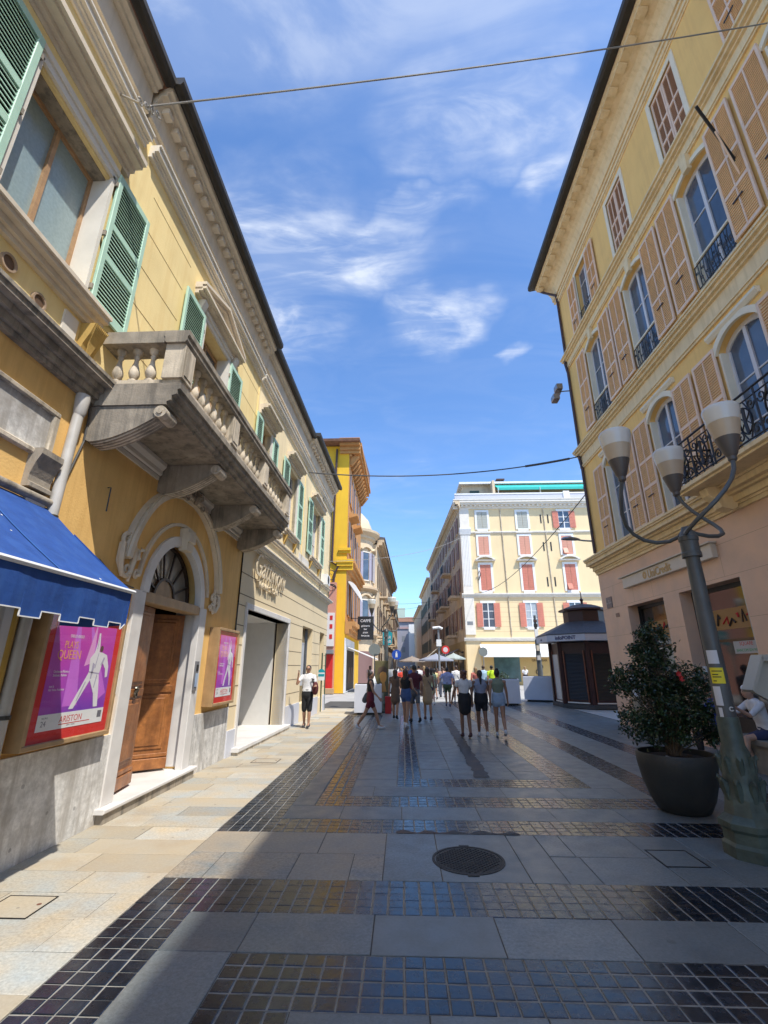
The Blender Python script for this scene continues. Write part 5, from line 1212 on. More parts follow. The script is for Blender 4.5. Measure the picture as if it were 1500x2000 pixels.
b = MB(FG); b.box(1.5,12.5,.0,.1,0,4.2); b.build('shop_front', flat('shop_ochre', (.62,.42,.16)), gb)
for a0, a1, m_ in ((2.7,5.3,GLSD),(9.3,11.6,GLSD),(13.4,16,GLSD)):
    b = MB(FG); b.box(a0,a1,.1,.14,.3,2.7); b.build('shop_window', mat('green_shop_glass', (.06,.13,.13), .15, .2, 2, 0, spec=.8), gb)
text('shop_lettering', 'GRAN BAR', DKWD, FG(7.3,.11,2.25), (1,0,0), (0,0,1), .32, gb, .01)
b = MB(FG); curl(b, 7.1, .16, 1.2, .35, 1, 1.3, .05); curl(b, 7.4, .16, 1.7, .25, -1, 1.2, .045); b.tube([(7.2,.16,1.6),(7.3,.16,2.1)], .05, 5); b.build('shop_emblem', DKWD, gb)
b = MB(FG); b.box(.1,.9,.0,.02,6,6.01); b.box(.2,.8,.142,.16,6.0,6.35); 
b = MB(FG); b.box(.2,.8,.142,.16,5.9,6.25); b.build('street_plate', GREY, gb)
for a0, a1, nm in ((1.35,13.1,'long white shop awning stretched along the butter yellow corner block'),(14.0,17.6,'short white awning half hidden behind the kiosk')):
    t = thing('shop_awning', nm, 'awning', (6.6+a0,49.5,3)); b = MB(FG)
    b.add([(a0,.12,3.95),(a1,.12,3.95),(a1,1.7,3.0),(a0,1.7,3.0),(a1,1.7,2.65),(a0,1.7,2.65),(a0,.12,3.9),(a1,.12,3.9),(a1,1.65,2.95),(a0,1.65,2.95)], [(0,1,2,3),(3,2,4,5),(6,7,8,9)]); b.build('canopy', SHWH, t)
# terrace and attic
b = MB(FG); b.box(-.4,24,-.35,-.25,19.7,20.6); b.build('terrace_parapet', flat('pale_lilac_glass', (.52,.52,.56)), gb)
b = MB(FG); b.box(-.4,24,-.42,-.2,20.6,20.75); b.build('parapet_rail', WHPL, gb)
b = MB(FG); b.box(12.0,12.7,-.5,-.15,19.7,20.9); b.build('parapet_pier', WHPL, gb)
b = MB(FG); b.box(.8,24,-7,-2.2,19.0,22.5); b.build('attic_wall', CREM, gb)
b = MB(FG); b.box(.4,24,-7.5,-1.6,22.5,22.75); b.build('attic_roof', WHPL, gb)
b = MB(FG); b.box(1.7,2.8,-2.2,-2.1,20.2,21.8); b.build('attic_window', flat('dark_green_shutter', (.05,.08,.06)), gb)
b = MB(FG); b.box(4.1,4.4,-2.2,-.6,19.7,22.5); b.build('attic_pier', CREM, gb)
t = thing('rooftop_awning', 'teal canvas awning over the roof terrace', 'awning', (19,51,22)); b = MB(FG)
b.add([(4.6,-1.9,22.4),(24,-1.9,22.4),(24,-.4,21.5),(4.6,-.4,21.5),(24,-.4,21.2),(4.6,-.4,21.2),(4.6,-1.9,22.35),(24,-1.9,22.35),(24,-.45,21.45),(4.6,-.45,21.45)], [(0,1,2,3),(3,2,4,5),(6,7,8,9)]); b.build('canopy', TEAL, t)
for x in (4.7,9.5,14.5): b = MB(FG); b.tube([(x,-.35,20.7),(x,-.35,21.5)], .03, 5); b.build('awning_post', WHPL, t)
for x in (5.3,16.6): b = MB(FG); b.box(x,x+.8,-4,-3.2,22.7,23.6); b.box(x-.1,x+.9,-4.1,-3.1,23.6,23.75); b.build('chimney', BRNP if x < 6 else CREM, gb)
side_windows(GS, gb, [2.5+3.4*i for i in range(10)], ((5.6,8.0),(9.6,12.2),(13.3,15.5),(16.4,18.2)), 1.05, flat('shaded_coral_shutter', (.34,.15,.11)), GLAS, .5, trim=CREM)  # front coral repeated darker, the street side's shade put into the colour
for k, (a, z) in enumerate(((3.5,9.3),(10,13.1),(7,5.2),(17,9.3),(24,13.1),(20,5.2),(13,9.3),(30,9.3))):
    b = MB(GS); b.box(a-1.3,a+1.3,0,1.1,z-.25,z); q = b.build('balcony', CRMD, gb)
    for j in range(12):
        p = MB(GS); p.box(a-1.28+j*.225,a-1.24+j*.225,1.02,1.06,z,z+1.0); p.build('baluster', IRON, q)
    for d in (.1,.4,.7):
        p = MB(GS); p.box(a-1.28,a-1.24,d,d+.04,z,z+1.0); p.build('baluster', IRON, q)
    p = MB(GS); p.box(a-1.3,a+1.3,1.0,1.08,z+1.0,z+1.06); p.build('handrail', IRON, q)
b = MB(GS); b.box(0,GL,.0,.15,0,4.3); b.build('dark_base', flat('shaded_ochre', (.36,.24,.10)), gb)  # shopfront ochre darkened, shade of the street side put into the colour
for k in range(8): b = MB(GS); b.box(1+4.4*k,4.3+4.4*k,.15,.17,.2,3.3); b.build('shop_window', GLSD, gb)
for k in range(3):
    t = thing('street_awning', ('nearest','middle','farthest')[k]+' of the dark awnings on the shaded side wall of the corner block', 'awning', (6.4-k*.3,54+k*9,3)); b = MB(GS)
    a = 3+9*k; b.add([(a,.17,3.6),(a+4,.17,3.6),(a+4,1.9,2.9),(a,1.9,2.9),(a+4,1.9,2.6),(a,1.9,2.6)], [(0,1,2,3),(3,2,4,5)]); b.build('canopy', GREY if k != 1 else SHWH, t)

# ================================================================== KIOSK
ks = thing('kiosk', 'dark octagonal info kiosk with grey roof and white fascia lettering', 'kiosk', (8.9,23.6,0))
KC = (8.95,23.6)
def octa(mb, prof, n=8, rot=R(22.5)): mb.lathe(KC, prof, n, rot=rot)
RED_B = mat('dark_oxblood', (.045,.012,.012), .5, .2, 6, .05)
b = MB(); octa(b, [(1.88,.0),(1.88,.14),(1.82,.16)]); b.build('base', mat('kiosk_plinth', (.06,.06,.06), .6), ks)
b = MB(); octa(b, [(1.70,.15),(1.70,2.80)]); b.build('body', RED_B, ks)
for k in range(8):
    a = R(22.5+45*k); x, y = KC[0]+1.74*math.cos(a), KC[1]+1.74*math.sin(a)
    b = MB(); b.box(x-.075,x+.075,y-.075,y+.075,.15,2.85,.0); b.build('corner_post', RED_B, ks)
    an = R(45*k); f = Fr((KC[0]+1.575*math.cos(an), KC[1]+1.575*math.sin(an), 0), (-math.sin(an), math.cos(an), 0), (math.cos(an), math.sin(an), 0))
    if math.sin(an) < .3:
        if k == 4:
            b = MB(f); b.box(-.45,.45,.0,.02,.3,2.3); b.build('glass_panel', CURT, ks)
        else:
            b = MB(f)
            for j in range(34): b.prof([(.0,.35+j*.058),(.022,.36+j*.058),(.0,.405+j*.058)], -.42, .42)
            b.build('roller_shutter', BLAK, ks)
        for s0 in (-.50,.45): b = MB(f); b.box(s0,s0+.05,.0,.05,.25,2.45); b.build('shutter_guide', mat('reddish_wood', (.22,.07,.035), .5), ks)
        b = MB(f); b.box(-.5,.5,.0,.06,.20,.25); b.build('sill', CUPW, ks)
b = MB(); octa(b, [(2.32,2.86),(2.36,2.86),(2.36,3.14),(2.30,3.14)]); b.build('fascia', flat('fascia_grey_white', (.50,.50,.54)), ks)
b = MB(); octa(b, [(2.38,3.15),(2.38,3.18),(1.0,3.80),(.9,3.80)]); b.build('roof', mat('kiosk_slate', (.075,.075,.085), .6, .2, 8, .2), ks)
b = MB(); octa(b, [(.95,3.78),(.95,4.30),(1.15,4.34),(1.15,4.42),(.6,4.62),(.06,4.72),(.06,4.85),(.10,4.90),(.03,5.0),(.02,5.3)]); b.build('lantern', RED_B, ks)
for k in (4,5,6):
    an = R(45*k); ex = Vector((-math.sin(an), math.cos(an), 0)); P0 = Vector((KC[0]+2.19*math.cos(an), KC[1]+2.19*math.sin(an), 2.93))
    if k == 5: text('fascia_lettering', 'infoPOINT', flat('dark_print', (.05,.05,.12)), P0, ex, (0,0,1), .22, ks, .004, bold=.006)
    if k == 4: text('fascia_lettering', 'info', flat('dark_print', (.05,.05,.12)), P0, ex, (0,0,1), .16, ks, .004)
an = R(270); b = MB(Fr((KC[0]+.3,KC[1]-1.60,0),(1,0,0),(0,-1,0))); b.box(.05,.2,.03,.05,1.35,1.65); b.build('notice', WHPL, ks)

# ================================================================== STREET FURNITURE
def planter(x, y, w, d, h, label, rot=0, cut=0):
    f = Fr((x,y,0), (math.cos(rot), math.sin(rot), 0), (-math.sin(rot), math.cos(rot), 0))
    t = thing('concrete_planter', label, 'planter', (x,y,0))
    b = MB(f); hw, hd = w/2, d/2; vs = []
    for q, z in ((.0,.09),(.0,h-.02),(.02,h)):
        vs += [(-hw+q,-hd+q,z),(hw-q,-hd+q,z),(hw-q,hd-q,z),(-hw+q,hd-q,z)]
    b.add(vs, [(0,1,2,3),(8,9,10,11)]+[(k+i,k+(i+1)%4,k+4+(i+1)%4,k+4+i) for k in (0,4) for i in range(4)]); b.build('box', PLNT, t)
    b = MB(f); b.box(-hw+.12,hw-.12,-hd+.12,hd-.12,0,.09); b.build('feet', BLAK, t)
    b = MB(f); b.box(-hw+.08,hw-.08,-hd+.08,hd-.08,h+.001,h+.01); b.build('soil', SOIL, t)
    return t
planter(-1.38,19.5,1.05,1.0,1.10,'white cube planter standing in front of the first row of walkers', R(3))
planter(5.0,24.6,1.45,1.4,1.17,'white cube planter behind the three women', R(-12))
planter(7.4,27.0,1.55,1.4,1.25,'larger white cube planter next to the kiosk', R(-20))
b = MB(); b.lathe((-1.15,19.4),[(.11,1.11),(.11,1.12),(.02,1.40)],12); c_ = b.build('paper_cone', WHPL, None, True); tag(c_, 'white paper cone standing on the left cube planter', 'cone')
# lamp with three cups
def lamp(x, y, rot, label, base=True, cable=False):
    t = thing('street_lamp', label, 'street lamp', (x,y,0), 'three-cup street lamps')
    b = MB()
    b.lathe((x,y), [(.27,0),(.27,.10),(.245,.13),(.245,.22),(.27,.25),(.27,.30),(.20,.36),(.185,.42),(.17,.50)], 8, rot=R(22)); b.build('base_plinth', LGRN, t)
    b = MB(); b.lathe((x,y), [(.17,.50),(.155,.62),(.15,.80),(.13,.92),(.105,.98),(.105,1.22),(.10,1.25)], 16); b.build('base_sleeve', LGRN, t, True)
    if base:
        for tier, (z, r, h) in enumerate(((.48,.185,.19),(.68,.16,.20))):
            for k in range(8):
                a = R(45*k+22*tier); c, q = math.cos(a), math.sin(a)
                b = MB(); b.tube([(x+c*(r-.045),y+q*(r-.045),z),(x+c*(r-.03),y+q*(r-.03),z+h*.45),(x+c*(r-.018),y+q*(r-.018),z+h*.82),(x+c*(r+.018),y+q*(r+.018),z+h),(x+c*(r+.022),y+q*(r+.022),z+h-.03)], [.03,.038,.034,.022,.010], 6); b.build('acanthus_leaf', LGRN, t, True)
    b = MB(); b.lathe((x,y), [(.092,1.2),(.085,2.0),(.075,2.92),(.075,3.02)], 16); b.build('shaft', LAMP, t, True)
    b = MB(); b.lathe((x,y), [(.105,2.97),(.105,3.02),(.097,3.03),(.097,3.16),(.105,3.17),(.105,3.22),(.09,3.23),(.06,3.30),(.05,3.34)], 16); b.build('collar', LAMP, t, 30)
    for k in range(3):
        a = rot+R(120*k); c, q = math.cos(a), math.sin(a); T_ = (-q, c)
        R_ = [(0.02,3.31,0),(.04,3.25,-.10),(.10,3.22,-.21),(.20,3.23,-.31),(.32,3.28,-.37),(.44,3.36,-.37),(.54,3.46,-.32),(.61,3.58,-.23),(.65,3.71,-.13),(.66,3.84,-.05),(.65,3.98,0)]
        b = MB(); b.tube([(x+c*r+T_[0]*w, y+q*r+T_[1]*w, z) for r, z, w in R_], .024, 8); b.build('arm', LAMP, t, True)
        cx, cy = x+c*.65, y+q*.65
        b = MB(); b.lathe((cx,cy), [(.03,3.94),(.045,3.96),(.045,4.0),(.065,4.03),(.125,4.23)], 18); b.build('cup_holder', CUPD, t, 30)
        b = MB(); b.lathe((cx,cy), [(.125,4.231),(.165,4.42)], 18); b.build('frosted_band', CUPB, t, True)
        b = MB(); b.lathe((cx,cy), [(.165,4.421),(.187,4.56),(.190,4.60),(.178,4.62),(.05,4.63)], 18); b.build('opal_shade', CUPW, t, 50)
    return t
lp = lamp(3.42, 5.45, R(180), 'near green and grey lamp post with three cup lamps, covered in stickers')
def wrap(nm, a0, a1, z0, z1, m, par, r=.099, x=3.42, y=5.45, txt=None):
    b = MB(); n = 6; vs = []
    for i in range(n+1):
        a = R(a0+(a1-a0)*i/n); vs += [(x+r*math.cos(a), y+r*math.sin(a), z0), (x+r*math.cos(a), y+r*math.sin(a), z1)]
    b.add(vs, [(2*i,2*i+1,2*i+3,2*i+2) for i in range(n)]); return b.build(nm, m, par, True)
yv = wrap('sticker', 195, 275, 1.58, 1.74, YEL, lp, .0925)
for k, z in enumerate((1.70,1.665,1.64,1.60)): wrap('printed_line', 205, 205+(60,35,50,20)[k], z, z+.010, BLAK, yv, .0932)
wrap('sticker', 195, 262, 1.78, 1.92, flat('white_sticker', (.6,.6,.6)), lp, .0915)
wrap('sticker', 190, 235, 1.36, 1.55, flat('white_sticker', (.6,.6,.6)), lp, .0935)
wrap('sticker', 200, 222, 1.10, 1.34, flat('white_sticker', (.6,.6,.6)), lp, .0945)
b = MB(Fr((3.42,5.45,0),(math.cos(R(-10)),math.sin(R(-10)),0),(math.sin(R(-10)),-math.cos(R(-10)),0))); b.arc(.02,1.33,.012,.024,.0925,.097,40,330,16); b.build('round_sticker', flat('pale_print', (.5,.48,.45)), lp)
lamp(-.72, 20.9, R(175), 'distant three-cup lamp post behind the left cube planter, hung with signs', False)
# sign on that post
ts = thing('hanging_street_sign', 'teal shield-shaped shop sign with white letters high on the distant lamp post', 'sign', (-.75,23.6,3.1))
b = MB(Fr((-.75,23.7,0),(1,0,0),(0,-1,0))); b.prism([(-.22,2.80),(-.1,2.72),(.12,2.76),(.22,2.84),(.24,3.34),(.1,3.42),(-.05,3.36),(-.24,3.38)], 0, .06); b.build('sign_board', flat('teal_enamel', (.01,.30,.36)), ts)
text('sign_lettering', 'BAR\nTAB', flat('white_print', (.75,.73,.74)), (-.75,23.63,3.06), (1,0,0), (0,0,1), .2, ts, .003)
b = MB(); b.tube([(-.98,23.7,0),(-.98,23.7,3.2)], .03, 6); b.build('sign_post', STON, ts)
def round_sign(x, y, z, r, m, label, m2=None, post=0, mp=MET):
    t = thing('road_sign', label, 'road sign', (x,y,0)); f = Fr((x,y,0),(1,0,0),(0,-1,0))
    b = MB(f); b.arc(0,z,.001,r,0,.03,0,360,28); b.build('disc', m, t)
    if m2: b = MB(f); b.arc(0,z,.001,r*.6,.031,.036,0,360,24); b.build('disc_centre', m2, t)
    b = MB(); b.tube([(x,y+.04,0),(x,y+.04,z+.1)], .028, 8); b.build('post', mp, t)
    return t
t = round_sign(-.32,24.6,2.33,.24,flat('traffic_blue', (.01,.07,.42)),'blue round pedestrian sign with white figures beside the teal sign')
f = Fr((-.32,24.6,0),(1,0,0),(0,-1,0)); b = MB(f); b.prism([(-.05,2.2),(-.01,2.2),(.0,2.3),(.01,2.2),(.05,2.2),(.05,2.40),(-.05,2.40)],.032,.036); b.build('walker_symbol', WHPL, t)
b = MB(f); b.arc(0,2.45,.001,.035,.032,.036,0,360,14); b.build('walker_head', WHPL, t)
round_sign(-1.42,24.2,2.55,.30,flat('sign_back', (.20,.22,.21)),'round grey sign seen from behind, left of the distant lamp post')
round_sign(4.97,30.0,2.62,.27,flat('sign_back', (.20,.22,.21)),'oval grey sign seen from behind in front of the white shop awning')
round_sign(3.54,40,3.08,.33,RED,'round red and pale no-vehicles sign at the street mouth',flat('faded_white', (.60,.48,.46)))
pc = thing('camera_pole', 'tall grey pole with cameras and a white box at the street mouth', 'pole', (2.25,30,0))
b = MB(); b.tube([(2.25,30,0),(2.25,30,4.0)], .06, 8); b.build('pole', GREY, pc)
b = MB(); b.box(2.10,2.40,29.8,29.9,2.95,3.35,.02); b.build('control_box', WHPL, pc); b = MB(); b.tube([(1.9,29.9,4.05),(2.3,29.9,4.1),(2.5,29.9,4.0)], .08, 8); b.build('camera_head', WHPL, pc)
b = MB(); b.tube([(2.25,29.9,2.9),(1.5,29.9,2.3)], .03, 6); b.build('strut', STON, pc)
sp2 = thing('sticker_pole', 'thick pole plastered with stickers and small boxes beside the kiosk', 'pole', (7.7,27.8,0))
b = MB(); b.lathe((7.75,27.9), [(.16,0),(.15,1.2),(.13,3.2),(.08,3.25),(.07,4.6)], 12); b.build('pole', LAMP, sp2, 30)
for k, (z, h, m_) in enumerate(((3.3,.5,WHPL),(3.9,.2,BLAK),(2.6,.3,STON),(2.1,.25,flat('pale_print', (.5,.48,.45))),(4.2,.12,BRNP))):
    b = MB(); b.box(7.62,7.80,27.68,27.80,z,z+h,.01); b.build('fixture', m_, sp2)
# bus-stop style flags near the waiting man
st = thing('stop_sign', 'slim twin-post sign with a small teal and white flag against the shop wall', 'sign', (-3.45,20.6,0))
for x, y in ((-3.42,20.4),(-3.40,21.2)):
    b = MB(); b.tube([(x,y,0),(x,y,2.3)], .03, 6); b.build('post', mat('dark_green_post', (.03,.07,.05), .5), st)
f = Fr((-3.42,20.35,0),(1,0,0),(0,-1,0)); b = MB(f); b.box(-.14,.14,0,.03,1.2,1.52,.005); q = b.build('flag', WHPL, st); b = MB(f); b.arc(0,1.52,.001,.14,.0,.032,0,180,16); b.box(-.13,.13,.031,.034,1.36,1.46); b.build('flag_top', flat('teal_enamel', (.01,.30,.36)), q)
# portrait stand: plain generic painted panel
ps = thing('picture_stand', 'tall double-sided display stand with an orange and olive picture behind the left planter', 'display stand', (-.88,20.2,0))
f = Fr((-.88,20.15,0),(1,0,0),(0,-1,0)); b = MB(f); b.box(-.28,.28,-.04,.04,.75,1.98,.01); pn = b.build('panel', flat('olive_print', (.13,.11,.045)), ps)
b = MB(f); b.prism([(.14*math.cos(R(t))+.06, 1.36+.25*math.sin(R(t))) for t in range(0,360,24)], .041, .045); b.build('orange_oval', flat('orange_print', (.62,.30,.07)), pn)
b = MB(f); b.prism([(-.2,1.42),(-.12,1.72),(.1,1.78),(.24,1.66),(.22,1.5),(.05,1.56)], .0455, .048); b.build('dark_shape', flat('umber_print', (.10,.06,.035)), pn)
b = MB(f); b.prism([(-.05,.78),(.2,.78),(.12,1.15),(.02,1.15)], .041, .0445); b.build('orange_shape', flat('orange_print2', (.55,.27,.07)), pn)
b = MB(f); b.box(-.2,.2,-.2,.2,0,.05); b.build('foot', BLAK, ps); b = MB(f); b.box(-.03,.03,-.03,.03,.05,.75); b.build('stem', GREY, ps)
b = MB(Fr((-.62,19.7,0),(1,0,0),(0,-1,0))); b.box(-.10,.14,-.1,.12,0,.63,.01); q = b.build('red_box', RED, None); tag(q, 'small red advertising box at the foot of the picture stand', 'box')
t = thing('roll_up_banner', 'blank white roll-up banner in the sunlit street', 'banner', (-.6,24,0)); f = Fr((-.58,24.8,0),(1,0,0),(0,-1,0))
b = MB(f); b.box(-.17,.17,0,.05,.55,1.62); b.build('banner_sheet', WHPL, t); b = MB(f); b.box(-.2,.2,-.1,.12,.46,.55); b.build('cassette', BLAK, t); b = MB(f); b.tube([(0,0,0),(0,0,.5)], .02, 6); b.build('leg', GREY, t)
for i, (x, y, r, h, lb) in enumerate(((2.6,38,1.35,2.68,'grey parasol over the café tables at the street mouth'),(.9,48,1.3,2.7,'brown parasol farther down the narrow street'),(4.7,45,1.1,2.9,'pale green parasol against the corner block'))):
    t = thing('parasol', lb, 'parasol', (x,y,0)); b = MB(); b.lathe((x,y), [(r,h-.52),(r,h-.42),(.1,h),(.03,h+.08)], 8); b.build('canopy', (flat('grey_canvas', (.26,.27,.31), .8), flat('brown_canvas', (.25,.2,.16), .8), flat('pale_green_canvas', (.34,.38,.34), .8))[i], t); b = MB(); b.tube([(x,y,0),(x,y,h)], .03, 6); b.build('pole', GREY, t)
# café objects in the square
for i, (x, y) in enumerate(((6.5,42),(8.9,44))):
    t = thing('potted_shrub', ('round pale green shrub left of the larger cube planter','dark leafy shrub in a pot under the white shop awning')[i], 'shrub', (x,y,0)); b = MB()
    for k in range(260):
        a, c, q = rnd.uniform(0,6.28), rnd.uniform(-1,1), rnd.random()**.4*.55; rr = math.sqrt(1-c*c)*q; px_, py_, pz_ = x+rr*math.cos(a), y+rr*math.sin(a), .75+c*q
        v = [Vector((px_,py_,pz_))+Vector((rnd.gauss(0,.06),rnd.gauss(0,.06),rnd.gauss(0,.06))) for _ in range(4)]; b.add(v, [(0,1,2,3)], True)
    b.build('foliage', (flat('pale_leaf', (.25,.32,.10)), LEAF)[i], t, kind='stuff'); b = MB(); b.lathe((x,y), [(.25,0),(.33,.35)], 12); b.build('pot', GREY, t)
# stone bench and cream lectern at the right edge
t = thing('stone_bench', 'low weathered concrete bench block at the foot of the bank wall', 'bench', (6.4,8.7,0))
b = MB(); b.box(6.15,6.85,7.2,9.95,0,.46,.0); b.build('bench_block', CNCR, t); b = MB(); b.box(6.10,6.90,7.15,10.0,.46,.54); b.build('seat_slab', CNCR, t)
t = thing('information_lectern', 'cream tilted display case cut off by the right edge of the view', 'display case', (5.05,6.5,0))
f = Fr((4.43,6.52,0),(math.cos(R(8)),math.sin(R(8)),0),(-math.sin(R(8)),math.cos(R(8)),0))
CRE = flat('cream_plastic', (.50,.46,.37), .5)
b = MB(f); P2 = [(.0,1.48),(.22,1.86),(1.4,1.86),(1.4,.74)]
b.prism(P2, 0, .06); b.build('back_panel', CRE, t); b = MB(f); b.prism([(.20,1.82),(.22,1.90),(1.42,1.90),(1.42,1.82)], -.10, .07); b.build('top_rim', CRE, t)
b = MB(f); b.prism([(-.03,1.47),(.0,1.44),(.24,1.86),(.21,1.89)], -.10, .07); b.build('side_rim', CRE, t); b = MB(f); b.tube([(1.2,.05,0),(1.2,.05,1.0)], .05, 8); b.build('post', GREY, t)

# ================================================================== POTTED TREE
t = thing('plant_pot', 'large round anthracite pot on the shaded paving', 'plant pot', (3.6,6.95,0)); PC = (3.58,6.95)
b = MB(); b.lathe(PC, [(.26,0),(.30,.02),(.37,.15),(.43,.34),(.465,.55),(.468,.66),(.455,.68),(.435,.68),(.43,.60)], 40); b.build('pot_shell', POT, t, 50)
b = MB(); b.lathe(PC, [(.43,.58),(.428,.61),(.2,.635),(.02,.64)], 24); b.build('soil', SOIL, t, True)
b = MB(); b.add([(3.30,6.70,.645),(3.42,6.62,.655),(3.50,6.70,.64),(3.38,6.78,.66)], [(0,1,2,3)]); q = b.build('crumpled_paper', WHPL, None); tag(q, 'scrap of white paper lying on the soil of the big pot', 'paper')
pt = thing('potted_shrub_tree', 'bushy dark green camellia growing in the big anthracite pot', 'shrub', (PC[0],PC[1],.63))
rt = random.Random(3)
tips = []
LOBES = [((-.05,0,2.02),(.27,.27,.30)),((-.03,.0,1.62),(.40,.38,.33)),((.03,0,1.28),(.50,.45,.34)),((.30,.05,1.50),(.30,.3,.26)),((.36,.0,1.10),(.36,.35,.30)),((-.30,.0,1.02),(.34,.34,.30)),((-.42,.0,1.66),(.24,.2,.16)),((-.5,.05,1.50),(.16,.15,.18)),((.0,.0,.92),(.46,.40,.16)),((.05,.1,2.22),(.14,.14,.14)),((.55,.0,1.62),(.13,.13,.1)),((.56,0,.98),(.15,.2,.18)),((-.25,0,1.98),(.1,.1,.08))]
b = MB()
for i, (lc, lr) in enumerate(LOBES):
    for k in range(3):
        e = Vector(PC+(0,)) + Vector(lc) + Vector((rt.gauss(0,.5)*lr[0], rt.gauss(0,.5)*lr[1], rt.gauss(0,.3)*lr[2])); s0 = Vector((PC[0]+rt.uniform(-.06,.06), PC[1]+rt.uniform(-.06,.06), .62))
        m_ = s0.lerp(e, .5) + Vector((0,0,-.05)) - Vector(((e.x-s0.x)*.25, (e.y-s0.y)*.25, 0))
        b.tube([s0, s0.lerp(m_, .6), m_, m_.lerp(e, .6), e], [.016,.013,.009,.006,.003], 5); tips.append((m_, e))
b.build('stems', BARK, pt, True)
b = MB()
def leaf_q(c, L_, Wd):
    d = Vector((rt.gauss(0,1), rt.gauss(0,1), rt.gauss(0,.8)-.15)).normalized(); up = Vector((rt.gauss(0,.6), rt.gauss(0,.6), 1)); s_ = d.cross(up).normalized(); n_ = s_.cross(d)
    return [c, c+d*L_*.45+s_*Wd+n_*.004, c+d*L_*.45-s_*Wd+n_*.004, c+d*L_-n_*L_*.12]
for i, (lc, lr) in enumerate(LOBES):
    vol = lr[0]*lr[1]*lr[2]; n = int(240+vol*30000)
    clumps = []
    for k in range(max(6, n//26)):
        v = Vector((rt.gauss(0,1), rt.gauss(0,1), rt.gauss(0,1))).normalized()*(rt.random()**.30); clumps.append(Vector(lc)+Vector((v.x*lr[0], v.y*lr[1], v.z*lr[2])))
    for k in range(n):
        cc = rt.choice(clumps) + Vector((rt.gauss(0,.038), rt.gauss(0,.038), rt.gauss(0,.034)))
        q = leaf_q(Vector(PC+(0,))+cc, rt.uniform(.038,.068), rt.uniform(.011,.019)); b.add(q, [(0,1,3,2)], True)
b.build('foliage', LEAF, pt, kind='stuff')
for (x, y, z) in ((.05,-.35,1.66),(.09,-.33,1.60)):
    b = MB(); 
    for k in range(6):
        a = k*1.05; c = Vector((PC[0]+x, PC[1]+y, z)); b.add([c, c+Vector((.03*math.cos(a),-.015,.03*math.sin(a))), c+Vector((.04*math.cos(a+.5),-.02,.04*math.sin(a+.5))), c+Vector((.03*math.cos(a+1),-.015,.03*math.sin(a+1)))], [(0,1,2,3)], True)
    b.build('red_flower', REDF, pt)

# ================================================================== CABLES
def cable(p0, p1, sag, r, m, label, n=24):
    p0, p1 = Vector(p0), Vector(p1); b = MB(); b.tube([p0.lerp(p1, i/n) - Vector((0,0,sag*4*(i/n)*(1-i/n))) for i in range(n+1)], r, 6)
    o = b.build('overhead_cable', m, None, True); return tag(o, label, 'cable')
c1 = cable((-3.22,3.86,8.62),(7.0,5.56,13.21), .12, .012, CABW, 'thin pale cable crossing high from the left eave to the upper right')
b = MB(LF)
for k in range(4): curl(b, 3.80+.05*k, .38+.05*k, 8.60, .05, 1 if k % 2 else -1, 1.6, .014)
b.tube([(3.86,.0,8.9),(3.86,.43,8.62)], .015, 5); q = b.build('cable_anchor', CABW, None, True); tag(q, 'knotted pale wire anchor hanging under the left eave', 'cable anchor')
cable((-3.45,15.9,8.70),(6.95,16.5,9.46), .42, .022, CABL, 'thick dark cable sagging across the street between the two facades')
b = MB(); p0, p1 = Vector((-3.45,15.9,8.70)), Vector((6.95,16.5,9.46)); b.tube([p0.lerp(p1,i/24)-Vector((0,0,.42*4*(i/24)*(1-i/24)-.0)) for i in range(19,24)], .045, 8); q = b.build('cable_sleeve', CABL, None, True); tag(q, 'thick dark sleeve on the right end of the sagging cable', 'cable sleeve')
cable((6.98,16.55,7.93),(7.8,49.8,9.2), 1.0, .02, CABL, 'dark cable slanting down from the bank corner to the butter yellow building')
cable((-3.4,21.0,6.4),(6.9,49.7,15.5), .6, .012, CABW, 'faint thin wire stretched from the shop eave across the square')
for i,(ya,za,zb) in enumerate(((60,9.5,10.5),(72,9.0,9.4),(80,11,12.5))):
    cable((-2.3,ya,za),(5.8,ya+3,zb), .35, .02, CABL, ('nearest','middle','farthest')[i]+' of the thin wires over the narrow street')

# ================================================================== PEOPLE
def skinmat(n, c): return mat('skin_'+n, c, .5, .06, 20, .03)
SK = {'l': skinmat('light', (.52,.30,.20)), 'm': skinmat('tan', (.36,.19,.115)), 'd': skinmat('brown', (.20,.10,.06))}
def fab(n, c, r=.85): return mat('cloth_'+n, c, r, .1, 14, .25, 30)
def hairm(n, c): return mat('hair_'+n, c, .5, .25, 30, .4, 70)
HB = hairm('dark', (.018,.012,.010)); HBR = hairm('brown', (.07,.035,.02)); HBL = hairm('blond', (.35,.22,.10)); HGR = hairm('grey', (.35,.34,.32))
def prim_caps(mb, p0, p1, r0, r1, n=10, sx=1.0, ax=None):
    """tapered rounded limb; optional widening by sx along axis ax"""
    p0, p1 = Vector(p0), Vector(p1); d = p1-p0; L = d.length or 1e-4; d.normalize()
    st = []
    for t in (-90,-60,-30,0): st.append((r0*math.sin(R(t)), r0*math.cos(R(t))+1e-4))
    for t in (0,30,60,90): st.append((L+r1*math.sin(R(t)), r1*math.cos(R(t))+1e-4))
    u = Vector(ax) if ax else d.orthogonal(); u = (u-d*u.dot(d)).normalized(); w = d.cross(u)
    vs = []; 
    for h, r in st:
        for j in range(n):
            a = 2*math.pi*j/n; vs.append(p0+d*h+(u*math.cos(a)*sx+w*math.sin(a))*r)
    k = len(st); fs = [(i*n+j, i*n+(j+1) % n, (i+1)*n+(j+1) % n, (i+1)*n+j) for i in range(k-1) for j in range(n)] + [tuple(range(n)), tuple(range((k-1)*n, k*n))]
    mb.add(vs, fs, True)
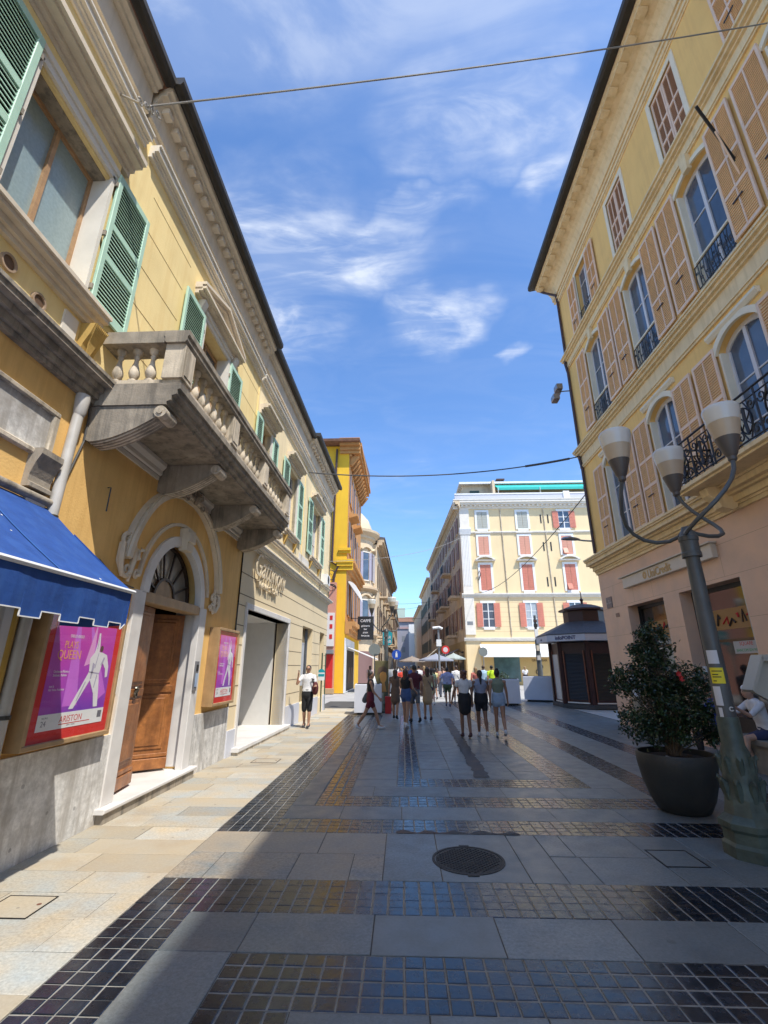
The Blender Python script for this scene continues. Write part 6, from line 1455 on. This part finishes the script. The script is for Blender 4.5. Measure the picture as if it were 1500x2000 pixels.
def ell(mb, c, r, n=12, m=8):
    c = Vector(c); vs = []
    for i in range(1, m):
        t = math.pi*i/m
        for j in range(n):
            a = 2*math.pi*j/n; vs.append(c+Vector((r[0]*math.sin(t)*math.cos(a), r[1]*math.sin(t)*math.sin(a), r[2]*math.cos(t))))
    fs = [(i*n+j, i*n+(j+1) % n, (i+1)*n+(j+1) % n, (i+1)*n+j) for i in range(m-2) for j in range(n)]+[tuple(range(n)), tuple(range((m-2)*n, (m-1)*n))]
    mb.add(vs, fs, True)
def finish(mb, name, m, par, M, vox=.014, sm=2, extra=None):
    """fuse the overlapping volumes into one continuous surface"""
    me = bpy.data.meshes.new(name); me.from_pydata([tuple(v) for v in mb.v], [], mb.f)
    bm = bmesh.new(); bm.from_mesh(me); bmesh.ops.recalc_face_normals(bm, faces=bm.faces); bm.to_mesh(me); bm.free()
    o = bpy.data.objects.new(name, me); C.objects.link(o)
    if vox:
        md = o.modifiers.new('r', 'REMESH'); md.mode = 'VOXEL'; md.voxel_size = vox; bpy.context.view_layer.update()
        me2 = bpy.data.meshes.new_from_object(o.evaluated_get(bpy.context.evaluated_depsgraph_get())); o.modifiers.clear(); o.data = me2; bpy.data.meshes.remove(me); me = me2; me.name = name
        bm = bmesh.new(); bm.from_mesh(me)
        for _ in range(sm): bmesh.ops.smooth_vert(bm, verts=bm.verts, factor=.5, use_axis_x=True, use_axis_y=True, use_axis_z=True)
        bm.to_mesh(me); bm.free()
    me.transform(M); me.transform(Matrix.Translation(-OFF[par.name]))
    me.materials.clear(); me.materials.append(m); me.polygons.foreach_set('use_smooth', [True]*len(me.polygons))
    o.parent = par; OFF[o.name] = OFF[par.name]
    return o
def person(x, y, face, h=1.68, skin='m', label='', top=None, bot=None, shoe=None, hair=HB, legs=((12,8),(-14,20)), arms=((-10,8,15),(12,8,15)), sleeve=.5, botlen=.45, skirt=False, hairstyle='short', vox=.016, bag=None, cap=None, glasses=False, dress=False, sit=False, z0=0, wide=1.0, lean=0, turn=0, sock=None, crop=0, fine=True, group=None):
    """face = heading in degrees (0 = +Y away from camera, 90 = -X). legs: (thigh fwd, knee bend); arms: (fwd, out, elbow)"""
    t = thing('person', label, 'person', (x, y, z0), group)
    s = h/1.70; M = Matrix.Translation((x, y, z0)) @ Matrix.Rotation(R(face), 4, 'Z') @ Matrix.Scale(s, 4)
    hipz = .90
    if botlen < .485: botlen *= .62 if not skirt else .70
    def rx(v, a): a = R(a); return Vector((v.x, v.y*math.cos(a)-v.z*math.sin(a), v.y*math.sin(a)+v.z*math.cos(a)))
    J = {}
    for i, sg in enumerate((-1, 1)):
        th, kn = legs[i]; hp = Vector((sg*.088, 0, hipz-.03)); d1 = rx(Vector((0,0,-.42)), th); d2 = rx(Vector((0,0,-.40)), th-kn)
        k = hp+d1; a = k+d2; J['hip',i] = hp; J['knee',i] = k; J['ank',i] = a; J['toe',i] = a + rx(Vector((0,.14,-.045)), (th-kn)*.55 if not sit else 0)
    low = min(min(J['ank',i].z, J['toe',i].z+.02) for i in (0,1)) - (.075)
    if not sit:
        for k in J: J[k].z -= low
        dz = -low
    else: dz = 0
    P_ = Vector((0,0,hipz+dz))
    def tb(v): return P_ + rx(Vector(v)-Vector((0,0,.90)), -lean)
    for i, sg in enumerate((-1, 1)):
        fw, ou, el = arms[i]; sh = tb((sg*.185*wide, 0, 1.385)); u = rx(Vector((sg*math.sin(R(ou)), 0, -math.cos(R(ou)))), fw)*.285
        e = sh+u; f = rx(Vector((sg*math.sin(R(ou*.5)), 0, -math.cos(R(ou*.5)))), fw+el)
        if el > 90: f = (f + Vector((-sg*.35,0,0))).normalized()
        f = f*.245; J['sh',i] = sh; J['el',i] = e; J['wr',i] = e+f; J['ha',i] = e+f*1.36
    fem = hairstyle in ('bun','long','pony','curly')
    wr, hr = (.118, .165) if fem else (.140, .155)
    def torso(mb, g=0, z_lo=.90, z_hi=1.42):
        secs = [(.88,hr,.105),(.98,hr*.97,.105),(1.08,wr,.088),(1.20,wr*1.12,.095),(1.32,.165,.105),(1.40,.155,.085)]
        for k in range(len(secs)-1):
            (za,ra,da),(zb,rb_,db) = secs[k], secs[k+1]
            if zb < z_lo-.001 or za > z_hi: continue
            prim_caps(mb, tb((0,0,za)), tb((0,0,zb)), da*wide+g, db*wide+g, 14, sx=(ra+rb_)/(da+db), ax=(1,0,0))
        if not fem and wide > 1.15: ell(mb, tb((0,.05,1.02)), (.17*wide,.14*wide,.16))
    head = tb((0,.018,1.60))
    b = MB(); torso(b)
    prim_caps(b, tb((0,0,1.38)), tb((0,.012,1.52)), .056, .052)
    ell(b, head, (.076,.096,.112), 16, 12); ell(b, head+Vector((0,.02,-.06)), (.058,.070,.055), 12, 8)
    Rt_ = Matrix.Rotation(R(turn), 3, 'Z')
    def hp_(v): return head + Rt_ @ Vector(v)
    ell(b, hp_((0,.098,-.012)), (.012,.018,.022), 8, 6)
    for sg in (-1,1): ell(b, hp_((sg*.077,.0,-.008)), (.010,.018,.028), 8, 6)
    for i in (0,1):
        prim_caps(b, J['hip',i], J['knee',i], .088 if fem else .082, .052); prim_caps(b, J['knee',i], J['knee',i].lerp(J['ank',i],.35), .052, .056); prim_caps(b, J['knee',i].lerp(J['ank',i],.35), J['ank',i], .055, .034)
        prim_caps(b, J['ank',i], J['toe',i], .036, .028)
        prim_caps(b, tb((0,0,1.37)).lerp(J['sh',i],.6), J['sh',i], .058, .056); prim_caps(b, J['sh',i], J['el',i], .052 if not fem else .044, .038); prim_caps(b, J['el',i], J['wr',i], .039, .025)
        hd = (J['ha',i]-J['wr',i]).normalized(); sd_ = hd.orthogonal().normalized(); sd_ = (Vector((0,1,0))-hd*hd.y).normalized() if abs(hd.y) < .95 else Vector((1,0,0))
        prim_caps(b, J['wr',i], J['wr',i]+hd*.07, .026, .030, 10, sx=1.3, ax=sd_)
    body = finish(b, 'body', SK[skin], t, M, vox*s)
    if fine:                                             # fingers rooted in the palm
        b = MB()
        for i in (0,1):
            hd = (J['ha',i]-J['wr',i]).normalized(); sd_ = (Vector((0,1,0))-hd*hd.y).normalized() if abs(hd.y) < .95 else Vector((1,0,0)); nn_ = hd.cross(sd_)*(1 if i else -1)
            p = J['wr',i]+hd*.075
            for k, L_ in enumerate((.062,.072,.068,.052)):
                q = p+sd_*(.028-.0185*k); m1 = q+hd*L_*.55-nn_*.006; b.tube([q-hd*.01, m1, m1+hd*L_*.42-nn_*.018], [.0095,.0085,.006], 6)
            q = J['wr',i]+hd*.03+sd_*.028; b.tube([q, q+hd*.03+sd_*.02-nn_*.005, q+hd*.06+sd_*.018-nn_*.012], [.011,.0095,.007], 6)
        finish(b, 'fingers', SK[skin], body, M, 0)
    for i in (0,1):                                      # shoes
        b = MB(); a, tt = J['ank',i], J['toe',i]; dn = (tt-a).normalized()
        prim_caps(b, a+Vector((0,-.025,-.04)), tt+Vector((0,.01,-.012)), .042, .036, 12, sx=1.12, ax=(1,0,0)); prim_caps(b, a+Vector((0,-.01,.0)), a+Vector((0,0,-.04)), .044, .044)
        finish(b, 'shoe', shoe or fab('black', (.02,.02,.022)), t, M, .012*s, 1)
        if sock: b = MB(); prim_caps(b, a+Vector((0,0,.01)), a+(J['knee',i]-a)*.22, .042, .046); finish(b, 'sock', sock, t, M, .012*s, 1)
    if bot and not dress:
        b = MB(); g = .014
        prim_caps(b, tb((0,0,.86)), tb((0,0,1.01+.04*fem)), (.112*wide+g), .10*wide+g, 14, sx=hr*1.0/.105, ax=(1,0,0))
        if skirt:
            kz = J['knee',0].lerp(J['knee',1], .5); lo = P_.lerp(Vector((0,kz.y,kz.z)), botlen/.45); prim_caps(b, P_, lo, .14, .135, 14, sx=1.25, ax=(1,0,0))
        for i in (0,1):
            k = J['hip',i].lerp(J['knee',i], min(1, botlen/.45)); prim_caps(b, J['hip',i], k, .098 if fem else .094, .080 if botlen < .5 else .07)
            if botlen > .5: prim_caps(b, J['knee',i], J['knee',i].lerp(J['ank',i], min(.95, (botlen-.45)/.4)), .066, .052)
        finish(b, 'trousers' if botlen > .6 else ('skirt' if skirt else 'shorts'), bot, t, M, .015*s)
    if top:
        b = MB(); torso(b, .013, (.86 if dress else .94)+crop, 1.42)
        if dress:
            prim_caps(b, P_, P_+Vector((0,.0,-.30)), .13, .15, 14, sx=1.25, ax=(1,0,0))
        for i in (0,1):
            if sleeve > 0:
                prim_caps(b, tb((0,0,1.36)).lerp(J['sh',i],.6), J['sh',i], .066, .064)
                if sleeve <= 1: prim_caps(b, J['sh',i], J['sh',i].lerp(J['el',i], sleeve), .062, .052 if sleeve < .8 else .048)
                else: prim_caps(b, J['sh',i], J['el',i], .060, .048); prim_caps(b, J['el',i], J['el',i].lerp(J['wr',i], sleeve-1), .048, .040)
            else: prim_caps(b, tb((0,0,1.36)).lerp(J['sh',i],.35), tb((0,0,1.38)).lerp(J['sh',i],.55), .055, .05)
        finish(b, 'dress' if dress else 'shirt', top, t, M, .015*s)
    # hair
    b = MB()
    ell(b, hp_((0,-.020,.030)), (.084,.092,.098), 14, 10)
    if hairstyle == 'short': pass
    if hairstyle in ('long',): prim_caps(b, hp_((0,-.055,.03)), hp_((0,-.075,-.20)), .078, .055, 12, sx=1.25, ax=(1,0,0))
    if hairstyle == 'pony': ell(b, hp_((0,-.10,.03)), (.035,.035,.035)); prim_caps(b, hp_((0,-.115,.02)), hp_((0,-.13,-.26)), .034, .018, 10, sx=1.4, ax=(1,0,0))
    if hairstyle == 'bun': ell(b, hp_((0,-.06,.125)), (.045,.045,.04)); prim_caps(b, hp_((0,-.05,.02)), hp_((0,-.06,-.05)), .07, .045)
    if hairstyle == 'curly':
        for k in range(16):
            a = k*2.4; ell(b, hp_((.075*math.cos(a)*(1-.02*k), -.035+.07*math.sin(a), .07-.012*k)), (.042,.042,.042), 8, 6)
    hr_ = finish(b, 'hair', hair, t, M, .014*s, 1)
    # carve the face free: hair sits behind, so add a forehead-to-chin face plate is not needed
    if fine:
        for sg in (-1,1):
            b = MB(); ell(b, hp_((sg*.030,.092,.010)), (.011,.006,.007), 8, 6); finish(b, 'eye', BLAK, body, M, 0)
        b = MB(); prim_caps(b, hp_((-.02,.088,-.058)), hp_((.02,.088,-.058)), .006, .006, 6); finish(b, 'mouth', mat('lips', (.30,.09,.07), .5), body, M, 0)
    if glasses:
        b = MB(); 
        for sg in (-1,1): ell(b, hp_((sg*.033,.100,.012)), (.027,.006,.020), 10, 6)
        b.tube([hp_((-.078,.02,.015)), hp_((-.06,.09,.015)), hp_((.06,.09,.015)), hp_((.078,.02,.015))], .004, 5); finish(b, 'sunglasses', BLAK, t, M, 0)
    if cap:
        b = MB(); ell(b, hp_((0,-.008,.062)), (.090,.105,.070), 14, 8); finish(b, 'cap', cap, t, M, .012, 1)
        b = MB(); bd = -1 if cap.name.endswith('white') else 1; ell(b, hp_((0,bd*.125,.048)), (.065,.065,.008), 12, 6); finish(b, 'cap_brim', cap, t, M, 0)
    if bag:
        kind_, bm_ = bag
        if kind_ == 'backpack':
            b = MB(); ell(b, tb((-.02,-.19,1.20)), (.15,.10,.22), 12, 8); finish(b, 'backpack', bm_, t, M, .015)
            b = MB(); b.tube([tb((.12,-.10,1.38)), tb((.13,.02,1.44)), tb((.13,.13,1.32)), tb((.15,.08,1.1))], .018, 6); finish(b, 'strap', bm_, t, M, 0)
        elif kind_ == 'shoulder':
            b = MB(); prim_caps(b, tb((-.17,-.10,1.0)), tb((-.17,-.16,.86)), .085, .10, 10, sx=.6, ax=(1,0,0)); finish(b, 'handbag', bm_, t, M, .014)
            b = MB(); b.tube([tb((-.17,-.02,1.05)), tb((-.12,.08,1.30)), tb((-.08,.02,1.45)), tb((-.10,-.08,1.3)), tb((-.17,-.14,1.04))], .007, 5); finish(b, 'strap', bm_, t, M, 0)
        elif kind_ == 'cross':
            b = MB(); ell(b, tb((.17,.02,.98)), (.05,.09,.075)); finish(b, 'handbag', bm_, t, M, .014)
            b = MB(); b.tube([tb((.16,-.05,1.0)), tb((.05,-.115,1.2)), tb((-.10,-.08,1.40)), tb((-.11,.03,1.42))], .010, 5); finish(b, 'strap', bm_, t, M, 0)
        elif kind_ == 'phone':
            b = MB(); p = J['ha',1]; b.tube([p-Vector((0,0,.06)), p+Vector((0,0,.07))], .02, 4); finish(b, 'phone', BLAK, t, M, 0)
    return t
WSHOE = fab('white_shoe', (.62,.61,.60)); BLK = fab('black', (.012,.012,.014)); WTEE = fab('white', (.74,.73,.72)); DEN = fab('denim', (.045,.09,.22)); LDEN = fab('light_denim', (.30,.40,.52))
# man on the phone, walking towards the camera
person(-2.94,15.1,180,1.72,'m','man in white T-shirt and black shorts holding a phone by the shop wall', WTEE, BLK, fab('darkgrey', (.05,.05,.055)), HB, ((8,4),(-5,8)), ((20,16,70),(38,24,132)), .55, .49, bag=('phone',BLAK), glasses=True, vox=.013)
b_ = thing('shoulder_bag','dark red and black bag carried on the arm of the man with the phone','bag',(-2.72,15.02,1.0)); b = MB(); ell(b, (-2.69,15.0,1.12), (.10,.12,.20), 12, 8); q = finish(b, 'bag_body', fab('maroon', (.10,.02,.022)), b_, Matrix.Identity(4), .014)
b = MB(); b.tube([(-2.74,14.98,1.26),(-2.80,14.95,1.40),(-2.70,15.08,1.36),(-2.66,15.06,1.24)], .02, 6); q = finish(b, 'bag_strap', BLK, b_, Matrix.Identity(4), 0)
# woman in burgundy shorts striding to the right
person(-.98,14.75,-82,1.62,'m','woman in black top and burgundy shorts striding right past the white planter', BLK, fab('burgundy', (.13,.012,.025)), WSHOE, HB, ((26,10),(-24,12)), ((-14,6,30),(16,8,28)), 0, .36, hairstyle='bun', bag=('shoulder',fab('grey_bag', (.10,.11,.105))), vox=.013)
person(.08,15.4,-25,1.62,'m','woman in black sleeveless top and blue denim shorts with white trainers', BLK, DEN, WSHOE, HBR, ((10,4),(-8,10)), ((25,10,60),(10,10,50)), 0, .24, hairstyle='long', vox=.014)
person(.38,16.6,12,1.76,'m','man in dark maroon T-shirt and grey shorts close behind the denim shorts', fab('dark_maroon', (.085,.012,.02)), fab('grey_cloth', (.11,.11,.115)), BLK, HB, ((14,6),(-12,22)), ((10,12,40),(-10,12,30)), .5, .48, vox=.016)
person(-.28,17.6,-10,1.60,'m','woman in patterned brown dress half hidden behind the denim shorts woman', fab('leopard', (.13,.085,.06)), None, BLK, HBR, ((10,4),(-8,14)), dress=True, sleeve=.3, hairstyle='long', vox=.018)
person(.84,17.2,5,1.66,'m','woman in sand-coloured strappy dress with dark crossbody bag', fab('sand', (.40,.27,.15)), None, fab('brown_shoe', (.07,.03,.03)), HBR, ((7,2),(-6,6)), ((-5,8,8),(8,10,20)), dress=True, sleeve=0, hairstyle='long', bag=('cross',fab('navy_bag', (.04,.045,.09))), vox=.014)
person(1.62,13.25,6,1.60,'d','leftmost of three women: white top, black skirt with a zip, auburn hair', fab('cream_white', (.62,.61,.60)), BLK, fab('brown_shoe', (.07,.03,.03)), hairm('auburn', (.11,.04,.02)), ((3,2),(-6,10)), ((14,20,5),(0,6,4)), .35, .36, skirt=True, hairstyle='curly', vox=.013)
person(2.08,13.42,2,1.60,'d','middle of three women: grey top, black shorts, long dark ponytail', fab('dusty_blue', (.26,.28,.36)), BLK, WSHOE, HB, ((6,3),(-8,14)), ((-4,12,5),(4,12,5)), 0, .36, hairstyle='pony', vox=.013, wide=1.05)
person(2.55,13.42,-4,1.63,'m','rightmost of three women: olive top, pale denim shorts, dark bun', fab('sage', (.20,.24,.17)), LDEN, WSHOE, HB, ((8,2),(-10,30)), ((-4,8,4),(6,10,8)), 0, .20, hairstyle='bun', vox=.013)
person(2.05,22.9,-8,1.64,'m','stout man in lilac-blue T-shirt and olive shorts with hands clasped behind him', fab('lilac_blue', (.34,.37,.58)), fab('olive', (.07,.10,.05)), fab('navy_shoe', (.04,.04,.09)), HB, ((8,2),(-6,8)), ((-22,22,-30),(-22,22,-30)), .6, .40, wide=1.25, vox=.018)
person(2.75,25.4,8,1.76,'m','man in white T-shirt with diagonal strap and maroon shorts', WTEE, fab('dark_maroon', (.085,.012,.02)), WSHOE, HBR, ((12,4),(-10,22)), ((-6,10,8),(10,10,12)), .55, .46, bag=('cross',fab('navy_bag', (.04,.045,.09))), vox=.018)
person(3.72,25.2,0,1.66,'l','woman in loose coral top with blond hair beyond the three women', fab('coral', (.62,.20,.15)), fab('pale_trouser', (.5,.5,.52)), WSHOE, HBL, ((8,2),(-8,10)), ((-4,12,6),(6,12,8)), 1.3, .8, hairstyle='long', vox=.02)
person(4.35,26.6,0,1.74,'m','man in pale blue shirt next to the fluorescent yellow T-shirt', fab('pale_blue', (.42,.58,.74)), fab('grey_cloth', (.11,.11,.115)), BLK, HBR, ((8,2),(-8,10)), vox=.02)
person(4.72,26.2,-5,1.74,'m','person in fluorescent yellow T-shirt beyond the three women', fab('neon_yellow', (.60,.85,.03)), fab('navy', (.03,.04,.10)), BLK, HB, ((8,2),(-8,10)), vox=.02)
person(1.35,23.5,0,1.62,'l','woman in pale lime and white dress to the left of the lilac T-shirt', fab('pale_lime', (.55,.62,.35)), None, WSHOE, HBR, dress=True, hairstyle='long', vox=.02)
person(.42,24.5,4,1.76,'l','grey-haired man in long blue tunic shirt and blue trousers', fab('denim_blue', (.08,.13,.30)), fab('denim_blue', (.08,.13,.30)), BLK, HGR, ((8,2),(-8,10)), sleeve=1.4, botlen=.8, vox=.02)
person(6.25,10.3,78,1.66,'m','person in blue top and black leggings seated on the bench behind the shrub', fab('royal_blue', (.03,.05,.28)), BLK, BLK, HB, ((78,80),(70,76)), ((40,8,40),(40,8,40)), .5, .7, sit=True, z0=-.30, sock=RED, vox=.016)
person(6.42,9.20,85,1.68,'l','person in white shirt and backward white cap seated on the bench by the lamp post', WTEE, fab('navy', (.03,.04,.10)), skinmat('sandal', (.42,.24,.16)), HBR, ((82,70),(74,96)), ((50,4,70),(56,4,66)), .9, .42, sit=True, z0=-.24, lean=14, hairstyle='short', cap=fab('cap_white', (.70,.68,.70)), vox=.014)
person(5.95,12.9,60,1.72,'m','person in white T-shirt and beige trousers half hidden left of the shrub', WTEE, fab('beige', (.45,.36,.24)), WSHOE, HB, ((8,2),(-4,6)), ((46,26,20),(10,10,10)), .5, .8, vox=.018)
# distant crowd in the street
CR = [(-.1,30,'red','vermilion T-shirt','short'),(.65,29,'black','black top','long'),(-.65,32,'dark','dark blouse','long'),(1.0,31,'white','white shirt','short'),(-.2,36,'pink','faded pink top','long'),(1.45,34,'maroon','maroon top','long'),(2.3,33,'orange','orange-red top','pony'),(2.9,35,'peach','peach blouse','long'),(.1,40,'navy','navy shirt','short'),(.9,42,'grey','grey T-shirt','short'),(1.6,44,'black','black shirt','short'),(-.5,45,'white','white blouse','long'),(2.2,47,'blue','blue shirt','short'),(.4,50,'brown','brown jacket','short'),(-.3,55,'black','black dress top','long'),(1.2,57,'red','red shirt','short'),(2.0,60,'white','white T-shirt','short'),(.2,64,'navy','navy blouse','long'),(1.0,68,'grey','grey shirt','short'),(-2.5,37,'pinkstripe','pale pink dress','long'),(.75,36.5,'black','black tank top','short'),(9.9,40,'white','white blouse at the kiosk end of the square','long'),(-.95,27.5,'rose','rose T-shirt','long'),(.25,27.2,'cream','cream blouse','bun'),(1.75,27.8,'yellow','pale yellow top','long'),(2.35,29.5,'peach','peach top','pony'),(.0,33.2,'lilac','lilac shirt','short'),(1.15,38.2,'white','white polo shirt','short'),(3.25,30.5,'cream','cream top','long'),(2.1,39.5,'rose','rose blouse','long'),(-.5,49,'lilac','lilac top','long'),(5.9,36,'white','white shirt beside the round pale shrub','short')]
COLS = {'red':(.65,.06,.03),'black':(.015,.015,.018),'dark':(.07,.03,.035),'white':(.72,.7,.68),'pink':(.55,.32,.32),'maroon':(.10,.015,.02),'orange':(.55,.12,.06),'peach':(.58,.34,.24),'navy':(.03,.04,.10),'grey':(.25,.25,.27),'blue':(.10,.16,.38),'brown':(.12,.07,.045),'pinkstripe':(.5,.35,.33),'rose':(.62,.28,.27),'cream':(.72,.64,.50),'yellow':(.72,.62,.28),'lilac':(.42,.40,.62)}
where = ['just right of the blue round sign','in the thick of the crowd ahead','left edge of the distant crowd','between darker walkers in the street mouth','deep in the crowd ahead','in front of the grey parasol','near the red and pale round sign','beside the walker in orange-red','among the far walkers below the scaffolded block','under the far end of the grey parasol','in the shaded street mouth','far left in the shaded street','below the distant right houses','far off in the narrow street','far off by the left facade','far off in the middle of the street','far off under the parasols','very far off, small in the street','smallest figure at the end of the street','in front of the white shopfront goods','behind the dark-haired crowd','on the right','left of the maroon T-shirt man','between the maroon T-shirt man and the sand dress','just left of the stout lilac T-shirt man','right behind the stout lilac T-shirt man','half hidden behind the crowd leaders','beyond the grey-haired man','between the white T-shirt man and the coral top','under the right half of the grey parasol','near the left facade of the narrow street','at the right']
for i, (x, y, c, d, hs_) in enumerate(CR):
    person(x, y, rnd.choice((0,5,-8,180,10)), rnd.uniform(1.58,1.78), rnd.choice('lmm'), ('distant person in %s %s' % (d, where[i])) if i != 21 else 'distant person in white blouse standing right of the long white awning', fab('crowd_'+c, COLS[c]), fab('crowd_bottom'+str(i % 3), ((.03,.03,.04),(.12,.14,.2),(.3,.27,.22))[i % 3]), BLK, rnd.choice((HB,HBR,HB,HBL)), ((rnd.uniform(6,16),4),(-rnd.uniform(6,14),14)), sleeve=.5, botlen=rnd.choice((.4,.8)), hairstyle=hs_, vox=.03, fine=False, group='people crowding the narrow street')
